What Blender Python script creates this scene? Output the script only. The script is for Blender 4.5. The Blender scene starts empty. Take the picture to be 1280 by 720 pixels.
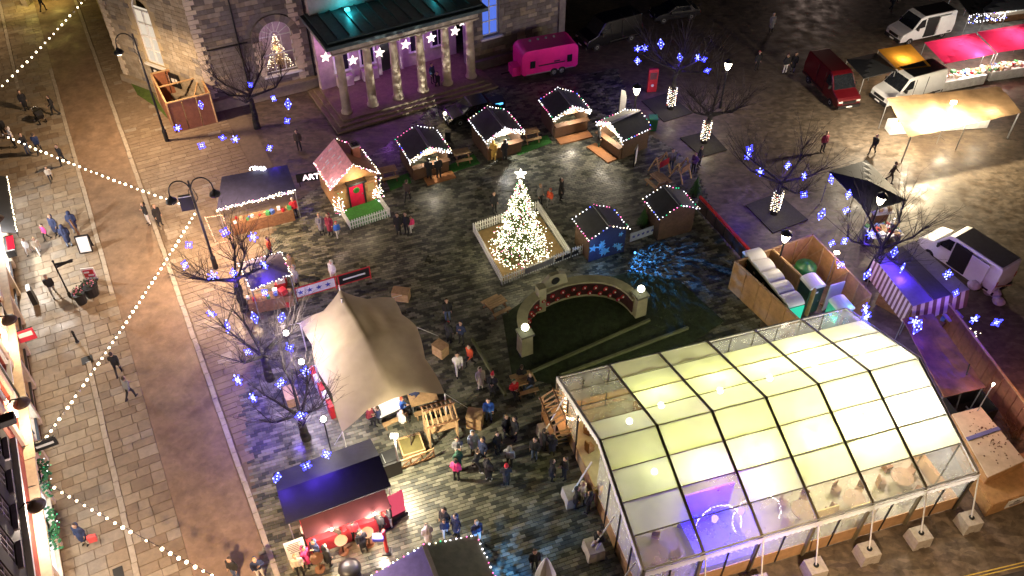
import bpy, math, random
from mathutils import Vector, Matrix, noise
from mathutils.geometry import tessellate_polygon
R = math.radians
random.seed(7)
S = bpy.context.scene
C = S.collection
# ---------------------------------------------------------------- camera
F, CH, P = 1100.0, 38.0, R(44.3)          # focal length in photo pixels, height in metres, pitch below horizontal
cd = bpy.data.cameras.new('camera'); cam = bpy.data.objects.new('camera', cd); C.objects.link(cam)
cam.location = (0, 0, CH); cam.rotation_euler = (math.pi / 2 - P, 0, 0)
cd.sensor_width = 36; cd.lens = 36 * F / 1280; cd.clip_end = 1000
S.camera = cam
# ---------------------------------------------------------------- night sky, faint moon, exposure
w = bpy.data.worlds.new('World'); S.world = w; w.use_nodes = True
nt = w.node_tree; bg = nt.nodes['Background']
sky = nt.nodes.new('ShaderNodeTexSky'); sky.sky_type = 'NISHITA'; sky.sun_disc = False
sky.sun_elevation = R(35); sky.sun_rotation = R(150)
nt.links.new(sky.outputs[0], bg.inputs[0]); bg.inputs[1].default_value = 0.0009
sd = bpy.data.lights.new('moon', 'SUN'); sd.energy = 0.012; sd.angle = R(2); sd.color = (.8, .88, 1)
so = bpy.data.objects.new('moon', sd); C.objects.link(so); so.rotation_euler = (R(55), 0, R(30))
vs = S.view_settings; vs.view_transform = 'Standard'; vs.look = 'None'; vs.exposure = 0; vs.gamma = 1
S.cycles.use_denoising = True; S.cycles.use_light_tree = True
S.cycles.sample_clamp_indirect = 2.5; S.cycles.max_bounces = 6; S.cycles.transparent_max_bounces = 12
S.cycles.caustics_reflective = False; S.cycles.caustics_refractive = False

def G(px, py, z=0.0):
    """photo pixel -> point on the horizontal plane at height z"""
    u = (px - 640) / F; v = (py - 360) / F
    t = (CH - z) / (math.sin(P) + v * math.cos(P))
    return Vector((u * t, (math.cos(P) - v * math.sin(P)) * t, z))
def px(p):
    d = p[2] - CH
    zc = p[1] * math.cos(P) - d * math.sin(P); yc = -(p[1] * math.sin(P) + d * math.cos(P))
    return 640 + F * p[0] / zc, 360 + F * yc / zc
Z = Vector((0, 0, 1))
def ang(a, b): return math.atan2(b.y - a.y, b.x - a.x)

# ---------------------------------------------------------------- materials
MT = {}
def M(name, col, rough=.75, metal=0, var=.18, scale=3.0, bump=0.0, bscale=30., spec=.5, alpha=None):
    if name in MT: return MT[name]
    m = bpy.data.materials.new(name); m.use_nodes = True; n = m.node_tree; b = n.nodes['Principled BSDF']
    b.inputs['Roughness'].default_value = rough; b.inputs['Metallic'].default_value = metal
    b.inputs['Specular IOR Level'].default_value = spec
    geo = n.nodes.new('ShaderNodeNewGeometry')
    no = n.nodes.new('ShaderNodeTexNoise'); no.inputs['Scale'].default_value = scale; no.inputs['Detail'].default_value = 5
    no.inputs['Roughness'].default_value = .65
    n.links.new(geo.outputs['Position'], no.inputs['Vector'])
    cr = n.nodes.new('ShaderNodeValToRGB')
    cr.color_ramp.elements[0].position = .3; cr.color_ramp.elements[1].position = .72
    cr.color_ramp.elements[0].color = (*[max(0, c * (1 - var)) for c in col], 1)
    cr.color_ramp.elements[1].color = (*[min(1, c * (1 + var)) for c in col], 1)
    n.links.new(no.outputs['Fac'], cr.inputs['Fac']); n.links.new(cr.outputs[0], b.inputs['Base Color'])
    if bump:
        n2 = n.nodes.new('ShaderNodeTexNoise'); n2.inputs['Scale'].default_value = bscale; n2.inputs['Detail'].default_value = 4
        n.links.new(geo.outputs['Position'], n2.inputs['Vector'])
        bp = n.nodes.new('ShaderNodeBump'); bp.inputs['Strength'].default_value = bump; bp.inputs['Distance'].default_value = .03
        n.links.new(n2.outputs['Fac'], bp.inputs['Height']); n.links.new(bp.outputs[0], b.inputs['Normal'])
    MT[name] = m
    return m
def wet(m, lo=.22, hi=.75, scale=.35):
    """patchy wet gloss"""
    n = m.node_tree; b = n.nodes['Principled BSDF']
    geo = n.nodes.new('ShaderNodeNewGeometry'); no = n.nodes.new('ShaderNodeTexNoise')
    no.inputs['Scale'].default_value = scale; no.inputs['Detail'].default_value = 6
    n.links.new(geo.outputs['Position'], no.inputs['Vector'])
    mr = n.nodes.new('ShaderNodeMapRange'); mr.inputs[1].default_value = .35; mr.inputs[2].default_value = .65
    mr.inputs[3].default_value = lo; mr.inputs[4].default_value = hi
    n.links.new(no.outputs['Fac'], mr.inputs[0]); n.links.new(mr.outputs[0], b.inputs['Roughness'])
    return m
def EM(name, col, st, sample=False):
    if name in MT: return MT[name]
    m = bpy.data.materials.new(name); m.use_nodes = True; n = m.node_tree
    n.nodes.remove(n.nodes['Principled BSDF'])
    e = n.nodes.new('ShaderNodeEmission'); e.inputs[0].default_value = (*col, 1); e.inputs[1].default_value = st
    n.links.new(e.outputs[0], n.nodes['Material Output'].inputs[0])
    m.cycles.emission_sampling = 'FRONT_BACK' if sample else 'NONE'
    MT[name] = m
    return m
def SHEET(name, col, trans=.6, clear=.25, rough=.3, var=.1, scale=2.):
    """thin translucent cloth / vinyl"""
    if name in MT: return MT[name]
    m = bpy.data.materials.new(name); m.use_nodes = True; n = m.node_tree; b = n.nodes['Principled BSDF']
    b.inputs['Roughness'].default_value = rough
    geo = n.nodes.new('ShaderNodeNewGeometry'); no = n.nodes.new('ShaderNodeTexNoise')
    no.inputs['Scale'].default_value = scale; no.inputs['Detail'].default_value = 6
    n.links.new(geo.outputs['Position'], no.inputs['Vector'])
    cr = n.nodes.new('ShaderNodeValToRGB'); cr.color_ramp.elements[0].position = .3; cr.color_ramp.elements[1].position = .7
    cr.color_ramp.elements[0].color = (*[c * (1 - var) for c in col], 1); cr.color_ramp.elements[1].color = (*[min(1, c * (1 + var)) for c in col], 1)
    n.links.new(no.outputs['Fac'], cr.inputs['Fac']); n.links.new(cr.outputs[0], b.inputs['Base Color'])
    t = n.nodes.new('ShaderNodeBsdfTranslucent'); n.links.new(cr.outputs[0], t.inputs[0])
    mx = n.nodes.new('ShaderNodeMixShader'); mx.inputs[0].default_value = trans
    n.links.new(b.outputs[0], mx.inputs[1]); n.links.new(t.outputs[0], mx.inputs[2])
    out = mx
    if clear:
        tr = n.nodes.new('ShaderNodeBsdfTransparent'); m2 = n.nodes.new('ShaderNodeMixShader')
        mr = n.nodes.new('ShaderNodeMapRange'); mr.inputs[1].default_value = .3; mr.inputs[2].default_value = .7
        mr.inputs[3].default_value = max(0, clear - .15); mr.inputs[4].default_value = clear + .15
        n.links.new(no.outputs['Fac'], mr.inputs[0]); n.links.new(mr.outputs[0], m2.inputs[0])
        n.links.new(mx.outputs[0], m2.inputs[1]); n.links.new(tr.outputs[0], m2.inputs[2]); out = m2
    n.links.new(out.outputs[0], n.nodes['Material Output'].inputs[0])
    MT[name] = m
    return m

# ---------------------------------------------------------------- mesh builder
class MB:
    def __init__(s): s.v = []; s.f = []; s.m = []
    def add(s, vs_, fs, mi=0):
        o = len(s.v); s.v += [tuple(p) for p in vs_]
        for f in fs: s.f.append([i + o for i in f]); s.m.append(mi)
        return s
    def hexa(s, p, mi=0):   # 8 points: bottom ring then top ring
        return s.add(p, [(3, 2, 1, 0), (4, 5, 6, 7), (0, 1, 5, 4), (1, 2, 6, 5), (2, 3, 7, 6), (3, 0, 4, 7)], mi)
    def box(s, c, d, rz=0, mi=0, taper=1.0):
        x, y, z = d[0] / 2, d[1] / 2, d[2] / 2; ca, sa = math.cos(rz), math.sin(rz); pts = []
        for zz, k in ((-z, 1), (z, taper)):
            for a, b in ((-x, -y), (x, -y), (x, y), (-x, y)):
                a *= k; b *= k
                pts.append((c[0] + a * ca - b * sa, c[1] + a * sa + b * ca, c[2] + zz))
        return s.hexa(pts, mi)
    def beam(s, p, q, w_, h_, mi=0):
        p = Vector(p); q = Vector(q); d = (q - p).normalized()
        side = d.cross(Vector((0, 0, 1)))
        if side.length < 1e-4: side = Vector((1, 0, 0))
        side.normalize(); up = side.cross(d)
        a = side * w_ / 2; b = up * h_ / 2
        return s.hexa([p - a - b, p + a - b, p + a + b, p - a + b, q - a - b, q + a - b, q + a + b, q - a + b], mi)
    def tube(s, p, q, r0, r1=None, n=8, mi=0):
        r1 = r0 if r1 is None else r1
        p = Vector(p); q = Vector(q); d = (q - p).normalized()
        a = d.cross(Vector((0, 0, 1)))
        if a.length < 1e-3: a = Vector((1, 0, 0))
        a.normalize(); b = d.cross(a); pts = []
        for c, r in ((p, r0), (q, r1)):
            for i in range(n):
                t = 2 * math.pi * i / n; pts.append(c + a * (r * math.cos(t)) + b * (r * math.sin(t)))
        fs = [(i, (i + 1) % n, n + (i + 1) % n, n + i) for i in range(n)]
        fs += [tuple(range(n - 1, -1, -1)), tuple(range(n, 2 * n))]
        return s.add(pts, fs, mi)
    def path(s, pts, r, n=6, mi=0):
        for a, b in zip(pts, pts[1:]): s.tube(a, b, r, r, n, mi)
        return s
    def ball(s, c, r, seg=8, rings=5, mi=0):
        if not hasattr(r, '__len__'): r = (r, r, r)
        pts = [(c[0], c[1], c[2] - r[2])]
        for j in range(1, rings):
            t = math.pi * j / rings - math.pi / 2
            for i in range(seg):
                a = 2 * math.pi * i / seg
                pts.append((c[0] + r[0] * math.cos(t) * math.cos(a), c[1] + r[1] * math.cos(t) * math.sin(a), c[2] + r[2] * math.sin(t)))
        pts.append((c[0], c[1], c[2] + r[2])); L = len(pts) - 1; fs = []
        for i in range(seg):
            k = (i + 1) % seg
            fs.append((0, 1 + k, 1 + i)); fs.append((L, L - seg + i, L - seg + k))
            for j in range(rings - 2):
                o = 1 + j * seg; fs.append((o + i, o + k, o + seg + k, o + seg + i))
        return s.add(pts, fs, mi)
    def octa(s, c, r, mi=0):
        x, y, z = c
        return s.add([(x + r, y, z), (x, y + r, z), (x - r, y, z), (x, y - r, z), (x, y, z + r), (x, y, z - r)],
                     [(0, 1, 4), (1, 2, 4), (2, 3, 4), (3, 0, 4), (1, 0, 5), (2, 1, 5), (3, 2, 5), (0, 3, 5)], mi)
    def lathe(s, prof, c=(0, 0, 0), n=16, mi=0, axis='z'):
        pts = []
        for r, z in prof:
            for i in range(n):
                a = 2 * math.pi * i / n; u, v = r * math.cos(a), r * math.sin(a)
                pts.append((c[0] + u, c[1] + v, c[2] + z) if axis == 'z' else (c[0] + u, c[1] + z, c[2] + v))
        fs = []
        for j in range(len(prof) - 1):
            for i in range(n):
                k = (i + 1) % n; fs.append((j * n + i, j * n + k, j * n + n + k, j * n + n + i))
        fs.append(tuple(range(n - 1, -1, -1))); o = (len(prof) - 1) * n; fs.append(tuple(range(o, o + n)))
        return s.add(pts, fs, mi)
    def prism(s, poly, a, b, mi=0, plane='xy'):
        """extrude a 2-D outline between a and b along the third axis"""
        n = len(poly)
        def mk(u, v, t): return {'xy': (u, v, t), 'xz': (u, t, v), 'yz': (t, u, v)}[plane]
        pts = [mk(u, v, a) for u, v in poly] + [mk(u, v, b) for u, v in poly]
        tri = tessellate_polygon([[Vector((u, v, 0)) for u, v in poly]])
        fs = [tuple(t) for t in tri] + [tuple(i + n for i in reversed(t)) for t in tri]
        fs += [(i, (i + 1) % n, n + (i + 1) % n, n + i) for i in range(n)]
        return s.add(pts, fs, mi)
    def slab(s, quad, t, mi=0):
        """a sheet given by its 3-D corner points, thickened downwards"""
        q = [Vector(p) for p in quad]; d = Vector((0, 0, t)); n = len(q)
        pts = [p - d for p in q] + q
        return s.add(pts, [tuple(range(n - 1, -1, -1)), tuple(range(n, 2 * n))] + [(i, (i + 1) % n, n + (i + 1) % n, n + i) for i in range(n)], mi)
    def xf(s, mat):
        s.v = [tuple(mat @ Vector(p)) for p in s.v]; return s
    def mesh(s, name, mats, smooth=False):
        me = bpy.data.meshes.new(name); me.from_pydata(s.v, [], s.f)
        if not isinstance(mats, (list, tuple)): mats = [mats]
        for m in mats: me.materials.append(m)
        if len(mats) > 1: me.polygons.foreach_set('material_index', s.m)
        if smooth: me.polygons.foreach_set('use_smooth', [True] * len(me.polygons))
        me.update(); return me
    def build(s, name, mats, parent=None, smooth=False, fix=True):
        me = s.mesh(name, mats, smooth)
        if fix and len(me.polygons) < 20000:
            import bmesh
            bm = bmesh.new(); bm.from_mesh(me); bmesh.ops.recalc_face_normals(bm, faces=bm.faces); bm.to_mesh(me); bm.free()
        return link(name, me, parent)
def link(name, me, parent=None, loc=None, rz=0, sc=None):
    o = bpy.data.objects.new(name, me); C.objects.link(o)
    if parent: o.parent = parent
    if loc is not None: o.location = loc
    if rz: o.rotation_euler = (0, 0, rz)
    if sc: o.scale = sc
    return o
def tag(o, label=None, cat=None, group=None, kind=None):
    if label: o['label'] = label
    if cat: o['category'] = cat
    if group: o['group'] = group
    if kind: o['kind'] = kind
    return o
def thing(name, label, cat, loc, rz=0, group=None):
    o = bpy.data.objects.new(name, None); C.objects.link(o); o.location = loc; o.rotation_euler = (0, 0, rz)
    return tag(o, label, cat, group)
def dup(o, loc=None, rz=None, label=None, group=None, parent=None):
    c = o.copy(); C.objects.link(c); c.parent = parent
    if loc is not None: c.location = loc
    if rz is not None: c.rotation_euler = (0, 0, rz)
    if label: c['label'] = label
    if group: c['group'] = group
    for ch in o.children: dup(ch, parent=c)
    return c
def lamp(name, loc, energy, col=(1, .8, .55), radius=.12, parent=None, kind='POINT', spot=None, aim=None, blend=.5):
    d = bpy.data.lights.new(name, kind); d.energy = energy; d.color = col; d.shadow_soft_size = radius
    o = bpy.data.objects.new(name, d); C.objects.link(o); o.location = loc
    if parent: o.parent = parent
    if kind == 'SPOT':
        d.spot_size = R(spot); d.spot_blend = blend
        if aim is not None: o.rotation_euler = (Vector(aim) - Vector(loc)).to_track_quat('-Z', 'Y').to_euler()
    return o
def inpoly(x, y, poly):
    r = False; j = len(poly) - 1
    for i in range(len(poly)):
        a, b = poly[i], poly[j]
        if (a[1] > y) != (b[1] > y) and x < (b[0] - a[0]) * (y - a[1]) / (b[1] - a[1]) + a[0]: r = not r
        j = i
    return r
def text_mesh(txt, size, mat_, depth=.03):
    cu = bpy.data.curves.new('lettering', 'FONT'); cu.body = txt; cu.size = size; cu.extrude = depth; cu.align_x = 'CENTER'
    o = bpy.data.objects.new('lettering', cu); C.objects.link(o)
    me = bpy.data.meshes.new_from_object(o.evaluated_get(bpy.context.evaluated_depsgraph_get()))
    bpy.data.objects.remove(o); me.materials.clear(); me.materials.append(mat_)
    return me
def star_poly(r, n=5, k=.42, rot=math.pi / 2):
    return [((r if i % 2 == 0 else r * k) * math.cos(rot + i * math.pi / n), (r if i % 2 == 0 else r * k) * math.sin(rot + i * math.pi / n)) for i in range(2 * n)]

# common materials
black = M('black_paint', (.012, .012, .013), .45)
iron = M('dark_iron', (.02, .021, .022), .5, .4)
felt = M('roof_felt', (.045, .048, .055), .62, var=.25, scale=2, bump=.25)
wood = M('brown_timber', (.2, .1, .045), .7, var=.35, scale=6, bump=.2)
pale_wood = M('pale_timber', (.42, .27, .13), .7, var=.25, scale=5, bump=.15)
ply = M('plywood', (.4, .22, .09), .7, var=.25, scale=3)
white = M('white_paint', (.75, .75, .73), .5, var=.06)
stone = M('limestone', (.36, .31, .23), .85, var=.25, scale=1.5, bump=.3)
stone_d = M('dark_stone', (.2, .18, .16), .85, var=.3, scale=2, bump=.3)
turf = M('artificial_turf', (.03, .16, .02), .9, var=.3, scale=8, bump=.6, bscale=90)
deckm = M('orange_deck', (.33, .14, .05), .7, var=.2, scale=5)
concrete = M('concrete', (.4, .36, .31), .9, var=.2, scale=5, bump=.3)
glass = M('dark_glass', (.012, .014, .018), .08)
redm = M('red_paint', (.45, .02, .03), .45)
steel = M('galvanised_steel', (.4, .41, .42), .4, .8)
warm = EM('warm_white_bulb', (1, .82, .54), 7)
cool = EM('cool_white_bulb', (.95, .93, 1), 6.5)
pinkb = EM('pink_bulb', (1, .16, .42), 4)
greenb = EM('green_bulb', (.05, 1, .4), 1.6)
redb = EM('red_bulb', (1, .08, .05), 2)
blueb = EM('blue_bulb', (.08, .12, 1), 5)
MIX = [cool, pinkb, greenb, warm, blueb]
def fairy(name, pts, parent, mats=None, r=.04, jit=.03, weights=(6, 3, 1, 3, .6)):
    mats = mats or MIX; mb = MB(); wts = list(weights)[:len(mats)]
    for p in pts:
        mb.octa((p[0] + random.uniform(-jit, jit), p[1] + random.uniform(-jit, jit), p[2] + random.uniform(-jit, jit)), r * random.uniform(.7, 1.15),
                random.choices(range(len(mats)), wts)[0])
    o = mb.build(name, mats, parent, fix=False); o['kind'] = 'stuff'; return o
def along(a, b, step):
    a = Vector(a); b = Vector(b); n = max(1, int((b - a).length / step))
    return [a.lerp(b, i / n) for i in range(n)]
# ================================================================ GROUND
asphalt = wet(M('wet_asphalt', (.125, .097, .07), .6, var=.4, scale=2.2, bump=.35, bscale=9), .34, .66, 1.1)
def setts(m, sc_=(2.2, 4.5, 1), amt=.28):
    # stone-to-stone variation too fine to build at this distance
    n = m.node_tree; b = n.nodes['Principled BSDF']; src = b.inputs['Base Color'].links[0].from_socket
    geo = n.nodes.new('ShaderNodeNewGeometry'); mp = n.nodes.new('ShaderNodeMapping'); mp.inputs['Scale'].default_value = sc_; mp.inputs['Rotation'].default_value = (0, 0, R(-20))
    vo = n.nodes.new('ShaderNodeTexVoronoi'); vo.inputs['Scale'].default_value = 1; n.links.new(geo.outputs['Position'], mp.inputs[0]); n.links.new(mp.outputs[0], vo.inputs['Vector'])
    sp = n.nodes.new('ShaderNodeSeparateColor'); n.links.new(vo.outputs['Color'], sp.inputs[0]); mr = n.nodes.new('ShaderNodeMapRange'); mr.inputs[3].default_value = 1 - amt; mr.inputs[4].default_value = 1 + amt
    n.links.new(sp.outputs[0], mr.inputs[0]); mx = n.nodes.new('ShaderNodeMix'); mx.data_type = 'RGBA'; mx.blend_type = 'MULTIPLY'; mx.inputs[0].default_value = 1
    n.links.new(src, mx.inputs[6]); n.links.new(mr.outputs[0], mx.inputs[7]); n.links.new(mx.outputs[2], b.inputs['Base Color']); return m
setts(asphalt)
g = MB(); g.add([(-160, -60, -.05), (160, -60, -.05), (160, 220, -.05), (-160, 220, -.05)], [(0, 1, 2, 3)])
tag(g.build('ground', asphalt), kind='structure')
SO = G(215, 345); SD = Vector((.45994, -.88795, 0)); SN = Vector((-.88795, -.45994, 0))      # street frame: along, across (towards the shops)
def SF(s_, n_, z=0.0): return SO + SD * s_ + SN * n_ + Vector((0, 0, z))
road_m = wet(M('brown_setts', (.19, .13, .085), .7, var=.3, scale=1.1, bump=.3, bscale=22), .45, .85, .5)
setts(road_m, (5, 5, 1), .1)
r_ = MB()
for i in range(45):
    a, b = -60 + i * 2, -58 + i * 2
    r_.add([SF(a, .15, -.02), SF(b, .15, -.02), SF(b, 3.45, -.02), SF(a, 3.45, -.02)], [(0, 1, 2, 3)])
tag(r_.build('road', road_m), kind='structure')
# kerb stones
kerb_m = M('kerb_stone', (.34, .3, .24), .8, var=.2, scale=3)
kmesh = MB().box((0, 0, 0), (.97, .26, .12)).mesh('kerb_stone', kerb_m)
kb = thing('kerb', None, None, SF(0, 0), 0); kb['kind'] = 'structure'
srz = math.atan2(SD.y, SD.x)
for n_, a, b in ((0.0, -44, 26), (3.6, -30, 0), (5.75, 5, 27), (6.3, -50, -28)):
    for i in range(int(b - a)):
        o = link('kerb_stone', kmesh, kb); p = SF(a + i + .5, n_ + random.uniform(-.015, .015), -.035 + random.uniform(-.004, .006)); o.location = p - kb.location
        o.rotation_euler = (0, 0, srz)
# flagged pavement in front of the shops
FL = [M('flagstone_%s' % k, c, .75, var=.22, scale=2.5, bump=.2) for k, c in (('buff', (.25, .2, .14)), ('tan', (.22, .172, .118)), ('grey', (.235, .2, .155)), ('umber', (.18, .134, .09)), ('pale', (.285, .24, .175)))]
for m in FL: wet(m, .4, .8, .6)
flag_mesh = [MB().add([(-.5, -.5, 0), (.5, -.5, 0), (.5, .5, 0), (-.5, .5, 0), (-.49, -.49, 1), (.49, -.49, 1), (.49, .49, 1), (-.49, .49, 1)],
             [(4, 5, 6, 7), (0, 1, 5, 4), (1, 2, 6, 5), (2, 3, 7, 6), (3, 0, 4, 7)]).mesh('flagstone', m) for m in FL]
pv = MB(); pv.add([SF(-60, 3.3, -.03), SF(30, 3.3, -.03), SF(30, 9.5, -.03), SF(-60, 9.5, -.03)], [(0, 1, 2, 3)])
pav = tag(pv.build('pavement', M('joint_mortar', (.125, .096, .066), .9)), kind='structure')
pvb = MB(); pvb.add([SF(-60, -.15, -.03), SF(30, -.15, -.03), SF(30, -9, -.03), SF(-60, -9, -.03)], [(0, 1, 2, 3)])
pav2 = tag(pvb.build('pavement', M('fine_joint', (.155, .117, .079), .9)), kind='structure')
cells = []
def flags(n0, n1, s0, s1, wts, par, lo=.45, hi=.8):
    s_ = s0
    while s_ < s1:
        d = random.uniform(lo, hi); n_ = n0
        while n_ < n1 - .05:
            l = min(random.uniform(.5, 1.15), n1 - n_)
            if n1 - n_ - l < .3: l = n1 - n_
            cells.append((s_ + d / 2, n_ + l / 2, d - .025, l - .025, random.choices(range(5), wts)[0], par)); n_ += l
        s_ += d
flags(5.9, 8.75, 5, 26, (5, 4, 3, 1.5, 1.6), pav)
flags(3.45, 5.6, 0, 26, (1.2, 4, 1.2, 6, .7), pav); flags(5.6, 8.75, 0, 5, (5, 4, 3, 1.5, 1.6), pav)
flags(3.75, 8.75, -30, 0, (5, 4, 3, 1.5, 1.2), pav)
flags(3.45, 6.15, -56, -30, (4, 4, 2, 2, 1), pav); flags(6.45, 9.3, -56, -30, (4, 4, 2, 2, 1), pav)
flags(-7.5, -.2, -48, 26, (0, 1.2, .25, 8, 0), pav2, .35, .5)
SQP = [(352, 262), (470, 190), (560, 120), (770, 85), (800, 160), (868, 205), (905, 300), (950, 400), (960, 560), (830, 640), (812, 760), (340, 770), (300, 500), (318, 420), (325, 330)]
sqpoly = [G(*p) for p in SQP]
cells = [c for c in cells if not inpoly(SF(c[0], c[1]).x, SF(c[0], c[1]).y, sqpoly)]
def fsize(c):
    x, y = px(SF(c[0], c[1])); 
    return (c[2] * c[3] / (SF(c[0], c[1]) - Vector((0, 0, CH))).length_squared) if 0 < x < 1280 and 0 < y < 720 else 0
for par in (pav, pav2):
    mine = sorted([c for c in cells if c[5] is par], key=fsize, reverse=True); mb = MB()
    for i, c in enumerate(mine):
        p = SF(c[0], c[1]); h = .03 + random.uniform(-.006, .007)
        if i < 290:
            link('flagstone', flag_mesh[c[4]], par, (p.x, p.y, -.03), srz, (c[2], c[3], h))
        else:
            a = SD * c[2] / 2; b = SN * c[3] / 2; q = Vector((p.x, p.y, h - .03)); k = Vector((0, 0, -h))
            t = [q - a - b, q + a - b, q + a + b, q - a + b]
            mb.add([u + k for u in t] + t, [(4, 5, 6, 7), (0, 1, 5, 4), (1, 2, 6, 5), (2, 3, 7, 6), (3, 0, 4, 7)], c[4])
    o = mb.build('flagstones', FL, par, fix=False); o['kind'] = 'stuff'
# block paving of the market square
QA = R(20); QO = G(640, 360); QX = Vector((math.cos(QA), math.sin(QA), 0)); QY = Vector((-math.sin(QA), math.cos(QA), 0))
def QF(u, v, z=0.0): return QO + QX * u + QY * v + Vector((0, 0, z))
sq = MB(); sq.add([p + Vector((0, 0, -.035)) for p in sqpoly], [tuple(range(len(sqpoly)))])
sqo = tag(sq.build('market_square', M('dark_joint', (.03, .03, .027), .8)), kind='structure')
PM = [wet(M('paver_%s' % k, c, .6, var=.2, scale=4), .25, .6, .4) for k, c in (('charcoal', (.04, .043, .034)), ('olive', (.085, .087, .062)), ('sand', (.135, .135, .098)), ('pale', (.19, .185, .14)))]
pav_cells = []; V_ = -26
row = 0
xs = [p.x for p in sqpoly]
while V_ < 48:
    U = -36 + (row % 2) * .2
    while U < 30:
        p = QF(U, V_)
        if inpoly(p.x, p.y, sqpoly):
            t = noise.noise(Vector((U * 1.5, V_ * 2.6, 3))) + .55 * noise.noise(Vector((U * 3.1, V_ * 5.5, 9))) + random.uniform(-.2, .2)
            pav_cells.append((U, V_, 0 if t < -.17 else 1 if t < .02 else 2 if t < .28 else 3))
        U += .4
    V_ += .2; row += 1
pav_cells.sort(key=lambda c: (QF(c[0], c[1]) - Vector((-1, 24, 0))).length)
pmesh = [MB().add([(-.193, -.093, 0), (.193, -.093, 0), (.193, .093, 0), (-.193, .093, 0), (-.19, -.09, .04), (.19, -.09, .04), (.19, .09, .04), (-.19, .09, .04)],
         [(4, 5, 6, 7), (0, 1, 5, 4), (1, 2, 6, 5), (2, 3, 7, 6), (3, 0, 4, 7)]).mesh('paver', m) for m in PM]
mb = MB()
for i, (U, V_, k) in enumerate(pav_cells):
    p = QF(U, V_, -.04 + random.uniform(-.003, .003))
    if i < 290: link('paver', pmesh[k], sqo, p, QA)
    else:
        a = QX * .19; b = QY * .09; z = Vector((0, 0, .04)); q = [p - a - b, p + a - b, p + a + b, p - a + b]
        mb.add(q + [u + z for u in q], [(4, 5, 6, 7), (0, 1, 5, 4), (1, 2, 6, 5), (2, 3, 7, 6), (3, 0, 4, 7)], k)
o = mb.build('pavers', PM, sqo, fix=False); o['kind'] = 'stuff'
# memorial lawn, tree pits, turf, bottom road markings
lawn = M('night_lawn', (.03, .045, .018), .95, var=.4, scale=3, bump=.5, bscale=60)
lp = [G(*p) for p in [(628, 395), (662, 372), (790, 340), (850, 352), (905, 402), (800, 470), (690, 480), (640, 470)]]
l_ = MB(); l_.slab([p + Vector((0, 0, .05)) for p in lp], .1); tag(l_.build('lawn', lawn), kind='structure')
gb = MB(); random.seed(3)
for i in range(9000):
    x = random.uniform(-1, 16); y = random.uniform(27, 42)
    if inpoly(x, y, lp):
        a = random.uniform(0, 6.28); h = random.uniform(.05, .11); d = Vector((math.cos(a), math.sin(a), 0)) * .02
        b0 = Vector((x, y, .05)); gb.add([b0 - d, b0 + d, b0 + Vector((random.uniform(-.03, .03), random.uniform(-.03, .03), h))], [(0, 1, 2)])
o = gb.build('grass', lawn, fix=False); tag(o, 'short dark grass of the memorial lawn', 'grass', kind='stuff')
edge_m = M('lawn_edging', (.13, .14, .07), .85)
for k, (a, b, lab) in enumerate([((590, 424), (632, 494), 'pale low edging rail beside the group walking past the lawn'), ((640, 476), (812, 400), 'low stone edging across the dark lawn in front of the memorial'), ((700, 470), (860, 410), 'low stone edging on the lawn nearest the marquee')]):
    m_ = MB(); m_.beam(G(*a, .12), G(*b, .12), .14, .22); tag(m_.build('lawn_edging', edge_m), lab, 'edging')
pit_m = M('tree_pit_soil', (.03, .028, .024), .9, var=.3, scale=5, bump=.4)
for q in ([(802, 126), (834, 116), (866, 141), (830, 152)], [(850, 172), (887, 163), (909, 187), (877, 196)], [(932, 256), (972, 241), (1010, 274), (966, 291)]):
    m_ = MB(); m_.slab([G(*p, .02) for p in q], .05); tag(m_.build('tree_pit', pit_m), kind='structure')
t_ = MB()
for q in ([(483, 226), (510, 216), (514, 228), (488, 238)], [(556, 209), (592, 192), (600, 204), (563, 216)], [(643, 188), (684, 168), (690, 178), (648, 194)]):
    t_.slab([G(*p, .03) for p in q], .05)
tag(t_.build('artificial_grass', turf), kind='structure')
yl = M('yellow_line_paint', (.55, .4, .08), .7)
ry = MB(); ry.slab([G(1150, 745, -.01), G(1330, 700, -.01), G(1400, 760, -.01), G(1180, 800, -.01)], .02)
tag(ry.build('road', M('dark_tarmac', (.04, .035, .032), .7, var=.3)), kind='structure')
for k in (0, 1):
    m_ = MB(); d = k * 4.2
    m_.slab([G(1196, 722 + d, .0), G(1330, 690 + d, .0), G(1330, 691.5 + d, .0), G(1196, 723.5 + d, .0)], .004)
    tag(m_.build('road_marking', yl), kind='structure')
drain = MB().box((0, 0, 0), (.6, .45, .02)).mesh('drain_cover', iron)
o = link('drain_cover', drain, None, G(148, 716, .012), srz); tag(o, 'square iron drain cover in the flagged pavement at the bottom edge', 'drain cover')

# ================================================================ WALL WITH OPENINGS
def arch(x0, x1, z0, zs, n=10):
    r = (x1 - x0) / 2; c = (x0 + x1) / 2
    return [(x0, z0), (x1, z0)] + [(c + r * math.cos(math.pi * i / n), zs + r * math.sin(math.pi * i / n)) for i in range(n + 1)]
def holed(mb, W, z0, z1, holes, y0, y1, mi=0, x0=0):
    """a wall x0..W, z0..z1, from y0 (outer) to y1 with holes through it"""
    rings = [[(x0, z0), (W, z0), (W, z1), (x0, z1)]] + [list(reversed(h)) for h in holes]
    flat = [p for r in rings for p in r]; tri = tessellate_polygon([[Vector((a, b, 0)) for a, b in r] for r in rings]); n = len(flat)
    pts = [(a, y0, b) for a, b in flat] + [(a, y1, b) for a, b in flat]
    fs = [tuple(t) for t in tri] + [tuple(i + n for i in reversed(t)) for t in tri]; o = 0
    for r in rings:
        for i in range(len(r)): j = (i + 1) % len(r); fs.append((o + i, o + j, n + o + j, n + o + i))
        o += len(r)
    mb.add(pts, fs, mi)
def inside(x, z, h): return inpoly(x, z, h)
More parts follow.
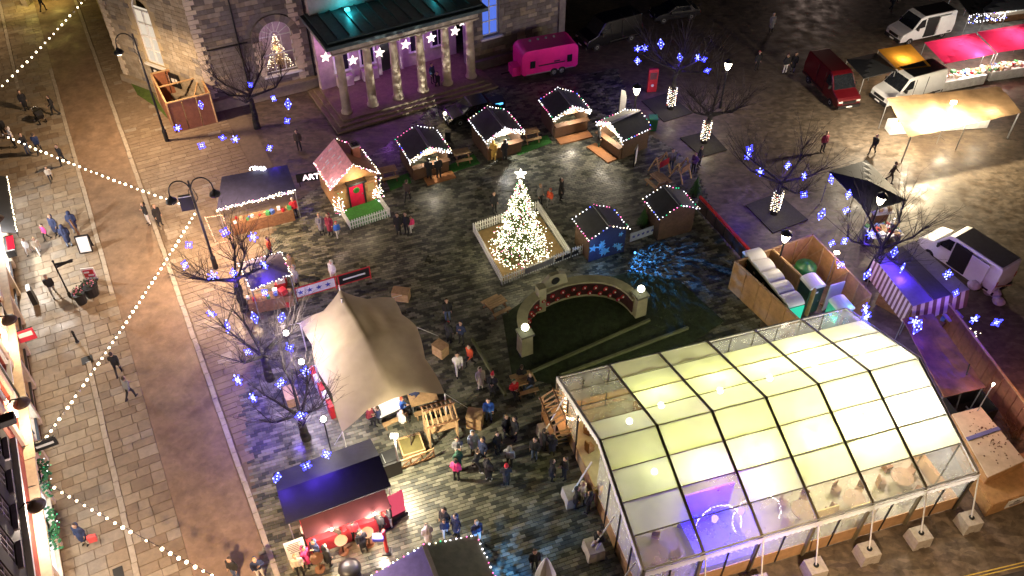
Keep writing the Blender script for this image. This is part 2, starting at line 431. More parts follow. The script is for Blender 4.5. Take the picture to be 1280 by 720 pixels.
AS = [M('ashlar_%s' % k, c, .85, var=.22, scale=3, bump=.25) for k, c in (('buff', (.27, .225, .16)), ('grey', (.185, .165, .145)), ('umber', (.15, .13, .11)), ('pale', (.33, .285, .215)))]
def ashlar(W, z0, z1, holes, par, wts, bh=.36, y=-.025, x0=0):
    mb = MB(); z = z0
    while z < z1 - .1:
        x = x0
        while x < W - .05:
            l = min(random.uniform(.45, .95), W - x)
            c = [(x + l * i / 3, z + bh * j / 2) for i in range(4) for j in range(3)]
            if not any(inside(a, b, h) for h in holes for a, b in c):
                mb.box((x + l / 2, y, z + bh / 2), (l - .02, .06 + random.uniform(-.008, .008), bh - .02), 0, random.choices(range(4), wts)[0])
            x += l
        z += bh
    o = mb.build('ashlar_blocks', AS, par, fix=False); o['kind'] = 'stuff'; return o

# ================================================================ TOWN HALL WITH PORTICO
W0, W1, W2 = G(158, 98), G(266, 138), G(410, 104)
hall = thing('town_hall', 'stone town hall with pillared portico, arched windows and lit wing', 'building', W1)
pane_m = M('window_glass', (.02, .02, .03), .1)
lav = M('plaster_lavender', (.5, .4, .5), .9)
qmesh = [MB().box((0, 0, 0), (l, .1, .33)).mesh('quoin', M('pale_quoin', (.58, .5, .38), .85, var=.15)) for l in (.75, .45)]
# --- canted wing on the left, lit by the street lamp
L1 = (W1 - W0).length; wing = link('wing_wall', None, hall, W0 - W1, ang(W0, W1))
ah = arch(L1 * .36, L1 * .36 + 1.9, 2.5, 7.0)
mb = MB(); holed(mb, L1, 0, 10, [ah], 0, .6)
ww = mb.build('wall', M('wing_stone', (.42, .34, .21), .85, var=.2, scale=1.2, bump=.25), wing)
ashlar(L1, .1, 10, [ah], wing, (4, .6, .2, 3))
for k in range(26):
    link('quoin', qmesh[k % 2], wing, (.3 if k % 2 == 0 else .2, -.06, .25 + k * .36))
mb = MB(); x0 = L1 * .36
mb.box((x0 + .95, .3, 4.8), (1.9, .04, 4.6)); win = mb.build('window', EM('lit_blind', (1, .84, .64), .8), wing)
mb = MB()
for i in range(3): mb.box((x0 + .06 + i * .89, .2, 4.7), (.1, .1, 4.4))
for i in range(5): mb.box((x0 + .95, .2, 2.55 + i * 1.1), (1.9, .1, .09))
mb.box((x0 + .95, -.06, 2.42), (2.2, .3, .14))
for i in range(11):
    t = math.pi * i / 10
    if i: mb.beam((x0 + .95 + .9 * math.cos(t), .2, 7 + .9 * math.sin(t)), (x0 + .95 + .9 * math.cos(pt), .2, 7 + .9 * math.sin(pt)), .1, .1)
    pt = t
mb.build('window_frame', white, wing)
wd_ = (W1 - W0).normalized()
nb = thing('notice_board', 'black framed notice board with white posters on the lit stone wing wall', 'notice board', W0 + wd_ * (L1 * .42) + Vector((wd_.y, -wd_.x, 0)) * .16 + Vector((0, 0, 1.2)), ang(W0, W1))
MB().box((1.3, 0, .55), (2.9, .1, 1.15)).build('board', black, nb)
for i, (x, wd) in enumerate([(.3, .32), (1.25, .95), (2.1, .3), (2.45, .25)]):
    MB().box((x, -.06, .55), (wd, .02, .75 if i < 2 else .35)).build('poster', white, nb)
mb = MB(); mb.box((L1 / 2, -.2, .25), (L1 + .2, .4, .5)); mb.build('plinth', AS[0], wing)
# side of the wing along the street
mb = MB(); b_ = W0 - W1; e_ = b_ - SD * 14
mb.slab([b_ + Vector((0, 0, 10)), e_ + Vector((0, 0, 10)), e_ + Vector((.6, .3, 10)), b_ + Vector((.6, .3, 10))], 10); mb.build('side_wall', MT['wing_stone'], hall)
# --- main wall with the big arched window
L2 = (W2 - W1).length; a2 = ang(W1, W2)
main = link('main_wall', None, hall, (0, 0, 0), a2)
wx = L2 * .50; bigh = arch(wx, wx + 2.5, 1.9, 4.9, 14)
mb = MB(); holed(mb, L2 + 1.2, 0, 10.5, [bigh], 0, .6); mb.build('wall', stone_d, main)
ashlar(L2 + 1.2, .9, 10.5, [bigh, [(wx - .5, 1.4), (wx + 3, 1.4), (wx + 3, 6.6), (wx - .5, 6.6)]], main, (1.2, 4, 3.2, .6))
for k in range(27): link('quoin', qmesh[k % 2], main, (.32 if k % 2 == 0 else .2, -.07, .9 + k * .36))
for xx in (L2 - 1.9, L2 - .5):
    for k in range(24): link('quoin', qmesh[(k + 1) % 2], main, (xx + (.1 if k % 2 else 0), -.07, 1 + k * .36))
vm = MB().add([(-.17, -.1, 0), (.17, -.1, 0), (.17, .1, 0), (-.17, .1, 0), (-.24, -.1, .55), (.24, -.1, .55), (.24, .1, .55), (-.24, .1, .55)], [(3, 2, 1, 0), (4, 5, 6, 7), (0, 1, 5, 4), (1, 2, 6, 5), (2, 3, 7, 6), (3, 0, 4, 7)])
vmesh = [MB().add(vm.v, vm.f).mesh('voussoir', AS[k]) for k in (1, 2, 0)]
for i in range(13):
    t = math.pi * (i + .5) / 13; o = link('voussoir', vmesh[i % 3], main, (wx + 1.25 + 1.3 * math.cos(t), -.06, 4.9 + 1.3 * math.sin(t)))
    o.rotation_euler = (0, math.pi / 2 - t, 0)
for s_ in (-.2, 2.7):
    for k in range(8): link('jamb_stone', qmesh[(k + 1) % 2], main, (wx + s_, -.06, 2.1 + k * .36))
mb = MB()
for i in range(4): mb.box((wx + .05 + i * .8, .25, 3.4), (.06, .08, 3))
for z in (1.95, 3.4, 4.9): mb.box((wx + 1.25, .25, z), (2.5, .08, .07))
for i in range(1, 6):
    t = math.pi * i / 6; mb.beam((wx + 1.25 + .35 * math.cos(t), .25, 4.9 + .35 * math.sin(t)), (wx + 1.25 + 1.25 * math.cos(t), .25, 4.9 + 1.25 * math.sin(t)), .05, .05)
for i in range(13):
    t = math.pi * i / 12
    if i:
        for rr in (.35, 1.22): mb.beam((wx + 1.25 + rr * math.cos(t), .25, 4.9 + rr * math.sin(t)), (wx + 1.25 + rr * math.cos(pt), .25, 4.9 + rr * math.sin(pt)), .06, .06)
    pt = t
mb.box((wx + 1.25, -.1, 1.8), (3.0, .35, .16)); mb.build('window_frame', white, main)
mb = MB(); mb.box((wx + 1.25, 2.6, 3.6), (4.4, .1, 5)); mb.box((wx - 1, 1.6, 3.6), (.1, 2.1, 5)); mb.box((wx + 3.5, 1.6, 3.6), (.1, 2.1, 5)); mb.box((wx + 1.25, 1.6, 6.2), (4.6, 2.1, .1)); mb.box((wx + 1.25, 1.6, 1.2), (4.6, 2.1, .1))
mb.build('room', lav, main)
lamp('room_light', (wx + .3, .9, 5.3), 26, (.8, .55, 1), .2, main)
mb = MB(); mb.box((L2 / 2 + .6, -.18, .45), (L2 + 1.2, .36, .9)); mb.box((L2 / 2 + .6, -.28, .95), (L2 + 1.2, .5, .12)); mb.build('plinth', AS[0], main)
for x in (wx - 1.55, wx + 3.7): MB().tube((x, -.12, .9), (x, -.12, 10), .06).build('drain_pipe', iron, main)
mb = MB(); mb.box((wx - 2.4, -.08, 5.0), (3, .18, .07)); mb.box((wx + 5, -.08, 5.0), (2.6, .18, .07)); mb.build('string_course', iron, main)
mb = MB(); mb.box((L2 / 2, 5, 10.6), (L2 + 4, 11, .4)); mb.build('roof', felt, main)
# indoor Christmas tree behind the arched window
it = thing('indoor_christmas_tree', 'lit Christmas tree glowing behind the arched window of the town hall', 'tree', W1 + Vector((math.cos(a2) * (wx + 1.35) - math.sin(a2) * 1.2, math.sin(a2) * (wx + 1.35) + math.cos(a2) * 1.2, 1.25)))
MB().tube((0, 0, 0), (0, 0, .8), .09).build('trunk', wood, it)
mb = MB()
for i in range(240):
    h = random.random() ** 1.4; a = random.uniform(0, 6.28); r = .95 * (1 - h) + .04
    mb.tube((0, 0, .6 + h * 2.8), (r * math.cos(a), r * math.sin(a), .5 + h * 2.8), .02, .005, 3)
mb.build('crown', M('glow_tinted_fir', (.55, .4, .22), .8), it, fix=False)  # the tree's warm glow is put into the crown colour
fairy('fairy_lights', [((.95 * (1 - h) + .04) * math.cos(a), (.95 * (1 - h) + .04) * math.sin(a), .5 + h * 2.8) for h, a in [(random.random() ** 1.4, random.uniform(0, 6.28)) for _ in range(170)]], it, [warm], .03)
lamp('tree_glow', (0, -.35, 2.2), 40, (1, .7, .4), .2, it)
# --- portico
c0, c5 = G(434, 140, .5), G(589, 96, .5); ap = ang(c0, c5); LP = (c5 - c0).length
por = link('portico', None, hall, Vector((c0.x, c0.y, 0)) - W1, ap)
floor_m = M('portico_floor', (.34, .3, .3), .7)
mb = MB()
for k, e in enumerate((1.5, 1.1, .7)): mb.box((LP / 2, 1.6 - 0, .085 + k * .17), (LP + 2 * e, 4.2 + e * 2 - .4, .17))
mb.build('steps', M('step_stone', (.2, .15, .09), .8, var=.25), por)
colm = M('column_stone', (.45, .36, .24), .8, var=.35, scale=1.1, bump=.15)
cm = MB().lathe([(.46, 0), (.46, .14), (.41, .2), (.36, .35), (.355, 1.2), (.33, 3), (.29, 4.8), (.3, 4.86), (.36, 4.95), (.38, 5.02)], (0, 0, 0), 18).box((0, 0, 5.07), (.84, .84, .12)).mesh('column', colm, True)
for i in range(6): link('column', cm, por, (LP * i / 5, 0, .51))
mb = MB(); mb.box((LP / 2, 0, 5.98), (LP + 1.1, .9, .75)); mb.box((-.15, 2.2, 5.98), (.8, 3.6, .75)); mb.box((LP + .15, 2.2, 5.98), (.8, 3.6, .75)); mb.box((LP / 2, -.04, 5.68), (LP + 1.18, 1., .1)); mb.build('entablature', M('entablature_stone', (.4, .34, .26), .8, var=.4, scale=1.2, bump=.15), por)
mb = MB(); mb.box((LP / 2, 1.8, 6.5), (LP + 2.3, 5.6, .28)); mb.box((LP / 2, 1.9, 6.72), (LP + 1.7, 5., .18))
for i in range(12): mb.box((LP * i / 11, 2, 6.86), (.06, 4.4, .1))
mb.build('roof', M('lead_roof', (.05, .085, .09), .45, .3, var=.3), por)
mb = MB(); dr = [(LP * .5 - .8, .5), (LP * .5 + .8, .5), (LP * .5 + .8, 4.6), (LP * .5 - .8, 4.6)]
holed(mb, LP + .6, 0, 12, [dr], 3.9, 4.5, x0=-.6); mb.build('back_wall', M('portico_plaster', (.5, .4, .38), .8, var=.25, scale=1.3), por)
MB().box((LP * .5, 4.3, 2.5), (1.6, .08, 4.1)).build('door', black, por)
mb = MB(); mb.box((LP * .5 - .95, 3.84, 2.5), (.28, .2, 4.4)); mb.box((LP * .5 + .95, 3.84, 2.5), (.28, .2, 4.4)); mb.box((LP * .5, 3.82, 4.85), (2.5, .3, .35)); mb.build('door_case', M('pink_stone', (.55, .45, .42), .7), por)
for x in (LP * .12, LP * .32, LP * .72, LP * .9):
    f = MB().box((x, 3.86, 3), (1.1, .1, 2.4)).build('window', pane_m, por)
    mb = MB(); mb.box((x - .6, 3.82, 3), (.14, .16, 2.6)); mb.box((x + .6, 3.82, 3), (.14, .16, 2.6)); mb.box((x, 3.82, 1.75), (1.4, .2, .14)); mb.box((x, 3.82, 4.25), (1.34, .16, .14)); mb.box((x, 3.8, 3), (.05, .06, 2.4)); mb.build('window_frame', white, por)
for x in (LP * .12, LP * .32): MB().box((x, 3.6, 1.0), (1.3, .5, .9)).build('bench_plinth', MT['pink_stone'], por)
f = MB().box((LP * .16, 3.86, 8.6), (1.3, .1, 1.6)).build('window', EM('teal_window', (.05, .25, .5), .6), por)
mb = MB()
for dx in (-.68, 0, .68): mb.box((LP * .16 + dx, 3.8, 8.6), (.09, .1, 1.7))
for dz in (-.8, 0, .8): mb.box((LP * .16, 3.8, 8.6 + dz), (1.5, .1, .08))
mb.build('window_frame', white, por)
for x, e in ((LP * .2, 60), (LP * .86, 40)):
    MB().box((x, 3.2, 6.95), (.35, .25, .2)).build('teal_floodlight', EM('teal_lamp', (.1, .9, 1), 3), por)
    lamp('teal_flood', (x, 2.9, 7.15), e, (.05, .8, .9), .1, por)
for x, e in ((LP * .1, 120), (LP * .36, 130), (LP * .62, 130), (LP * .88, 90)): lamp('portico_uplight', (x, 2.0, 4.9), e, (.5, .08, 1), .2, por)
lamp('portico_uplight', (-.6, 2.6, 4.2), 45, (1, .5, .5), .2, por)
# right-hand wall of the hall with a blue-lit window
rw = link('right_wall', None, hall, Vector((c5.x, c5.y, 0)) - W1, ap)
RWL = 9.5; bw = [(2.0, 2.6), (3.5, 2.6), (3.5, 6.2), (2.0, 6.2)]
mb = MB(); holed(mb, RWL, 0, 11, [bw], 1.7, 2.3, x0=.5); mb.build('wall', stone_d, rw)
ashlar(RWL, .8, 11, [bw], rw, (1.2, 3.5, 2.6, .8), y=1.675, x0=.5)
MB().box((2.75, 2.15, 4.4), (1.5, .05, 3.6)).build('window', EM('blue_window', (.12, .22, .9), .9), rw)
mb = MB()
for x in (2.03, 2.75, 3.47): mb.box((x, 2.0, 4.4), (.08, .1, 3.6))
for z in (2.65, 3.8, 5, 6.15): mb.box((2.75, 2.0, z), (1.5, .1, .07))
mb.box((2.75, 1.6, 2.5), (2, .35, .16)); mb.build('window_frame', white, rw)
mb = MB(); mb.box((5, 1.5, .4), (RWL - .5, .4, .8)); mb.build('plinth', AS[1], rw)
mb = MB(); mb.box((RWL - .1, 6, 5.5), (.6, 9, 11)); mb.build('side_wall', stone_d, rw)
# seven white stars hung in the portico
starm = EM('star_light', (1, .86, .76), 2.6, True)
smesh = MB().prism(star_poly(.42), -.05, .05, plane='xz').mesh('star', starm)
d_ = Vector((math.cos(ap), math.sin(ap), 0)); pn = Vector((math.sin(ap), -math.cos(ap), 0)); c0g = Vector((c0.x, c0.y, 0))
for i, (t, zz, lab) in enumerate([(-.06, 4.75, 'glowing star hung outside the left corner of the portico'), (.1, 4.55, 'glowing star between the first and second columns from the left'), (.3, 4.6, 'glowing star between the second and third columns'), (.5, 4.7, 'glowing star in front of the dark portico door'), (.7, 4.7, 'glowing star between the fourth and fifth columns'), (.89, 4.75, 'glowing star between the two rightmost columns'), (.95, 5.3, 'small glowing star at the right end of the portico beam')]):
    st = thing('hanging_star', lab, 'star light', c0g + d_ * (LP * t) - pn * (.15 if i not in (0,) else 1.2) + Vector((0, 0, zz)), ap, 'white stars hung in the portico')
    o = link('star', smesh, st, (0, 0, 0)); o.rotation_euler = (0, random.uniform(-.3, .3), 0)
    if i == 6: o.scale = (.7, 1, .7)
    MB().tube((0, 0, .4), (0, 0, 5.6 - zz + (.3 if i == 6 else 0)), .01, n=4).build('cord', iron, st)

# ================================================================ BRICK TERRACE ON THE LEFT
brick_m = M('red_brick', (.3, .06, .04), .8, var=.3, scale=4, bump=.3, bscale=40)
ter = thing('brick_terrace', 'red brick shop terrace with white window surrounds along the left edge', 'building', SF(0, 8.8), srz)
# local x runs along the street towards the camera, local -y is away from the street -> outward normal is +(-SN)
def TY(v): return v
mb = MB(); wins = []; TL0, TL1 = -14.0, 13.6; k = TL0 + 1.0
holes = []
while k < TL1 - 1.4:
    for z in (4.2, 7.4): holes.append([(k, z), (k + 1.15, z), (k + 1.15, z + 2), (k, z + 2)])
    k += 2.3
sh = []; k = TL0 + .5
while k < TL1 - 2.6: sh.append([(k, .7), (k + 2.2, .7), (k + 2.2, 2.6), (k, 2.6)]); k += 2.75
holed(mb, TL1, 3.2, 10.5, holes, 0, -.4, x0=TL0); mb.build('wall', brick_m, ter)
mb = MB(); holed(mb, TL1, 0, 3.2, sh, 0, -.35, x0=TL0); mb.build('shop_front', M('shop_plaster', (.6, .42, .3), .7, var=.2), ter)
# SN points to the shops, the frame's +y is -SN rotated: check sign so that +y faces the street
for h in holes:
    x, z = h[0]; f = MB().box((x + .575, -.18, z + 1), (1.15, .05, 2)).build('window', pane_m, ter)
    mb = MB(); mb.box((x - .1, .05, z + 1), (.2, .14, 2.3)); mb.box((x + 1.25, .05, z + 1), (.2, .14, 2.3)); mb.box((x + .575, .06, z + 2.2), (1.75, .18, .32)); mb.box((x + .575, .08, z - .1), (1.7, .26, .16)); mb.box((x + .575, -.12, z + 1), (1.15, .06, .07)); mb.box((x + .575, -.12, z + 1), (.06, .06, 2)); mb.build('surround', white, f)
mb = MB(); mb.box(((TL0 + TL1) / 2, .16, 3.05), (TL1 - TL0, .4, .5)); mb.box(((TL0 + TL1) / 2, .22, 3.34), (TL1 - TL0, .55, .1)); mb.build('fascia', M('cream_fascia', (.62, .5, .36), .6), ter)
for i in range(10):
    x = TL0 + .35 + i * 2.75
    if x < TL1: MB().box((x, .1, 1.6), (.35, .24, 3.1)).build('pilaster', MT['cream_fascia'], ter)
    if x < TL1: MB().box((x + 1.4, .07, 6.9), (.5, .16, 7.1)).build('brick_pier', M('white_render', (.55, .42, .34), .7), ter)
for x in (-7.6, 3.1, 9.4): MB().tube((x, .16, 3.4), (x, .16, 10.4), .07).build('drain_pipe', iron, ter)
shopw = [EM('lit_shop_white', (.95, .97, 1), 10, True), EM('lit_shop_warm', (1, .66, .34), .7, True), EM('lit_shop_cool', (.75, .9, 1), 4.5, True)]
for i, h in enumerate(sh):
    x, z = h[0]; mi = 0 if i in (0, 1, 2, 3) else 2 if i in (8,) else 1
    MB().box((x + 1.1, -.2, 1.65), (2.2, .04, 1.9)).build('shop_window', shopw[mi], ter)
    MB().box((x + 1.1, .02, .62), (2.3, .2, .12)).box((x + 1.1, -.1, 1.65), (.06, .08, 1.9)).build('shop_sill', M('dark_shop_frame', (.03, .03, .035), .5), ter)
mb = MB(); mb.box(((TL0 + TL1) / 2, -5, 10.7), (TL1 - TL0, 10.6, .4)); mb.build('roof', felt, ter)
for x in (TL0 + .2, TL1 - .2): MB().box((x, -5, 5.2), (.4, 9.2, 10.4)).build('party_wall', brick_m, ter)
# ================================================================ MARQUEE
MQ = Vector((12.03, 26.24, 0)); MR = R(17.0); ML, MW, EH, RH = 16.82, 11.17, 3.2, 5.13
mq = thing('marquee', 'large clear-roofed marquee glowing yellow white from inside', 'marquee', MQ, MR)
alu = M('marquee_aluminium', (.62, .6, .58), .35, .4); dark_alu = M('keder_rail', (.16, .14, .09), .45, .2)
vinyl = SHEET('misted_vinyl', (.74, .78, .5), .74, .2, .25, .26, .55)
vinyl_c = SHEET('clear_vinyl', (.6, .6, .5), .4, .62, .12, .15, .9)
vinyl_w = SHEET('white_vinyl', (.85, .82, .8), .45, 0, .5, .05, 2)
hx, hy = ML / 2, MW / 2; bay = ML / 6
def roofz(y): return RH - (RH - EH) * abs(y) / hy
for i in range(7):
    x = -hx + i * bay
    for s_ in (-1, 1):
        MB().beam((x, s_ * hy, EH + .02), (x, 0, RH + .02), .13, .07).build('rafter', dark_alu if 0 < i < 6 else alu, mq)
        MB().beam((x, s_ * (hy - .02), 0), (x, s_ * (hy - .02), EH), .14, .14).build('leg', dark_alu, mq)
for k, t in enumerate((-1, -.75, -.5, -.25, 0, .25, .5, .75, 1)):
    y = t * hy; MB().beam((-hx, y, roofz(y) - .03), (hx, y, roofz(y) - .03), .09 if abs(t) == 1 else .05, .09 if abs(t) == 1 else .04).build('purlin', alu if abs(t) == 1 else dark_alu, mq)
rows = (-1, -.75, -.5, -.25, 0, .25, .5, .75, 1)
def sag_panel(x0, x1, y0, y1, m):
    mb = MB(); n = 6; pts = []
    for j in range(n + 1):
        for i in range(n + 1):
            u, v = i / n, j / n; x = x0 + (x1 - x0) * u; y = y0 + (y1 - y0) * v
            b = .10 * math.sin(math.pi * u) * math.sin(math.pi * v) + .025 * noise.noise(Vector((x * 1.3, y * 1.3, 5)))
            pts.append((x, y, roofz(y) + .01 + b * (.6 + .4 * math.sin(9 * u + x))))
    mb.add(pts, [(j * (n + 1) + i, j * (n + 1) + i + 1, (j + 1) * (n + 1) + i + 1, (j + 1) * (n + 1) + i) for j in range(n) for i in range(n)])
    return mb.build('roof_panel', m, mq, smooth=True)
for i in range(6):
    for j in range(8):
        sag_panel(-hx + i * bay + .06, -hx + (i + 1) * bay - .06, rows[j] * hy + .02, rows[j + 1] * hy - .02, vinyl_c if j == 0 or (i == 1 and j == 1) or (i == 0 and j > 4) or (j == 7 and i > 2) else vinyl)
# scalloped valances on the near side and the left gable
def valance(p0, p1, drop, name='valance'):
    p0 = Vector(p0); p1 = Vector(p1); L = (p1 - p0).length; n = max(4, int(L / .28)); top = []; bot = []
    mb = MB()
    for i in range(n * 4 + 1):
        t = i / (n * 4); p = p0.lerp(p1, t); top.append(p); bot.append(p - Vector((0, 0, drop - .09 * abs(math.cos(math.pi * t * n)))))
    m_ = len(top); mb.add(top + bot, [(i, i + 1, m_ + i + 1, m_ + i) for i in range(m_ - 1)])
    return mb.build(name, vinyl_w, mq)
for i in range(6): valance((-hx + i * bay, -hy - .16, EH + .09), (-hx + (i + 1) * bay, -hy - .16, EH + .09), .5)
for s_ in (-1, 1):
    for sx in (-1, 1): valance((sx * (hx + .08), s_ * hy, EH + .08), (sx * (hx + .08), 0, RH + .08), .45)
# wall panels: timber dado, dark mullions, clear upper part
wallm = M('dado_panel', (.4, .24, .12), .7, var=.2)
gwall = SHEET('clear_wall', (.6, .62, .6), .3, .72, .15, .1)
for i in range(12):
    x0 = -hx + i * bay / 2
    for s_ in (-1, 1):
        MB().box((x0 + bay / 4, s_ * (hy - .1), .5), (bay / 2 - .08, .05, 1.0)).build('dado_panel', wallm, mq)
        MB().box((x0 + bay / 4, s_ * (hy - .1), 2.05), (bay / 2 - .08, .02, 2.05)).build('wall_window', gwall, mq)
        MB().box((x0, s_ * (hy - .08), 1.55), (.06, .08, 3.1)).build('mullion', black, mq)
for i in range(8):
    y0 = -hy + i * MW / 8; yc = y0 + MW / 16
    for s_ in (-1, 1):
        MB().box((s_ * (hx - .1), yc, .5), (.05, MW / 8 - .08, 1.0)).build('dado_panel', wallm, mq)
        if s_ < 0 and i in (4, 5): continue
        MB().prism([(y0 + .04, 1.03), (y0 + MW / 8 - .04, 1.03), (y0 + MW / 8 - .04, roofz(y0 + MW / 8) - .15), (y0 + .04, roofz(y0) - .15)], s_ * (hx - .1) - .01, s_ * (hx - .1) + .01, plane='yz').build('gable_window', gwall, mq)
        MB().box((s_ * (hx - .08), y0, (roofz(y0)) / 2), (.08, .06, roofz(y0) - .05)).build('mullion', black, mq)
MB().box((0, 0, .02), (ML - .4, MW - .4, .04)).build('floor', M('marquee_floor', (.32, .27, .18), .6, var=.2), mq)
globe = MB().ball((0, 0, 0), .16, 12, 8).mesh('pendant_lamp', EM('pendant_glow', (1, .97, .72), 30))
for i, (e, c) in enumerate([(75, (.9, 1, .34)), (300, (.93, 1, .34)), (360, (.96, 1, .36)), (420, (1, .99, .42)), (850, (1, .95, .7)), (1000, (1, .86, .84))]):
    for s_ in (-1, 1):
        x = -hx + (i + .5) * bay; p = (x + random.uniform(-.3, .3), s_ * 1.9, 3.85)
        ee = e * (.3 if i == 5 and s_ > 0 else .35 if i == 1 and s_ < 0 else .7 if s_ < 0 and i in (2, 3) else .8 if s_ > 0 else 1)
        if i == 0: p = (x + .8, s_ * 1.5, 3.8)
        link('pendant_lamp', globe, mq, p); lamp('pendant_light', (p[0], p[1], p[2] - .25), ee, c, .2, mq)
def MF(x, y, z=0.0): return MQ + Vector((x * math.cos(MR) - y * math.sin(MR), x * math.sin(MR) + y * math.cos(MR), z))
# struts to concrete ballast blocks
blk = MB().add([(-.55, -.5, 0), (-.2, -.5, 0), (-.2, -.5, .12), (.2, -.5, .12), (.2, -.5, 0), (.55, -.5, 0), (.5, -.45, .78), (-.5, -.45, .78),
                (-.55, .5, 0), (-.2, .5, 0), (-.2, .5, .12), (.2, .5, .12), (.2, .5, 0), (.55, .5, 0), (.5, .45, .78), (-.5, .45, .78)],
               [(0, 1, 2, 7), (2, 3, 6, 7), (3, 4, 5, 6), (15, 10, 9, 8), (15, 14, 11, 10), (14, 13, 12, 11), (7, 6, 14, 15), (0, 7, 15, 8), (5, 13, 14, 6), (1, 9, 10, 2), (2, 10, 11, 3), (3, 11, 12, 4)])
bmesh_ = blk.mesh('block', concrete)
blab = ['concrete ballast block under the blue-lit bay of the marquee', 'concrete ballast block with purple light on it beside the blue bay', 'concrete ballast block, third from the right along the marquee front', 'concrete ballast block, second from the right along the marquee front, near the lit window', 'concrete ballast block, in front of the wooden shutters of the marquee', 'concrete ballast block beside the plywood box at the marquee corner']
for i in range(6):
    x = -hx + (i + 1) * bay
    b = thing('ballast_block', blab[i], 'ballast block', MF(x, -hy - .95), MR + random.uniform(-.06, .06), 'ballast blocks along the marquee front')
    o = link('block', bmesh_, b, (0, 0, 0), 0, (.85, .85, .95))
    MB().tube((0, 0, .72), (0, .85, 3.1), .035).build('strut', white, b)
    MB().lathe([(.13, 0), (.13, .04)], (0, 0, .74), 10).build('eye_plate', iron, b)
for j, (y, lab) in enumerate([(hy - 1.2, 'ballast block beside the wooden kiosk at the marquee end'), (0.4, 'ballast block half hidden behind people at the marquee side'), (-2.6, 'ballast block with a person sitting on it at the marquee side'), (-5.0, 'ballast block at the bottom left corner of the marquee')]):
    b = thing('ballast_block', lab, 'ballast block', MF(-hx - .95, y), MR + R(90), 'ballast blocks along the marquee side')
    link('block', bmesh_, b, (0, 0, 0), 0, (.85, .85, .95)); MB().tube((0, 0, .72), (0, -.85, 2.9 + .0), .04).build('strut', white, b)
# inside: tables, stage with blue light, string-light loops
tmesh = MB().lathe([(.1, 0), (.1, .7), (.55, .72), (.55, .76)], (0, 0, 0), 18).mesh('table_top', M('table_wood', (.22, .13, .06), .5))
tp = [(-6.6, 3.2), (-3.8, 3.6), (-1, 3.4), (2, 3.5), (5, 3.2), (-3.6, .6), (-.6, .4), (2.4, .6), (5.4, .2), (-6.8, -3.9), (.9, -3.8), (3.6, -4.), (6.6, -3.6)]
for i, (x, y) in enumerate(tp):
    rw_ = 'far' if y > 2 else 'middle' if y > -2 else 'front'; mates = sorted(a for a, b in tp if ('far' if b > 2 else 'middle' if b > -2 else 'front') == rw_); ordn = ('first', 'second', 'third', 'fourth', 'fifth')[mates.index(x)]
    t = thing('round_table', 'round wooden table in the marquee, %s from the left in the %s row' % (ordn, rw_), 'table', MF(x, y, .04), 0, 'tables inside the marquee')
    link('table_top', tmesh, t); 
    for k in range(5):
        mb = MB(); a = k * 1.256 + i; mb.box((0.95 * math.cos(a), .95 * math.sin(a), .25), (.36, .36, .42), a); mb.box((1.13 * math.cos(a), 1.13 * math.sin(a), .6), (.06, .36, .5), a); mb.build('chair', wood, t)
stg = thing('stage', 'blue and purple lit stage inside the marquee near the front eave', 'stage', MF(-3.7, -3.6, .04), MR)
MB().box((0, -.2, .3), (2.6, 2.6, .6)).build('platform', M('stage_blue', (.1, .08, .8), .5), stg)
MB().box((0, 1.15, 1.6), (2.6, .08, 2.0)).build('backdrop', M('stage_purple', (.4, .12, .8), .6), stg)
for x in (-.6, .7):
    MB().lathe([(.12, 0), (.16, .25)], (x, -.5, 2.75), 10).build('stage_lamp', EM('blue_stage_lamp', (.15, .1, 1), 9), stg); lamp('stage_light', (x, -.5, 2.6), 420, (.045, .012, 1), .15, stg)
lamp('stage_light', (0, 1.0, 3.3), 150, (.4, .03, 1), .15, stg)
lp_ = thing('string_light_loops', 'loops of warm string bulbs over the blue stage in the marquee', 'string lights', MF(-2.9, -3.7, 1.2), MR)
pts = []
for cx, cz, r in ((-.9, .55, 1.15), (1.1, .4, 1.25)):
    for i in range(46):
        t = math.pi * (i / 45) * 1.25 - .35; pts.append((cx + r * math.cos(t), -.2 + .5 * math.sin(t), cz + r * math.sin(t) * .8))
fairy('bulbs', pts, lp_, [EM('loop_bulb', (1, .85, .8), 10)], .036, .03, (1,))
mb = MB(); mb.path([p for p in pts[:46]], .012, 4); mb.path([p for p in pts[46:]], .012, 4); mb.build('wire', iron, lp_)
for (x, y, lab) in ((1.5, -4.6, 'yellow menu board leaning inside the marquee front windows'), (3.1, -4.9, 'cream menu board inside the marquee front windows')):
    t = thing('menu_board', lab, 'menu board', MF(x, y, .04), MR); MB().box((0, 0, 1.3), (1.2, .06, 1.1)).build('panel', M('cream_board', (.7, .55, .25), .6), t); MB().box((-.5, .1, .6), (.06, .06, 1.2)).box((.5, .1, .6), (.06, .06, 1.2)).build('easel', wood, t)

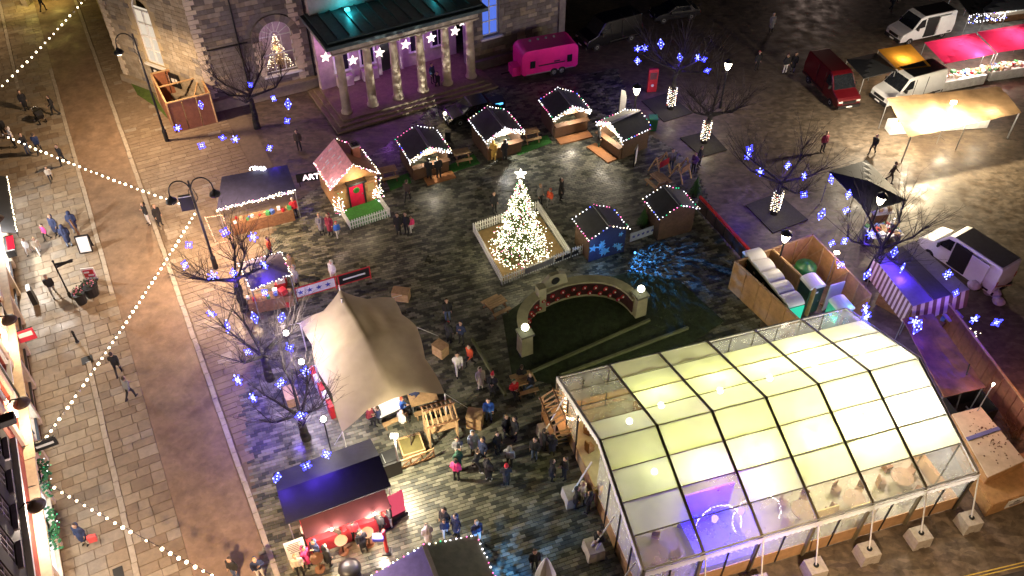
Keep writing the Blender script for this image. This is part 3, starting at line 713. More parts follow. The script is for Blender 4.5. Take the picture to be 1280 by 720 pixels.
# ================================================================ GABLED MARKET HUTS
hutwall = M('hut_boards', (.09, .05, .028), .75, var=.3, scale=5, bump=.3)
ridge_m = M('ridge_strip', (.28, .29, .32), .5)
starwall = M('navy_panel', (.02, .03, .1), .5); star_proj = M('projected_star', (.12, .42, .8), .5)  # star shapes coloured to stand for stars projected in blue light
def hut(ridge_back, ridge_front, width, label, zr=2.45, ze=1.72, front=True, light=120, lcol=(1, .86, .66), deck=None, roofm=None, flip=False, icicle=True, stars=False, group='black roofed market huts'):
    a = G(*ridge_back, zr); b = G(*ridge_front, zr); d = (b - a); dl = d.length; dep = max(2.0, min(dl, 4.2))
    c = (a + b) / 2; rz = math.atan2(d.y, d.x) + math.pi / 2      # local -y points along back->front
    t = thing('market_hut', label, 'market hut', (c.x, c.y, 0), rz, group)
    hw = width / 2; hd = dep / 2; w2 = hw - .22; d2 = hd - .18
    MB().box((-w2, 0, ze / 2), (.08, d2 * 2, ze)).build('side_wall', hutwall, t)
    MB().box((w2, 0, ze / 2), (.08, d2 * 2, ze)).build('side_wall', hutwall, t)
    MB().prism([(-w2 - .04, 0), (w2 + .04, 0), (w2 + .04, ze), (0, zr - .08), (-w2 - .04, ze)], d2 - .04, d2 + .04, plane='xz').build('back_wall', hutwall, t)
    if front:
        MB().box((0, -d2 - .1, .5), (w2 * 2, .12, 1.0)).box((0, -d2 - .16, 1.03), (w2 * 2 + .1, .5, .06)).build('counter', M('counter_boards', (.12, .06, .03), .7), t)
        MB().prism([(-w2, ze + .02), (w2, ze + .02), (0, zr - .1)], -d2 - .04, -d2 + .02, plane='xz').build('gable_board', hutwall, t)
        mb = MB()
        for k in range(10): mb.box((random.uniform(-w2 + .2, w2 - .2), d2 - .25, random.choice((1.08, 1.42))), (.2, .2, .2))
        mb.box((0, d2 - .25, .97), (w2 * 1.8, .4, .04)); mb.box((0, d2 - .25, 1.37), (w2 * 1.8, .4, .03)); mb.build('shelf', pale_wood, t)
    else:
        MB().prism([(-w2 - .04, 0), (w2 + .04, 0), (w2 + .04, ze), (0, zr - .08), (-w2 - .04, ze)], -d2 - .04, -d2 + .04, plane='xz').build('front_wall', starwall if stars else hutwall, t)
    if stars:
        for k in range(11):
            x, z = random.uniform(-w2 + .2, w2 - .2), random.uniform(.3, 1.7); r = random.uniform(.2, .36)
            MB().prism([(x + u, z + v) for u, v in star_poly(r, rot=random.uniform(0, 6))], -d2 - .065, -d2 - .045, plane='xz').build('star_motif', star_proj, t)
    rm = roofm or (felt, felt)
    for s_ in (-1, 1):
        MB().slab([(0, -hd, zr), (0, hd, zr), (s_ * hw, hd, ze - .02), (s_ * hw, -hd, ze - .02)], .07).build('roof_slope', rm[0 if s_ < 0 else 1], t)
    MB().beam((0, -hd - .02, zr + .02), (0, hd + .02, zr + .02), .2, .05).build('ridge_cap', ridge_m, t)
    if icicle:
        fairy('icicle_lights', [(x + random.uniform(-.05, .05), -hd - .03, ze + (zr - ze) * (1 - abs(x) / hw) - random.uniform(.0, .3)) for x in [random.uniform(-hw, hw) for _ in range(110)]], t, [cool, warm], .034, .03, (2, 1))
    sp = .24; pts = along((-hw, -hd, ze), (-hw, hd, ze), sp) + along((hw, -hd, ze), (hw, hd, ze), sp) + along((-hw, hd, ze), (0, hd, zr), sp) + along((0, hd, zr), (hw, hd, ze), sp) + along((-hw, -hd, ze), (0, -hd, zr), sp) + along((0, -hd, zr), (hw, -hd, ze), sp)
    fairy('fairy_lights', [p + Vector((0, 0, .03)) for p in pts], t, r=.045)
    if light and front:
        link('lamp_globe', hglobe, t, (0, -.2, zr - .5)); lamp('hut_light', (0, -.3, zr - .62), light, lcol, .1, t)
    if light: lamp('hut_front_light', (0, -hd - .25, ze + .1), light * 1.1, lcol, .08, t)
    if deck:
        x0, x1 = deck; MB().box(((x0 + x1) / 2 * w2, -hd - .55, .05), ((x1 - x0) * w2, .85, .1)).build('deck', deckm, t)
    return t
hglobe = MB().ball((0, 0, 0), .07).mesh('lamp_globe', EM('hut_globe', (1, .9, .7), 20))
hut((519, 157), (537, 184), 3.1, 'black gabled hut beside the red-door cottage with a couple at its counter', deck=(-.5, 1.1), light=150)
hut((609, 133), (631, 160), 3.1, 'black gabled hut with bright white icicle lights behind the Christmas tree', light=330, lcol=(1, .95, .85))
hut((697, 110), (716, 133), 3.1, 'black gabled hut nearest the pink trailer with an orange deck', deck=(-1, 1), light=170)
pal = M('lantern_lit_roof', (.35, .36, .3), .6, var=.15)  # lantern light on the far slope put into a paler colour
hut((800, 138), (763, 154), 3.0, 'hut with one pale lantern-lit and one dark roof slope beside the white feather flag', deck=(-1, .9), roofm=(pal, felt), light=260)
hut((742, 256), (763, 283), 2.9, zr=2.65, ze=1.92, label= 'black roofed hut with blue stars on its wall beside the tree fence', front=False, light=0, icicle=False, stars=True)
hut((830, 232), (851, 257), 2.9, zr=2.65, ze=1.92, label= 'black roofed hut with plain brown wall near the red barrier', front=False, light=0, icicle=False)
olive = M('olive_roof', (.2, .19, .14), .6, var=.25); blu = M('blue_lit_roof', (.13, .12, .42), .6, var=.2)  # blue light on the left slope is put into its roof colour
h7 = hut((530, 681), (551, 735), 4.9, 'large market hut cut off by the bottom edge with blue-lit and olive roof slopes', zr=3.3, ze=2.4, roofm=(blu, olive), light=0, icicle=False, front=False)

# ================================================================ RED-DOOR COTTAGE
ra, rb = G(418, 173, 3.5), G(441, 206, 3.5); dv = rb - ra; c_ = (ra + rb) / 2
gt = thing('santa_cottage', 'small wooden cottage with pink roof, red door, lights and picket fence', 'cottage', (c_.x, c_.y, 0), math.atan2(dv.y, dv.x) + math.pi / 2)
hd = dv.length / 2; hw = 1.75; ze, zr = 2.15, 3.5
gwood = M('golden_boards', (.42, .22, .08), .65, var=.25, scale=4, bump=.2)
for s_ in (-1, 1): MB().box((s_ * (hw - .25), 0, ze / 2), (.1, hd * 2 - .3, ze)).build('side_wall', gwood, gt)
fw = [(-.55, .05), (.55, .05), (.55, 1.95), (-.55, 1.95)]
mb = MB()
for z in range(9): mb.box((-1.02, -hd + .2, .14 + z * .25), (.94, .08, .23)); mb.box((1.02, -hd + .2, .14 + z * .25), (.94, .08, .23))
mb.prism([(-1.5, 2.2), (1.5, 2.2), (0, zr - .12)], -hd + .16, -hd + .24, plane='xz'); mb.build('front_wall', gwood, gt)
MB().prism([(-1.5, 0), (1.5, 0), (1.5, ze), (0, zr - .12), (-1.5, ze)], hd - .24, hd - .16, plane='xz').build('back_wall', gwood, gt)
dd = MB().box((0, -hd + .14, 1.0), (.98, .08, 1.95)).build('door', M('crimson_door', (.6, .01, .06), .4), gt)
MB().lathe([(.2, -.03), (.24, 0), (.2, .03), (.14, .03), (.12, 0), (.14, -.03)], (0, -hd + .07, 1.35), 12, axis='y').build('wreath', turf, dd)
MB().ball((.38, -hd + .07, .95), .05).build('handle', steel, dd)
MB().box((-.55, -hd + .12, 1.0), (.1, .12, 2.1)).box((.55, -hd + .12, 1.0), (.1, .12, 2.1)).box((0, -hd - .05, 2.12), (1.35, .5, .16)).build('door_hood', black, gt)
for x in (-1.05, 1.05): MB().box((x, -hd + .13, 1.2), (.45, .06, .6)).build('window', EM('cottage_window', (1, .6, .2), .5), gt)
pinkroof = M('pink_shingle', (.75, .36, .36), .7, var=.25, scale=4); brownroof = M('brown_shingle', (.2, .075, .04), .7, var=.25)
for s_ in (-1, 1): MB().slab([(0, -hd, zr), (0, hd, zr), (s_ * hw, hd, ze - .05), (s_ * hw, -hd, ze - .05)], .1).build('roof_slope', pinkroof if s_ < 0 else brownroof, gt)
snow = M('snow_paint', (.75, .7, .7), .8)
mb = MB()
for k in range(12):
    u = random.uniform(.15, .85); y = random.uniform(-hd + .3, hd - .3); z = zr - (zr - ze + .05) * u
    mb = MB(); mb.slab([(-hw * u, y - .06, z + .02), (-hw * u, y + .06, z + .02), (-hw * (u + .14), y + .04, z + .02 - .196), (-hw * (u + .14), y - .04, z + .02 - .196)], .015); mb.build('snow_dash', snow, gt)
mb = MB(); mb.box((.85, .1, 3.2), (.5, .5, .9)); mb.build('chimney', M('chimney_brick', (.45, .15, .1), .8), gt); MB().box((.85, .1, 3.68), (.6, .6, .1)).build('chimney_cap', concrete, gt); MB().box((.85, .1, 3.74), (.36, .36, .03)).build('chimney_flue', black, gt)
pts = along((-hw, -hd, ze), (0, -hd, zr), .09) + along((0, -hd, zr), (hw, -hd, ze), .09) + along((-hw, -hd, ze), (-hw, hd, ze), .16) + along((hw, -hd, ze), (hw, hd, ze), .18) + along((hw, hd, ze), (0, hd, zr), .2)
fairy('fairy_lights', pts, gt, [warm, cool, pinkb], .045, .05, (4, 3, 1))
for sx in (-1, 1): fairy('lit_garland', [(sx * random.uniform(1.05, 1.75), -hd - random.uniform(-.1, .45), random.uniform(.2, 2.1) if random.random() < .3 else random.uniform(.15, 1.1)) for _ in range(75)], gt, [warm, pinkb, greenb, cool], .04, .04, (5, 1, 1, 3))
lamp('porch_light', (0, -hd - .6, 2.3), 130, (1, .8, .55), .1, gt)
lamp('roof_glow', (-hw - .3, -hd - .2, 3.2), 75, (1, .72, .66), .1, gt)
def FXY(a): return Vector((c_.x, c_.y, 0))
MB().box((0, -hd - .95, .03), (2.7, 2.1, .06)).build('lawn', turf, gt)
picket = MB().add([(-.045, -.012, 0), (.045, -.012, 0), (.045, .012, 0), (-.045, .012, 0), (-.045, -.012, .72), (.045, -.012, .72), (.045, .012, .72), (-.045, .012, .72), (0, 0, .8)], [(3, 2, 1, 0), (0, 1, 5, 4), (1, 2, 6, 5), (2, 3, 7, 6), (3, 0, 4, 7), (4, 5, 8), (5, 6, 8), (6, 7, 8), (7, 4, 8)]).mesh('picket', white)
def picket_run(a, b, par, step=.17):
    a = Vector(a); b = Vector(b); d = b - a; n = int(d.length / step); rz = math.atan2(d.y, d.x)
    for i in range(n + 1): link('picket', picket, par, a.lerp(b, i / n), rz)
    k = Vector((-d.y, d.x, 0)).normalized() * .03
    for z in (.22, .55): MB().beam(a + k + Vector((0, 0, z)), b + k + Vector((0, 0, z)), .025, .07).build('rail', white, par)
fc = thing('picket_fence', 'white picket fence round the little lawn of the red-door cottage', 'fence', gt.location, gt.rotation_euler[2])
for a, b in (((-1.4, -hd - 2.05, .05), (1.4, -hd - 2.05, .05)), ((-1.4, -hd - 2.05, .05), (-1.4, -hd - .4, .05)), ((1.4, -hd - 2.05, .05), (1.4, -hd - .4, .05))): picket_run(a, b, fc)

# ================================================================ CHRISTMAS TREE IN ITS FENCED BED
fa, fb, fd = G(628, 356), G(712, 322), G(592, 290); fe = G(672, 262)
ft = thing('picket_fence', 'white picket fence squared round the big Christmas tree', 'fence', fa)
for a, b in ((fa, fb), (fa, fd), (fb, fe), (fd, fe)): picket_run(a - fa, b - fa, ft)
f2 = thing('picket_fence', 'short run of white picket fence between the tree and the blue star hut', 'fence', fb + Vector((.1, .05, 0)))
picket_run((.1, .05, 0), G(744, 311) - fb, f2)
bd = MB(); bd.slab([q + Vector((0, 0, .05)) for q in (fa.lerp(fe, .03), fb.lerp(fd, .03), fe.lerp(fa, .03), fd.lerp(fb, .03))], .08)
tag(bd.build('tree_bed', M('tan_bed', (.26, .17, .07), .85, var=.3, scale=3, bump=.3)), kind='structure')
bn = thing('fence_banner', 'grey banner with dark lettering tied to the tree fence front', 'banner', fa + (fb - fa) * .33 + (fb - fa).normalized().cross(Vector((0, 0, 1))) * .06, ang(fa, fb))
MB().box((1.0, 0, .42), (2.1, .02, .45)).build('cloth', M('banner_grey', (.25, .25, .24), .7), bn)
for k in range(3): MB().box((2.45 + k * .62, 0, .3), (.5, .02, .28)).build('lettered_strip', black, bn)
tc = G(650, 316); xt = thing('christmas_tree', 'tall Christmas tree covered in white fairy lights with a star on top', 'Christmas tree', tc)
MB().tube((0, 0, 0), (0, 0, 6.0), .16, .03, 8).build('trunk', wood, xt)
mb = MB(); fir = M('fir_needles', (.09, .12, .03), .8, var=.4)
lpts = []
def tree_r(h): return 2.0 * (1 - h) ** .9 * (.82 + .18 * math.sin(h * 30)) + .05
for i in range(1500):
    h = random.random() ** 1.5; a = random.uniform(0, 6.283); r = tree_r(h) * random.uniform(.75, 1.08); z = .45 + h * 5.4
    p = Vector((r * .15 * math.cos(a), r * .15 * math.sin(a), z + .12)); q = Vector((r * math.cos(a), r * math.sin(a), z - .12 * r))
    mb.tube(p, q, .022, .006, 3)
    d = (q - p)
    for k in range(5):
        b0 = p + d * random.uniform(.3, 1); e = b0 + Vector((random.uniform(-.16, .16), random.uniform(-.16, .16), random.uniform(-.1, .05))) + d.normalized() * .12
        s_ = Vector((0, 0, .035)); mb.add([b0 - s_, b0 + s_, e], [(0, 1, 2)])
    if random.random() < .92: lpts.append(q + Vector((random.uniform(-.05, .05), random.uniform(-.05, .05), .02)))
    if random.random() < .8: lpts.append(p + d * random.uniform(.5, .95))
mb.build('crown', fir, xt, fix=False)
fairy('fairy_lights', lpts, xt, [EM('tree_bulb', (1, .92, .68), 10), pinkb, greenb, redb], .034, .02, (15, 1.6, .8, .6))
for z, r in ((1.2, 1.5), (2.6, 1.2), (4.2, .8)):
    for k in range(3): a = k * 2.1 + z; lamp('tree_glow', ((r + .5) * math.cos(a), (r + .5) * math.sin(a), z), 36, (1, .86, .5), .3, xt); lamp('tree_core_glow', (r * .55 * math.cos(a + 1), r * .55 * math.sin(a + 1), z), 26, (1, .9, .5), .2, xt)
MB().prism(star_poly(.36), -.06, .06, plane='xz').xf(Matrix.Translation((0, 0, 6.3))).build('star', EM('tree_star', (1, .9, .75), 9), xt)

# ================================================================ CURVED MEMORIAL
e0, e1 = G(656, 440), G(797, 392); mid = (e0 + e1) / 2; mr = ang(e0, e1); hl = (e1 - e0).length / 2
me_ = thing('war_memorial', 'curved stone memorial wall with red wreaths and lamp-topped end pillars', 'memorial', mid, mr)
pale = M('memorial_stone', (.3, .28, .17), .8, var=.2, scale=2, bump=.2)
prof = []; N = 30; depth = 3.0
def arcp(t, off=0): a = math.pi * t; return Vector(((hl - .2 + off) * -math.cos(a), (depth + off) * math.sin(a) ** .8, 0))
mb = MB(); cop = MB(); red = MB()
for i in range(N):
    for (m_, o0, o1, z0, z1) in ((mb, -.2, .2, 0, 1.25), (cop, -.3, .3, 1.25, 1.38), (red, -.27, -.2, .3, 1.18)):
        p = [arcp(i / N, o0), arcp((i + 1) / N, o0), arcp((i + 1) / N, o1), arcp(i / N, o1)]
        m_.hexa([q + Vector((0, 0, z0)) for q in p] + [q + Vector((0, 0, z1)) for q in p])
mb.build('curved_wall', pale, me_); cop.build('coping', pale, me_); red.build('name_panel', M('dark_red_panel', (.035, .008, .008), .6), me_)
wr = MB().lathe([(.09, -.02), (.13, .02), (.17, .0), (.14, -.04)], (0, 0, 0), 10, axis='y').mesh('wreath', M('poppy_red', (.3, .012, .018), .7))
dot = MB().ball((0, 0, 0), .055, 6, 4).mesh('white_card', white)
for i in range(26):
    t = (i + 1.2) / 28.4; p = arcp(t, -.33); z = .48 + (i % 2) * .45
    link('wreath', wr, me_, p + Vector((0, 0, z))); link('white_card', dot, me_, p + Vector((0, -.06, z + .02)))
for s_ in (-1, 1):
    MB().box((s_ * hl, 0, .8), (.72, .72, 1.6), taper=.92).build('pillar', pale, me_); MB().box((s_ * hl, 0, 1.66), (.82, .82, .14)).build('pillar_cap', M('cap_stone', (.1, .1, .07), .8), me_)
    MB().tube((s_ * hl, 0, 1.73), (s_ * hl, 0, 1.9), .07).build('lamp_stem', iron, me_)
    MB().ball((s_ * hl, 0, 2.08), .22, 12, 8).build('lamp_globe', EM('memorial_globe', (1, .97, .7), 9), me_); lamp('memorial_light', (s_ * hl, -.0, 2.42), 26, (1, .93, .55), .15, me_)
cp = arcp(.36, -.1)
MB().box((cp.x, cp.y, 1.0), (.5, .5, 2.0)).build('central_pier', pale, me_)
MB().prism([(-.8, 1.5), (.9, 1.5), (.75, 2.2), (.3, 2.45), (-.3, 2.4), (-.7, 2.0)], -.14, .14, plane='xz').xf(Matrix.Translation((cp.x + .95, cp.y + .25, 0))).build('crest_panel', pale, me_)
MB().lathe([(.27, -.02), (.27, .02)], (cp.x + 1.0, cp.y + .1, 1.95), 16, axis='y').build('bronze_disc', iron, me_)
# ================================================================ OTHER STALLS AND TENTS
def quadstall(corners, z, label, name='market_stall', cat='stall', mat_=None, legs=True, thick=.06, peak=0, ridge=None, lights=None, group=None, sag=0, n=8):
    """a canopy over four pixel corners (given clockwise) at height z with four posts"""
    zz = z if hasattr(z, '__len__') else [z] * 4
    q = [G(*c, h) for c, h in zip(corners, zz)]; c = sum(q, Vector()) / 4; o = Vector((c.x, c.y, 0))
    t = thing(name, label, cat, o, 0, group); q = [p - o for p in q]
    mb = MB(); pts = []
    for j in range(n + 1):
        for i in range(n + 1):
            u, v = i / n, j / n; p = q[0].lerp(q[1], u).lerp(q[3].lerp(q[2], u), v)
            k = 1 - max(abs(2 * u - 1), abs(2 * v - 1))
            h = peak * k if ridge is None else peak * (1 - abs(2 * (u if ridge == 'v' else v) - 1))
            h -= sag * math.sin(math.pi * u) * math.sin(math.pi * v) + ((.07 * noise.noise(p * 1.3) + .035 * noise.noise(p * 4)) if sag else 0)
            pts.append(p + Vector((0, 0, h)))
    m = (n + 1) ** 2; pts2 = [p - Vector((0, 0, thick)) for p in pts]
    fs = [(j * (n + 1) + i, j * (n + 1) + i + 1, (j + 1) * (n + 1) + i + 1, (j + 1) * (n + 1) + i) for j in range(n) for i in range(n)]
    if thick: fs = fs + [tuple(k + m for k in reversed(f)) for f in fs]
    rim = [i for i in range(n + 1)] + [(j + 1) * (n + 1) - 1 for j in range(1, n + 1)] + [n * (n + 1) + i for i in range(n - 1, -1, -1)] + [j * (n + 1) for j in range(n - 1, 0, -1)]
    if thick: fs += [(rim[i], rim[(i + 1) % len(rim)], m + rim[(i + 1) % len(rim)], m + rim[i]) for i in range(len(rim))]
    mb.add(pts + (pts2 if thick else []), fs); mb.build('canopy', mat_, t)
    if legs:
        for p in q: MB().tube((p.x * .96, p.y * .96, 0), (p.x * .96, p.y * .96, p.z - .02), .035, n=6).build('leg', steel, t)
    return t, q
def counter(t, a, b, w_=.7, h=.9, m=None, goods=0, gm=None, name='counter'):
    MB().beam(Vector(a) + Vector((0, 0, h / 2)), Vector(b) + Vector((0, 0, h / 2)), w_, h).build(name, m or wood, t)
    if goods:
        mb = MB(); random.seed(len(t.children))
        for k in range(goods):
            p = Vector(a).lerp(Vector(b), (k + .5) / goods); s_ = random.uniform(.12, .28)
            mb.box((p.x + random.uniform(-.2, .2), p.y + random.uniform(-.2, .2), h + s_ / 2), (s_, s_, s_), random.random(), k % len(gm))
        o = mb.build('goods', gm, t); o['kind'] = 'stuff'
GOODS = [white, redm, pale_wood, M('green_goods', (.05, .25, .08), .6), M('blue_goods', (.08, .15, .45), .6)]
navyroof = M('navy_roof_sheet', (.05, .05, .11), .5, var=.25)
t, q = quadstall([(277, 221), (359, 206), (370, 237), (271, 262)], [2.9, 2.9, 2.4, 2.4], 'long stall with dark navy roof and thick light garland along its front', mat_=navyroof)
fairy('lit_garland', [p + Vector((random.uniform(-.05, .05), -.08 + random.uniform(-.08, .08), random.uniform(-.12, .1))) for p in along(q[3], q[2], .04)], t, [warm, cool, pinkb], .045, .03, (4, 3, .6))
fairy('light_cluster', [q[0].lerp(q[1], .55) + Vector((random.uniform(-.6, .6), 0, random.uniform(0, .3))) for _ in range(40)], t, [cool], .05)
counter(t, Vector((q[3].x * .8, q[3].y * .75, 0)), Vector((q[2].x * .8, q[2].y * .75, 0)), goods=14, gm=GOODS)
lamp('stall_light', (0, -.3, 2.1), 110, (1, .75, .45), .1, t)
lamp('garland_glow', q[3].lerp(q[2], .5) + Vector((.15, -.4, -.1)), 60, (1, .85, .6), .3, t)
t = thing('leaning_light_frame', 'tall rectangular frame outlined in pink white lights by the double lamp', 'light frame', G(281, 303), R(15))  # a leaning frame outlined in bulbs, not a doorway
fr = [(-.55, 0, .05), (.5, 0, .05), (.3, .2, 2.1), (-.75, .2, 2.1)]
fairy('bulbs', sum([along(fr[i], fr[(i + 1) % 4], .06) for i in range(4)], []), t, [EM('pinkish_bulb', (1, .5, .38), 3)], .04, .02, (1,))
mb = MB(); [mb.beam(fr[i], fr[(i + 1) % 4], .04, .04) for i in range(4)]; mb.beam((-.02, -.02, .1), (-.2, .9, .05), .04, .04); mb.build('frame', pale_wood, t); lamp('frame_glow', (0, -.4, 1), 70, (1, .5, .45), .3, t)
t = thing('trestle_table', 'dark metal frame table in front of the navy roofed stall', 'table', G(327, 280), R(20))
MB().box((0, 0, .78), (1.15, .7, .04)).build('table_top', pale_wood, t)
for x in (-.53, .53):
    for y in (-.3, .3): MB().box((x, y, .38), (.05, .05, .76)).build('leg', black, t)
MB().box((0, -.3, .4), (1.1, .04, .04)).build('rail', black, t)
# neon sign
t = thing('neon_sign', 'dark board with pink lit letters beside the red-door cottage', 'sign', G(390, 232), R(14))
MB().box((0, .05, .75), (1.9, .06, .7)).build('board', black, t); MB().box((-.8, .1, .2), (.06, .06, .4)).box((.8, .1, .2), (.06, .06, .4)).build('post', iron, t)
o = link('lettering', text_mesh('ART', .62, EM('neon_pink', (1, .72, .78), 5)), t, (.05, -.0, .55)); o.rotation_euler = (R(90), 0, 0)
# small square stall with light edging
t, q = quadstall([(298, 329), (351, 315), (364, 343), (314, 363)], 2.5, 'small square stall edged with lights beneath the bare tree on the left', mat_=M('violet_roof', (.12, .1, .16), .5), peak=.25)
fairy('fairy_lights', sum([along(q[i], q[(i + 1) % 4], .16) for i in range(4)], []), t, [warm, cool, pinkb], .045, .05, (3, 3, 1))
counter(t, Vector((-1.2, -.9, 0)), Vector((1.3, -.2, 0)), goods=8, gm=GOODS)
lamp('stall_light', (.2, -.2, 2.0), 90, (1, .7, .55), .1, t)
for (p, lab) in (((352, 358), 'red and white striped drum beside the small light-edged stall'), ((357, 380), 'red and white gift tower at the end of the wooden bench'), ):
    t = thing('gift_stack', lab, 'decoration', G(*p)); 
    for k in range(3): MB().box((0, 0, .22 + k * .42), (.62 - k * .1, .62 - k * .1, .4), k * .4).build('gift_box', (redm, white, redm)[k], t)
t = thing('bench', 'long pinkish wooden bench left of the stretch tent beside red gift tower', 'bench', G(336, 384), R(22))
for k in range(3): MB().box((0, -.16 + k * .16, .45), (1.9, .13, .05)).build('slat', pale_wood, t)
for x in (-.8, .8): MB().box((x, 0, .21), (.08, .4, .42)).build('leg', wood, t)
# long barrier with star banner
a, b = G(371, 376), G(464, 348); t = thing('banner_barrier', 'long red framed barrier with white and blue star banner above the stretch tent', 'barrier', a, ang(a, b)); L = (b - a).length
MB().box((L * .27, 0, .6), (L * .5, .04, .7)).build('star_panel', M('pale_banner', (.6, .58, .62), .6), t)
for k in range(4):
    x = L * (.07 + k * .12); MB().prism([(x + u, .6 + v) for u, v in star_poly(.2)], -.045, -.025, plane='xz').build('star', M('navy_star', (.03, .04, .3), .6), t)
MB().box((L * .78, 0, .6), (L * .42, .04, .7)).build('dark_panel', black, t); MB().box((L * .78, -.03, .6), (L * .3, .02, .12)).build('lettered_strip', white, t)
mb = MB(); [mb.beam((x0, 0, z), (x1, 0, z), .06, .06) for x0, x1, z in ((0, L, 1.0), (0, L, .2))]; [mb.box((L * k, 0, .5), (.07, .07, 1.1)) for k in (0.005, .53, .57, .995)]; mb.build('frame', redm, t)
# stretch tent
ctl = [[(375, 404, 2.3), (427, 374, 3.7), (491, 372, 2.7)], [(394, 456, 2.6), (459, 424, 4.2), (521, 409, 3.1)], [(428, 540, 2.2), (491, 498, 3.0), (556, 492, 2.5)]]
cv = [[G(*c) for c in r] for r in ctl]; o_ = Vector((cv[1][1].x, cv[1][1].y, 0))
st = thing('stretch_tent', 'big beige stretch tent with pole peaks beside the crowd', 'tent', o_); n = 28; pts = []
for j in range(n + 1):
    for i in range(n + 1):
        u, v = 2 * i / n, 2 * j / n; a, b = min(1, int(u)), min(1, int(v)); fu, fv = u - a, v - b
        p = cv[b][a].lerp(cv[b][a + 1], fu).lerp(cv[b + 1][a].lerp(cv[b + 1][a + 1], fu), fv)
        lg = lambda w: ((w - 1) * (w - 2) / 2, -w * (w - 2), w * (w - 1) / 2)
        zq = sum(lg(v)[jj] * lg(u)[ii] * cv[jj][ii].z for jj in range(3) for ii in range(3))
        dp = math.hypot(u - 1, v) ; dip = (p.z - zq) * .62 + .22 * math.sin(math.pi * fu) * math.sin(math.pi * fv) - .75 * math.exp(-dp * 5.5) - .12 * math.exp(-math.hypot(u - 1, v - 1) * 6)
        dip -= .025 * noise.noise(Vector((u * 5, v * 5, 1)))
        e = math.sin(math.pi * min(1, u / 2)) * math.sin(math.pi * v / 2)
        k = .08 * math.sin(16 * (u - 1) + 3 * v) * max(0, 1 - ((u - 1.35) ** 2 + (v - .6) ** 2) * 6)
        edge = Vector((0, 0, 0)); cen = cv[1][1]
        s_ = .3 * (1 - e); q = p + (cen - p).normalized() * s_ * (1 - abs(math.cos(math.pi * u)) * abs(math.cos(math.pi * v))) * (1 if (i in (0, n) or j in (0, n)) else .5)
        pts.append(Vector((q.x, q.y, p.z - dip + k)) - o_)
mb = MB(); mb.add(pts, [(j * (n + 1) + i, j * (n + 1) + i + 1, (j + 1) * (n + 1) + i + 1, (j + 1) * (n + 1) + i) for j in range(n) for i in range(n)])
cl = mb.build('canopy', SHEET('stretch_cloth', (.42, .34, .22), .28, 0, .8, .08, 1.5), st, smooth=True)
for c, z in (((459, 424), 4.1), ((427, 374), 4.3)):
    p = G(*c, z) - o_; MB().tube((p.x, p.y, 0), (p.x, p.y, p.z + .05), .05).build('pole', alu, st)
MB().tube(G(427, 374, 3.7) - o_ + Z * .6, G(427, 374, 3.7) - o_ + Z * 1.1, .05, .02).build('spire', alu, st)
for c, z, e in (((375, 404), 2.3, (348, 408)), ((491, 372), 2.6, (505, 368)), ((556, 492), 2.5, (588, 512)), ((428, 540), 2.2, (418, 556)), ((394, 456), 2.5, (372, 470)), ((521, 409), 2.9, (548, 420))):
    p = G(*c, z) - o_; MB().tube((p.x, p.y, 0), p, .04).build('side_pole', alu, st); MB().tube(p, G(*e, .1) - o_, .015, n=4).build('guy_rope', white, st)
bulb_l = MB().ball((0, 0, 0), .15, 10, 7).mesh('globe', EM('tent_globe', (1, .93, .85), 16))
for c, z, e, lab in (((376, 418), 3.9, 1150, 'white globe lamp at the upper left corner of the stretch tent'), ((396, 454), 3.9, 480, 'white globe lamp halfway down the left edge of the stretch tent'), ((424, 526), 2.9, 60, 'white globe lamp at the lower left corner of the stretch tent')):
    t = thing('globe_lamp', lab, 'lamp', G(*c, 0)); p = G(*c, z) - G(*c, 0); p = Vector((0, 0, z))
    q = G(*c, z); t.location = (q.x - .8, q.y + .1, 0); MB().tube((0, 0, 0), (0, 0, z), .03).build('post', iron, t); link('globe', bulb_l, t, p); lamp('globe_light', p + Vector((0, 0, .35)), e, (1, .85, .78), .15, t)
for x, y in ((-.8, 1.2), (.9, -1.3), (-1.2, -1.6)): lamp('tent_inside_light', (x, y, 1.75), 90, (1, .84, .6), .15, st); link('pendant_lamp', hglobe, st, (x, y, 1.95))
# side panel of red bunting along left edge
t = thing('red_counter', 'red and white counter along the left side under the stretch tent', 'counter', G(404, 500), 0); a, b = G(392, 472) - G(404, 500), G(416, 520) - G(404, 500)
for k in range(5):
    p = a.lerp(b, k / 4.6); qv = a.lerp(b, (k + .9) / 4.6); MB().beam(p + Vector((0, 0, .5)), qv + Vector((0, 0, .5)), .25, 1.0).build('panel', (redm, white)[k % 2], t)
# black bar stall with red-lit front
barroof = M('black_tarp', (.009, .01, .013), .6, var=.3, bump=.3, bscale=3)
t, q = quadstall([(341, 592), (463, 548), (489, 608), (358, 655)], [2.5, 2.5, 2.6, 2.6], 'black roofed bar stall with red lit front and two blue lights above it', mat_=barroof, peak=.55, ridge='u', n=10)
bx = (q[2] - q[3]).normalized(); by = (q[0] - q[3]).normalized(); Z = Vector((0, 0, 1))
f0 = Vector((q[3].x, q[3].y, 0)) + bx * .6; f1 = Vector((q[2].x, q[2].y, 0)) - bx * .3
mb = MB(); aw = [f0 + by * .3 + Z * 2.45, f1 + by * .3 + Z * 2.45, f1 - by * .75 + Z * 2.05, f0 - by * .75 + Z * 2.05]; mb.slab(aw, .04); mb.build('front_awning', M('dark_maroon', (.06, .01, .012), .6), t)
counter(t, f0 - by * .15, f1 - by * .15, .6, 1.05, M('red_counter', (.4, .03, .04), .5))
counter(t, f0 + by * 2, f1 + by * 2, .5, 1.9, wood, name='back_shelf')
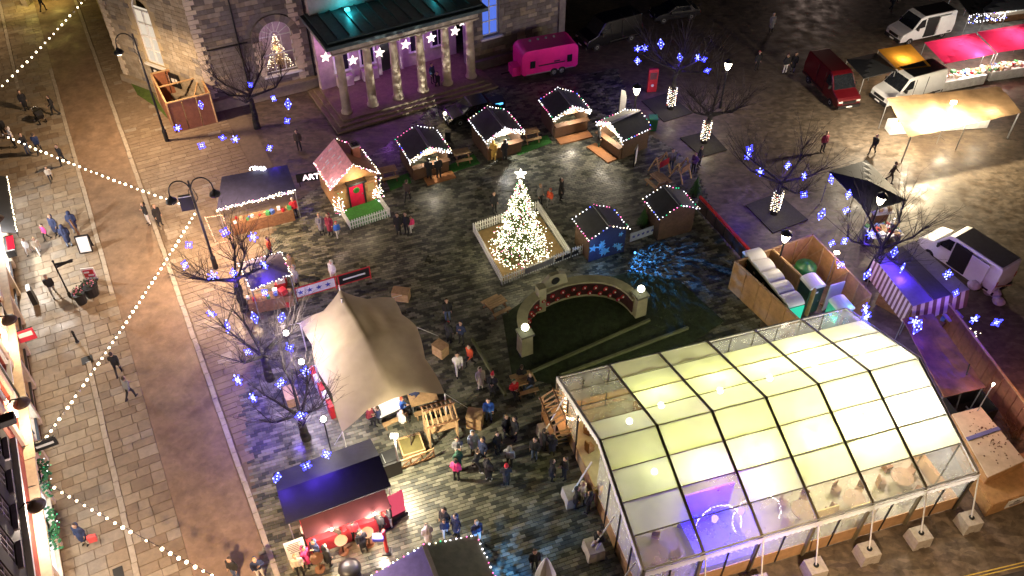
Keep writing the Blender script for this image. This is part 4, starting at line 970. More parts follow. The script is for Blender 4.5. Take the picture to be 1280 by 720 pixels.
for k in (0, 1): MB().beam(f0.lerp(f1, k) + by * .3 + Z * 1.1, f0.lerp(f1, k) + by * 2 + Z * 1.1, .06, 2.2).build('side_wall', M('crimson_panel', (.45, .03, .08), .5), t)
for k in (.2, .5, .8): lamp('bar_light', f0.lerp(f1, k) - by * .45 + Z * 1.85, 40, (1, .3, .22), .1, t)
for k in (.3, .8): lamp('bar_white_light', f0.lerp(f1, k) - by * 1.0 + Z * 2.2, 560, (1, .82, .62), .1, t); link('lamp_globe', hglobe, t, f0.lerp(f1, k) - by * .85 + Z * 2.2)
t2 = thing('menu_board', 'white menu board at the left end of the black bar stall', 'menu board', t.location + f0 - bx * .55 - by * .35, ang(f0, f1))
MB().box((0, 0, .95), (.9, .06, 1.4)).build('panel', white, t2); MB().box((0, .06, .3), (.8, .05, .6)).build('stand', wood, t2)
mb = MB(); [mb.box((random.uniform(-.1, .1), -.035, 1.45 - k * .14), (.55, .01, .05)) for k in range(6)]; mb.box((.2, -.035, .5), (.25, .01, .25)); mb.build('printed_lines', M('print_grey', (.15, .1, .1), .7), t2)
t2 = thing('red_light_panel', 'glowing pink red panel at the right end of the bar stall', 'panel', t.location + f1 + bx * .35 - by * .1, ang(f0, f1) + R(8)); MB().box((0, 0, 1.2), (.85, .08, 1.7)).build('panel', EM('pink_panel', (1, .12, .2), .8), t2); MB().box((0, .02, .15), (1.0, .3, .3)).build('foot', black, t2)
t2 = thing('black_crate', 'open black crate beside the right rear corner of the bar stall', 'crate', G(487, 588), R(25)); MB().box((0, 0, .55), (1.1, .9, 1.1)).build('body', black, t2); MB().box((0, 0, 1.13), (.85, .65, .04)).build('lid', iron, t2); MB().box((-.2, 0, 1.16), (.03, .6, .03)).build('hinge', steel, t2)
# flat-stall glimpses beside the bar: red post, round bin
t2 = thing('red_post', 'thin red lit post by the bar queue', 'post', G(484, 690), 0); MB().tube((0, 0, 0), (0, 0, 1.9), .09).build('shaft', M('red_plastic', (.6, .05, .04), .4), t2); MB().box((0, 0, .05), (.4, .4, .1)).build('base', black, t2); MB().box((-.25, -.1, 1.5), (.5, .3, .22)).build('blue_box', M('blue_box', (.05, .06, .5), .4), t2); lamp('added_blue_light', (.1, -.3, 2.6), 130, (.1, .08, 1), .1, t2)  # unseen blue lamp added to tint the bottom hut's roof
t2 = thing('round_bin', 'round black bin at the bottom edge below the bar', 'bin', G(440, 722), 0); MB().lathe([(.42, 0), (.46, .8), (.5, .85), (.5, .95), (.3, 1.05), (.02, 1.08)], n=18).build('body', black, t2, True); MB().lathe([(.5, .83), (.53, .85), (.5, .88)], n=18).build('rim', iron, t2)
t2 = thing('flood_mast', 'bright floodlight on a post behind the right end of the black bar', 'floodlight', G(500, 592)); MB().tube((0, 0, 0), (0, 0, 3.1), .04).build('mast', steel, t2); MB().box((0, 0, 3.2), (.35, .2, .16)).build('lamp_head', EM('mast_head', (1, .92, .75), 12), t2); lamp('flood', (.15, -.1, 2.95), 1900, (1, .88, .62), .15, t2)
# white parasol tip
t2 = thing('white_parasol', 'furled white parasol tip rising from the bottom edge', 'parasol', G(681, 735), 0); MB().lathe([(.5, .9), (.48, 1.3), (.3, 2.0), (.04, 2.75)], n=8).build('canopy', white, t2); MB().tube((0, 0, 0), (0, 0, .95), .04).build('pole', steel, t2)
# ---------------- timber kiosks, crates, planter, benches
def trestle(loc, rz, label, L=1.9, h=2.0, lit=False):
    t = thing('timber_kiosk', label, 'timber frame', loc, rz)
    for s_ in (-1, 1):
        for y in (-.55, .55): MB().box((s_ * L / 2, y, h / 2), (.08, .08, h)).build('post', pale_wood, t)
        for z in (.35, .7, 1.05, 1.4): MB().box((s_ * L / 2, 0, z), (.05, 1.1, .07)).build('rung', pale_wood, t)
    for k in range(7):
        x = -L / 2 + L * k / 6; MB().beam((x, -.75, h - .1), (x, 0, h + .4), .07, .06).build('roof_slat', pale_wood, t); MB().beam((x, .75, h - .1), (x, 0, h + .4), .07, .06).build('roof_slat', pale_wood, t)
    for y, z in ((-.7, h - .08), (0, h + .4), (.7, h - .08)): MB().box((0, y, z + .05), (L + .2, .07, .06)).build('purlin', wood, t)
    MB().box((0, .5, .75), (L, .3, .06)).box((0, -.1, .9), (L, .5, .05)).build('shelf', pale_wood, t)
    if lit:
        pts = along((-L / 2, -.75, h - .1), (L / 2, -.75, h - .1), .035) + along((-L / 2, -.75, h - .1), (-L / 2, 0, h + .45), .05) + along((L / 2, -.75, h), (L / 2, -.7, .3), .05)
        fairy('fairy_lights', pts, t, [EM('orange_bulb', (1, .6, .35), 11), warm], .055, .05, (2, 1)); lamp('kiosk_light', (0, -.5, 1.5), 55, (1, .5, .25), .15, t)
    return t
trestle(G(552, 545), R(20), 'pale slatted timber kiosk frame beside the stretch tent corner', 1.5)
trestle(G(697, 540), R(107), 'timber kiosk with orange lights at the marquee end', 1.9, lit=True)
def crate(p, rz, label, d=(1.0, .6, .65)):
    t = thing('wooden_crate', label, 'crate', G(*p), rz)
    for z in range(3):
        for s_ in (-1, 1): MB().box((0, s_ * d[1] / 2, .11 + z * d[2] / 3), (d[0], .03, d[2] / 3 - .02)).build('board', pale_wood, t)
        for s_ in (-1, 1): MB().box((s_ * d[0] / 2, 0, .11 + z * d[2] / 3), (.03, d[1] - .04, d[2] / 3 - .02)).build('board', pale_wood, t)
    MB().box((0, 0, d[2] + .01), (d[0] + .06, d[1] + .06, .04)).build('lid', pale_wood, t); return t
crate((502, 373), R(-10), 'pale wooden crate above the stretch tent top corner')
crate((551, 442), R(-40), 'pale wooden crate beside the middle right edge of the stretch tent', (.75, .6, .75))
crate((594, 530), R(-10), 'wooden block seat tied to the tent rope', (.8, .7, .9)); crate((365, 500), R(-65), 'weathered wooden box under the bare tree left of the tent')
t = thing('planter', 'square wooden planter with a thin bare sapling', 'planter', G(515, 562), R(20))
for s_ in (-1, 1): MB().box((0, s_ * .55, .25), (1.2, .06, .5)).build('board', pale_wood, t); MB().box((s_ * .57, 0, .25), (.06, 1.04, .5)).build('board', pale_wood, t)
MB().box((0, 0, .4), (1.06, 1.0, .06)).build('soil', M('mossy_soil', (.12, .1, .03), .9), t)
mb = MB(); mb.tube((0, 0, .4), (0, 0, 1.0), .04, .03, 6)
for k in range(9): a = k * .7; mb.tube((0, 0, .8 + k * .05), (math.cos(a) * .5, math.sin(a) * .5, 1.6 + .1 * (k % 4)), .02, .006, 4)
mb.build('sapling', M('bark', (.05, .035, .025), .9, var=.3), t)
def lowfence(a, b, label, h=.75):
    a = G(*a); b = G(*b); t = thing('timber_fence', label, 'fence', a, ang(a, b)); L = (b - a).length
    for z in (.12, h): MB().box((L / 2, 0, z), (L, .06, .09)).build('rail', pale_wood, t)
    for k in range(4): MB().box((L * k / 3, .05, h / 2), (.08, .05, h + .05)).build('post', pale_wood, t)
    for k in range(3): MB().beam((L * k / 3, -.05, .15), (L * (k + 1) / 3, -.05, h - .05), .04, .06).build('brace', wood, t)
lowfence((500, 588), (543, 572), 'low orange timber fence in front of the planter')
def picnic(p, rz, label):
    t = thing('picnic_table', label, 'picnic table', G(*p), rz)
    for k in range(4): MB().box((0, -.27 + k * .18, .74), (1.2, .15, .05)).build('plank', pale_wood, t)
    for s_ in (-1, 1):
        MB().box((0, s_ * .65, .44), (1.2, .24, .05)).build('seat', pale_wood, t)
        MB().beam((s_ * .45, -.65, 0), (s_ * .45, -.2, .72), .07, .07).beam((s_ * .45, .65, 0), (s_ * .45, .2, .72), .07, .07).build('leg', wood, t); MB().box((s_ * .45, 0, .4), (.06, 1.4, .08)).build('crossbar', wood, t)
picnic((577, 200), R(20), 'wooden picnic table on turf between the two left black huts'); picnic((663, 174), R(20), 'wooden picnic table on turf beside the brightest black hut'); picnic((486, 222), R(20), 'wooden picnic table in shade right of the red-door cottage')
picnic((655, 485), R(20), 'picnic table with a seated group beside the lawn'); picnic((822, 232), R(-60), 'wooden picnic table by the hut near the red barrier'); picnic((620, 388), R(35), 'picnic table in the dark above the memorial lawn edge')
def cafe(p, rz, label, wt=False):
    t = thing('cafe_table', label, 'table', G(*p), rz); MB().box((0, 0, .75), (1.5, .8, .05)).build('table_top', white if wt else pale_wood, t)
    for x in (-.65, .65): MB().box((x, 0, .37), (.06, .6, .74)).build('leg', steel, t)
    for s_ in (-1, 1): MB().box((0, s_ * .7, .43), (1.4, .28, .05)).box((-.55, s_ * .7, .2), (.05, .25, .4)).box((.55, s_ * .7, .2), (.05, .25, .4)).build('bench_seat', pale_wood, t)
cafe((488, 520), R(30), 'white topped table with people at the open side of the stretch tent', True); cafe((530, 508), R(20), 'wooden bench table under the right corner of the stretch tent')
for k, (p, lab) in enumerate([((430, 690), 'round pub table amid the crowd in front of the bar'), ((462, 680), 'round pub table right of the crowd below the bar'), ((400, 712), 'round pub table nearest the bottom left of the bar crowd')]):
    t = thing('pub_table', lab, 'table', G(*p)); MB().lathe([(.24, 0), (.24, .04), (.05, .06), (.05, .98), (.3, 1.0), (.3, 1.04)], n=16).build('pedestal', wood, t); MB().lathe([(.31, 1.045), (.31, 1.06)], n=16).build('table_top', M('dark_table', (.12, .06, .03), .5), t)
# red barrier between hut F and compound, and ladder frames beside hut D
a, b = G(872, 262), G(938, 335); t = thing('red_barrier', 'long dark barrier with a bright red top rail leading to the plywood compound', 'barrier', a, ang(a, b)); L = (b - a).length
MB().box((L / 2, 0, 1.12), (L, .16, .14)).build('top_rail', M('bright_red', (.7, .04, .02), .35), t)
for k in range(6): MB().box((L * (k + .5) / 6, -.02, .5), (L / 6 - .06, .05, .85)).build('panel', M('dark_panel', (.05, .03, .03), .6), t); MB().box((L * k / 6 + .02, 0, .55), (.07, .1, 1.1)).build('post', iron, t)
for p, rz, lab in (((824, 215), R(-50), 'wooden ladder frame with a red sign beside the pale roofed hut'), ((850, 222), R(-45), 'yellow timber frame near the red barrier')):
    t = thing('timber_trestle', lab, 'trestle', G(*p), rz)
    for y in (-.5, .5):
        MB().beam((-.6, y, 0), (0, y, 1.5), .08, .08).beam((.6, y, 0), (0, y, 1.5), .08, .08).build('trestle', pale_wood, t)
    for z in (.4, .8, 1.2): MB().box((-.6 + z * .4, 0, z), (.05, 1.0, .07)).build('rung', pale_wood, t)
    MB().box((.35, 0, 1.0), (.05, .9, .5)).build('sign_board', redm if 'red sign' in lab else wood, t)
t = thing('a_board', 'white fronted sign board beside the deck of the pale roofed hut', 'sign', G(793, 207), R(70)); MB().box((0, 0, .85), (.75, .08, 1.5)).build('board', black, t); MB().box((0, -.05, .85), (.55, .02, 1.3)).build('poster', white, t)
# feather flag, totem, wheelie bin
t = thing('feather_flag', 'white feather flag standing behind the pale roofed hut', 'flag', G(772, 153)); MB().tube((0, 0, 0), (0.05, 0, 2.9), .03, .015).build('pole', steel, t)
MB().prism([(.03, .7), (.45, .9), (.5, 2.2), (.35, 2.75), (.06, 2.88)], -.012, .012, plane='xz').build('sail', white, t); MB().box((0, 0, .03), (.5, .5, .06)).build('base', iron, t)
t = thing('information_totem', 'red upright information totem beside the tree with lit trunk', 'sign', G(814, 114), R(8)); MB().box((0, 0, 1.0), (.75, .25, 2.0)).build('body', M('totem_red', (.55, .03, .04), .4), t); MB().box((0, -.14, 1.45), (.55, .03, .6)).build('picture', M('totem_dark', (.15, .05, .05), .5), t); MB().lathe([(.12, -.02), (.12, .02)], (0, -.14, .6), 12, axis='y').build('emblem', white, t)
t = thing('wheelie_bin', 'green wheelie bin behind the pale roofed hut', 'bin', G(815, 162)); MB().box((0, 0, .55), (.55, .6, 1.0), taper=1.12).build('body', M('bin_green', (.02, .14, .05), .5), t); MB().box((0, -.02, 1.09), (.66, .7, .09)).build('lid', M('bin_lid', (.04, .22, .08), .5), t)
for x in (-.25, .25): MB().lathe([(.11, -.04), (.11, .04)], (x, .3, .11), 10, axis='y').build('wheel', black, t)

# ================================================================ PLYWOOD COMPOUND WITH PORTABLE TOILETS
K0, K1, K2, K3, K4 = G(918, 327, 2.2), G(1016, 293, 2.2), G(1047, 324, 2.2), G(1000, 402, 2.2), G(1090, 368, 2.2)
kc = thing('plywood_compound', 'open-topped plywood enclosure with timber braces round portable toilets', 'enclosure', Vector((K0.x, K0.y, 0)))
def kwall(a, b, n_, name='panel', h=2.2):
    a = Vector((a.x, a.y, 0)) - kc.location; b = Vector((b.x, b.y, 0)) - kc.location
    for i in range(n_):
        p = a.lerp(b, i / n_ + .004); q = a.lerp(b, (i + 1) / n_ - .004); MB().beam(p + Z * h / 2, q + Z * h / 2, .03, h).build(name, ply, kc)
    d = (b - a).normalized().cross(Z) * .06
    for i in range(n_ + 1): p = a.lerp(b, i / n_) + d; MB().box((p.x, p.y, h / 2), (.07, .07, h), ang(a, b)).build('stud', pale_wood, kc)
    MB().beam(a + d + Z * (h + .03), b + d + Z * (h + .03), .1, .06).build('top_rail', pale_wood, kc)
    for i in range(0, n_, 2): MB().beam(a.lerp(b, i / n_) + d * 1.6 + Z * .1, a.lerp(b, min(1, (i + 1) / n_)) + d * 1.6 + Z * (h - .1), .05, .08).build('brace', pale_wood, kc)
kwall(K3, K0, 5); kwall(K0, K1, 5); kwall(K1, K2, 2); kwall(K2, K4, 3)
mid_a, mid_b = G(964, 311, 2.2), G(1019, 363, 2.2); kwall(Vector((mid_b.x, mid_b.y, 0)), Vector((mid_a.x, mid_a.y, 0)), 3)
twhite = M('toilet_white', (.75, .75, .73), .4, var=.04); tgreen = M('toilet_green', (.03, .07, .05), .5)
def toilet(loc, rz, label, group=None, lit=None):
    t = thing('portable_toilet', label, 'portable toilet', loc, rz, group)
    MB().box((0, 0, 1.08), (1.0, 1.0, 2.1)).build('cabin', tgreen if not lit else M('teal_lit_toilet', (.1, .5, .4), .4), t)  # lit cabin carries the teal light in its own colour
    prof = [(-.54, 2.1)] + [(-.54 * math.cos(math.pi * k / 8), 2.14 + .24 * math.sin(math.pi * k / 8)) for k in range(9)] + [(.54, 2.1)]
    MB().prism(prof, -.54, .54, plane='xz').build('roof', twhite, t)
    MB().box((0, -.52, 1.05), (.66, .04, 1.85)).build('door', tgreen if not lit else MT['teal_lit_toilet'], t); MB().box((0, -.55, 1.75), (.2, .02, .12)).build('sign_plate', white, t); MB().box((.27, -.56, 1.0), (.05, .05, .14)).build('handle', steel, t)
    return t
ta, tb = G(944, 317, 2.3), G(990, 372, 2.3); tr = ang(ta, tb)
labs = ['portable toilet nearest the top corner of the plywood compound', 'second portable toilet from the top of the compound row', 'third portable toilet from the top of the compound row', 'fourth portable toilet in the compound row', 'last portable toilet of the row with a green lit end']
for i in range(5):
    p = ta.lerp(tb, i / 4); toilet(Vector((p.x, p.y, 0)), tr + R(0), labs[i], 'row of portable toilets')
p = tb + (tb - ta).normalized() * .68; lamp('toilet_green_light', (p.x + .05, p.y + .1, 1.6), 28, (.05, 1, .55), .1)
bpy.data.objects['toilet_green_light'].parent = None
t = thing('lit_end_panel', 'turquoise glowing end panel of the toilet row beside the marquee', 'panel', (p.x, p.y, 0), tr + R(90)); MB().box((0, .06, 1.1), (.95, .05, 2.0)).build('panel', EM('turquoise_panel', (.05, .8, .5), .9), t); MB().box((0, .02, 1.3), (.2, .06, .2)).build('fan_vent', black, t)
bpy.data.objects['toilet_green_light'].parent = t; bpy.data.objects['toilet_green_light'].location = (0, -.3, 1.6)
p = G(1017, 350, 2.3); toilet(Vector((p.x, p.y, 0)), R(20), 'single white roofed toilet beside the green barrel')
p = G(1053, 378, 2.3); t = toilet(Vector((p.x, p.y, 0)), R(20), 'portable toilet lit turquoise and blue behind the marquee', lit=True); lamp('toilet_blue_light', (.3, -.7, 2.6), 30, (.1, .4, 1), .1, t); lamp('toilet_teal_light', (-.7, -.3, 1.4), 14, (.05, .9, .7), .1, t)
t = thing('green_tank', 'dark green plastic water tank inside the plywood compound', 'tank', G(1002, 350)); MB().lathe([(.6, 0), (.66, .1), (.66, 1.2), (.58, 1.3), (.3, 1.38), (.25, 1.45), (.02, 1.45)], n=22).build('body', M('tank_green', (.02, .16, .04), .4), t, True)
for z in (.4, .8): MB().lathe([(.665, z), (.69, z + .03), (.665, z + .06)], n=22).build('rib', MT['tank_green'], t)
t = thing('partition_board', 'white board panel standing between the toilets in the compound', 'panel', G(1036, 386), R(20)); MB().box((0, 0, 1.1), (1.0, .06, 2.1)).build('board', white, t); MB().box((-.3, .2, .1), (.08, .5, .08)).box((.3, .2, .1), (.08, .5, .08)).build('foot', wood, t)
lamp('compound_light', G(1030, 345, 2.9), 190, (1, .68, .35), .12, None); L_ = bpy.data.objects['compound_light']
t = thing('compound_lamp', 'small site lamp on a post inside the plywood compound', 'lamp', G(1030, 362)); L_.parent = t; L_.location = (0, 0, 2.95); MB().tube((0, 0, 0), (0, 0, 3.0), .03).build('post', steel, t); MB().box((0, 0, 3.08), (.3, .2, .1)).build('lamp_head', EM('site_lamp', (1, .8, .5), 8), t)
# ================================================================ VEHICLES
tyre = M('tyre_rubber', (.012, .012, .012), .85); rimm = M('wheel_rim', (.35, .36, .37), .4, .7)
wheel_t = MB().lathe([(.2, -.1), (.33, -.1), (.35, -.05), (.35, .05), (.33, .1), (.2, .1)], n=18, axis='y').mesh('tyre', tyre)
wheel_r = MB().lathe([(.02, -.085), (.12, -.105), (.21, -.09), (.21, .09), (.12, .105), (.02, .085)], n=14, axis='y').mesh('rim', rimm)
VAN = [(-2.75, .38), (-2.78, 1.2), (-2.72, 2.3), (-2.62, 2.42), (.7, 2.45), (1.05, 2.32), (1.78, 1.4), (2.55, 1.15), (2.74, .95), (2.78, .38)]
CAR = [(-2.1, .32), (-2.14, .85), (-1.95, .98), (-1.55, 1.05), (-1.1, 1.42), (.3, 1.46), (1.05, .98), (1.9, .85), (2.12, .65), (2.14, .32)]
def vehicle(center, head, prof, W, paint, label, cat, name, roofm=None, dooropen=False, lights=(.0, .0), rows=None):
    t = thing(name, label, cat, center, head); top = max(z for _, z in prof); belt = top * .55
    def hw(z): return W / 2 * (1 - .13 * max(0, z - belt) / (top - belt)) * (.96 if z < .5 else 1)
    n = len(prof); tri = tessellate_polygon([[Vector((a, b, 0)) for a, b in prof]])
    pts = [(a, -hw(b), b) for a, b in prof] + [(a, hw(b), b) for a, b in prof]
    fs = [tuple(k) for k in tri] + [tuple(i + n for i in reversed(k)) for k in tri] + [(i, (i + 1) % n, n + (i + 1) % n, n + i) for i in range(n)]
    o = MB().add(pts, fs).build('body', paint, t); bv = o.modifiers.new('bevel', 'BEVEL'); bv.width = .07; bv.segments = 2; bv.limit_method = 'ANGLE'
    van = prof is VAN
    a, b = (prof[5], prof[6]) if van else (prof[5], prof[6])
    def face(a, b, k0, k1, off=.02):
        p0 = Vector((a[0], 0, a[1])).lerp(Vector((b[0], 0, b[1])), k0); p1 = Vector((a[0], 0, a[1])).lerp(Vector((b[0], 0, b[1])), k1)
        nrm = Vector((p0.z - p1.z, 0, p1.x - p0.x)).normalized() * off
        if nrm.z < 0: nrm = -nrm
        w0, w1 = hw(p0.z) - .1, hw(p1.z) - .08
        return [p0 + nrm + Vector((0, -w0, 0)), p0 + nrm + Vector((0, w0, 0)), p1 + nrm + Vector((0, w1, 0)), p1 + nrm + Vector((0, -w1, 0))]
    MB().slab(face(a, b, .04, .96), .02).build('windscreen', glass, t)
    if roofm is not None: MB().slab([(-2.6, -hw(top) + .05, top + .015), (.7, -hw(top) + .05, top + .015), (.7, hw(top) - .05, top + .015), (-2.6, hw(top) - .05, top + .015)], .02).build('roof_panel', roofm, t)
    for s_ in (-1, 1):
        if van: wp = [(.55, 1.5), (1.55, 1.45), (.98, 2.15), (.55, 2.2)]
        else: wp = [(-1.2, 1.02), (.75, 1.0), (.25, 1.36), (-1.0, 1.36)]
        q = [(x, s_ * (hw(z) + .012), z) for x, z in wp]; MB().add(q + [(x, y - s_ * .04, z) for x, y, z in q], [(0, 1, 2, 3), (7, 6, 5, 4), (0, 1, 5, 4), (1, 2, 6, 5), (2, 3, 7, 6), (3, 0, 4, 7)]).build('side_window', glass, t)
        MB().box((1.35 if van else .75, s_ * (W / 2 + .1), belt + .15), (.12, .22, .26 if van else .15)).build('mirror', black, t)
        xh = prof[-2][0] - .05; MB().box((xh, s_ * (W / 2 - .25), prof[-2][1] - .08), (.14, .36, .16)).build('headlight', M('headlight_glass', (.6, .6, .58), .15), t)
        MB().box((prof[0][0] - .01, s_ * (W / 2 - .12), belt - .1), (.06, .14, .4 if van else .16)).build('tail_light', M('tail_red', (.35, .01, .01), .3), t)
        for x in ((-1.75, 1.75) if van else (-1.3, 1.35)):
            wl = link('wheel', None, t, (x, s_ * (W / 2 - .1), .35)); link('tyre', wheel_t, wl); link('rim', wheel_r, wl)
        MB().box((-1.0 if van else -.2, s_ * (W / 2 + .012), .62), (3.0 if van else 2.2, .03, .1)).build('side_trim', black, t)
        if van:
            MB().box((.42, s_ * (hw(1.4) + .008), 1.4), (.025, .03, 1.7)).build('door_seam', black, t); MB().box((-.75, s_ * (hw(1.4) + .008), 1.4), (.025, .03, 1.7)).build('door_seam', black, t)
    xb = prof[-1][0]; MB().box((xb + .02, 0, .5), (.16, W - .12, .26)).build('front_bumper', black, t); MB().box((prof[0][0] - .03, 0, .48), (.14, W - .12, .2)).build('rear_bumper', black, t)
    MB().box((xb + .0, 0, .82), (.1, W * .55, .2)).build('grille', black, t); MB().box((xb + .11, 0, .5), (.02, .5, .11)).build('number_plate', white, t)
    if dooropen:
        s_ = dooropen; MB().box((-.15, s_ * (hw(1.4) - .02), 1.4), (1.15, .08, 1.75)).build('door_opening', black, t); MB().box((-1.4, s_ * (hw(1.4) + .07), 1.4), (1.2, .06, 1.75)).build('sliding_door', paint, t)
    return t
def heading(a, b): return ang(G(*a), G(*b))
vw = M('van_white', (.72, .72, .72), .35, var=.05); vm = M('van_maroon', (.085, .004, .008), .3, var=.1); vb = M('van_black', (.008, .008, .01), .25); droof = M('shaded_van_roof', (.06, .05, .055), .4)  # droof: shadow on the first van's roof put into a dark colour
vehicle(G(1146, 46), heading((1190, 38), (1100, 58)), VAN, 2.0, vw, 'white panel van with open side door behind the red canopies', 'van', 'panel_van', droof, dooropen=1)
vehicle(G(1130, 122), heading((1185, 108), (1085, 136)), VAN, 2.0, vw, 'white panel van with dark roof beside the yellow gazebo', 'van', 'panel_van', M('black_roof_wrap', (.015, .015, .018), .4))
vehicle(G(1036, 116), heading((1012, 92), (1058, 140)), VAN, 2.0, vm, 'maroon van parked facing the camera at the top right', 'van', 'panel_van')
vehicle(G(1200, 335), heading((1250, 372), (1150, 304)), VAN, 2.05, vw, 'white panel van parked against the striped purple-lit stall', 'van', 'panel_van', M('grey_roof', (.1, .09, .11), .4), dooropen=1)
vehicle(G(760, 52), heading((800, 40), (720, 62)), VAN, 2.0, vb, 'black van parked right of the pink trailer', 'van', 'panel_van')
vehicle(G(590, 146), heading((615, 140), (570, 152)), CAR, 1.8, vb, 'black car parked in the dark behind the black huts', 'car', 'parked_car')
vehicle(G(842, 22), heading((870, 20), (820, 27)), CAR, 1.8, M('car_dark_grey', (.02, .02, .022), .3), 'dark car in the shade at the top edge beyond the black van', 'car', 'parked_car')
# blue beacon and headlamp dots on the black car group
t = thing('generator', 'dark generator box with blue light strip behind the middle black hut', 'generator', G(618, 140), R(20)); MB().box((0, 0, .6), (1.5, .9, 1.1)).build('case', black, t); MB().box((0, -.47, .95), (1.1, .03, .14)).build('light_strip', EM('blue_strip', (.1, .5, 1), 3), t); MB().box((-.9, 0, .2), (.4, .1, .1)).build('tow_bar', iron, t)
t = thing('work_lamp', 'small warm work lamp glowing behind the two left black huts', 'lamp', G(557, 156)); MB().tube((0, 0, 0), (0, 0, .9), .03).build('stand', iron, t); MB().ball((0, 0, 1.0), .14).build('bulb', EM('work_bulb', (1, .8, .55), 10), t); lamp('work_light', (0, -.25, 1.1), 25, (1, .75, .45), .1, t)
# pink trailer
tr0, tr1 = G(650, 101), G(722, 90); t = thing('pink_trailer', 'hot pink rounded catering trailer with twin wheels', 'trailer', (tr0 + tr1) / 2 + Vector((-.3, 1.0, 0)), ang(tr0, tr1) + R(4))
pk = M('hot_pink', (.85, .02, .28), .35, var=.06); L = 4.9; prof = []
for (cx, cz, a0) in ((L / 2 - .6, 2.05, 0), (-L / 2 + .6, 2.05, 90)):
    prof += [(cx + .6 * math.cos(R(a0 + 90 * k / 5)), cz + .55 * math.sin(R(a0 + 90 * k / 5))) for k in range(6)]
prof += [(-L / 2, .6), (-L / 2 + .2, .45), (L / 2 - .2, .45), (L / 2, .6)]
o = MB().prism(prof, -1.05, 1.05, plane='xz').build('body', pk, t); bv = o.modifiers.new('bevel', 'BEVEL'); bv.width = .22; bv.segments = 3; bv.limit_method = 'ANGLE'; bv.angle_limit = R(50)
for x in (-1.5, 1.7): MB().box((x, -1.06, 1.35), (.42, .04, .62)).build('window', glass, t)
MB().box((.15, -1.065, 1.15), (2.3, .03, .1)).box((.6, -1.065, 1.32), (.5, .03, .1)).build('lettered_stripe', black, t)
MB().box((-L / 2 - .35, -.3, .85), (.7, 1.0, .8)).build('front_locker', pk, t); MB().tube((-L / 2 - .7, 0, .45), (-L / 2 - 1.4, 0, .4), .06).build('tow_bar', iron, t)
for x in (.35, 1.05):
    for s_ in (-1, 1): wl = link('wheel', None, t, (x, s_ * 1.0, .34)); link('tyre', wheel_t, wl); link('rim', MB().lathe([(.02, -.1), (.2, -.1), (.2, .1), (.02, .1)], n=14, axis='y').mesh('rim', white), wl)
for x in (-1.2, -.5, .2, .9): MB().lathe([(.1, 0), (.1, .1), (.04, .16)], (x, .5, 2.58), 10).build('roof_vent', steel, t)
MB().box((0, -1.07, .5), (L - .8, .04, .08)).build('trim_strip', steel, t)

# ================================================================ RIGHT-HAND STALLS
redcloth = SHEET('red_canopy_cloth', (.75, .03, .12), .5, 0, .6, .06); yel = SHEET('yellow_canopy_cloth', (.75, .36, .05), .5, 0, .6, .06); tarp = SHEET('brown_tarp_cloth', (.38, .25, .14), .42, 0, .6, .2, 1.2)
blackcl = M('black_canopy_cloth', (.016, .017, .02), .6, var=.25)
t, q = quadstall([(1155, 53), (1219, 41), (1245, 67), (1181, 80)], 2.6, 'red pop-up canopy over white goods, the left one beside the yellow gazebo', 'gazebo', 'gazebo', redcloth, peak=.7, thick=0, group='red canopies')
counter(t, Vector((q[3].x * .9, q[3].y * .8, 0)), Vector((q[2].x * .9, q[2].y * .8, 0)), .9, .85, M('white_table_cloth', (.75, .74, .72), .7), 22, [white, pale_wood, M('cream_goods', (.7, .6, .45), .7)])
lamp('stall_light', (0, -.2, 2.1), 420, (1, .9, .78), .12, t); lamp('stall_light', (1.0, -1.2, 2.2), 260, (1, .9, .8), .12, t)
t, q = quadstall([(1221, 40), (1283, 29), (1312, 56), (1247, 66)], 2.6, 'red pop-up canopy cut off by the right edge', 'gazebo', 'gazebo', redcloth, peak=.7, thick=0, group='red canopies')
counter(t, Vector((q[3].x * .9, q[3].y * .8, 0)), Vector((q[2].x * .9, q[2].y * .8, 0)), .9, .85, MT['white_table_cloth'], 22, [white, redm, MT['cream_goods']])
lamp('stall_light', (0, -.2, 2.1), 420, (1, .9, .78), .12, t)
t, q = quadstall([(1097, 62), (1138, 55), (1164, 83), (1123, 88)], 2.5, 'bright yellow orange gazebo between the two white vans', 'gazebo', 'gazebo', yel, peak=-.25, thick=0); lamp('stall_light', (0, 0, 1.8), 210, (1, .8, .5), .12, t)
counter(t, Vector((-1, -.8, 0)), Vector((1, -.5, 0)), .6, .8, wood, 8, GOODS)
t, q = quadstall([(1058, 74), (1096, 66), (1121, 88), (1080, 98)], 2.5, 'black gazebo in the dark left of the yellow gazebo', 'gazebo', 'gazebo', blackcl, peak=.5)
t, q = quadstall([(1108, 122), (1251, 108), (1277, 141), (1136, 172)], [2.7, 2.7, 2.2, 2.2], 'long brown tarpaulin awning glowing over a bright stall', 'market_stall', 'stall', tarp, thick=0, sag=.3, n=20)
counter(t, Vector((q[0].x * .85, q[0].y * .6, 0)), Vector((q[1].x * .85, q[1].y * .6, 0)), .9, .85, MT['white_table_cloth'], 20, [white, pale_wood, redm])
for k, e in ((-.75, 650), (-.05, 450), (.55, 260)): p = q[3].lerp(q[2], .5 + k / 2); lamp('stall_light', (p.x, p.y + .9, 1.75), e, (1, .85, .6), .12, t); link('lamp_globe', hglobe, t, (p.x, p.y + .9, 1.9))
lamp('awning_floodlight', q[0].lerp(q[3], .4) + Vector((-.9, -.2, 1.1)), 2400, (1, .85, .62), .15, t)
for k in (.02, .5, .98): p = q[3].lerp(q[2], k); MB().tube((p.x, p.y, 0), p, .035).build('pole', steel, t)
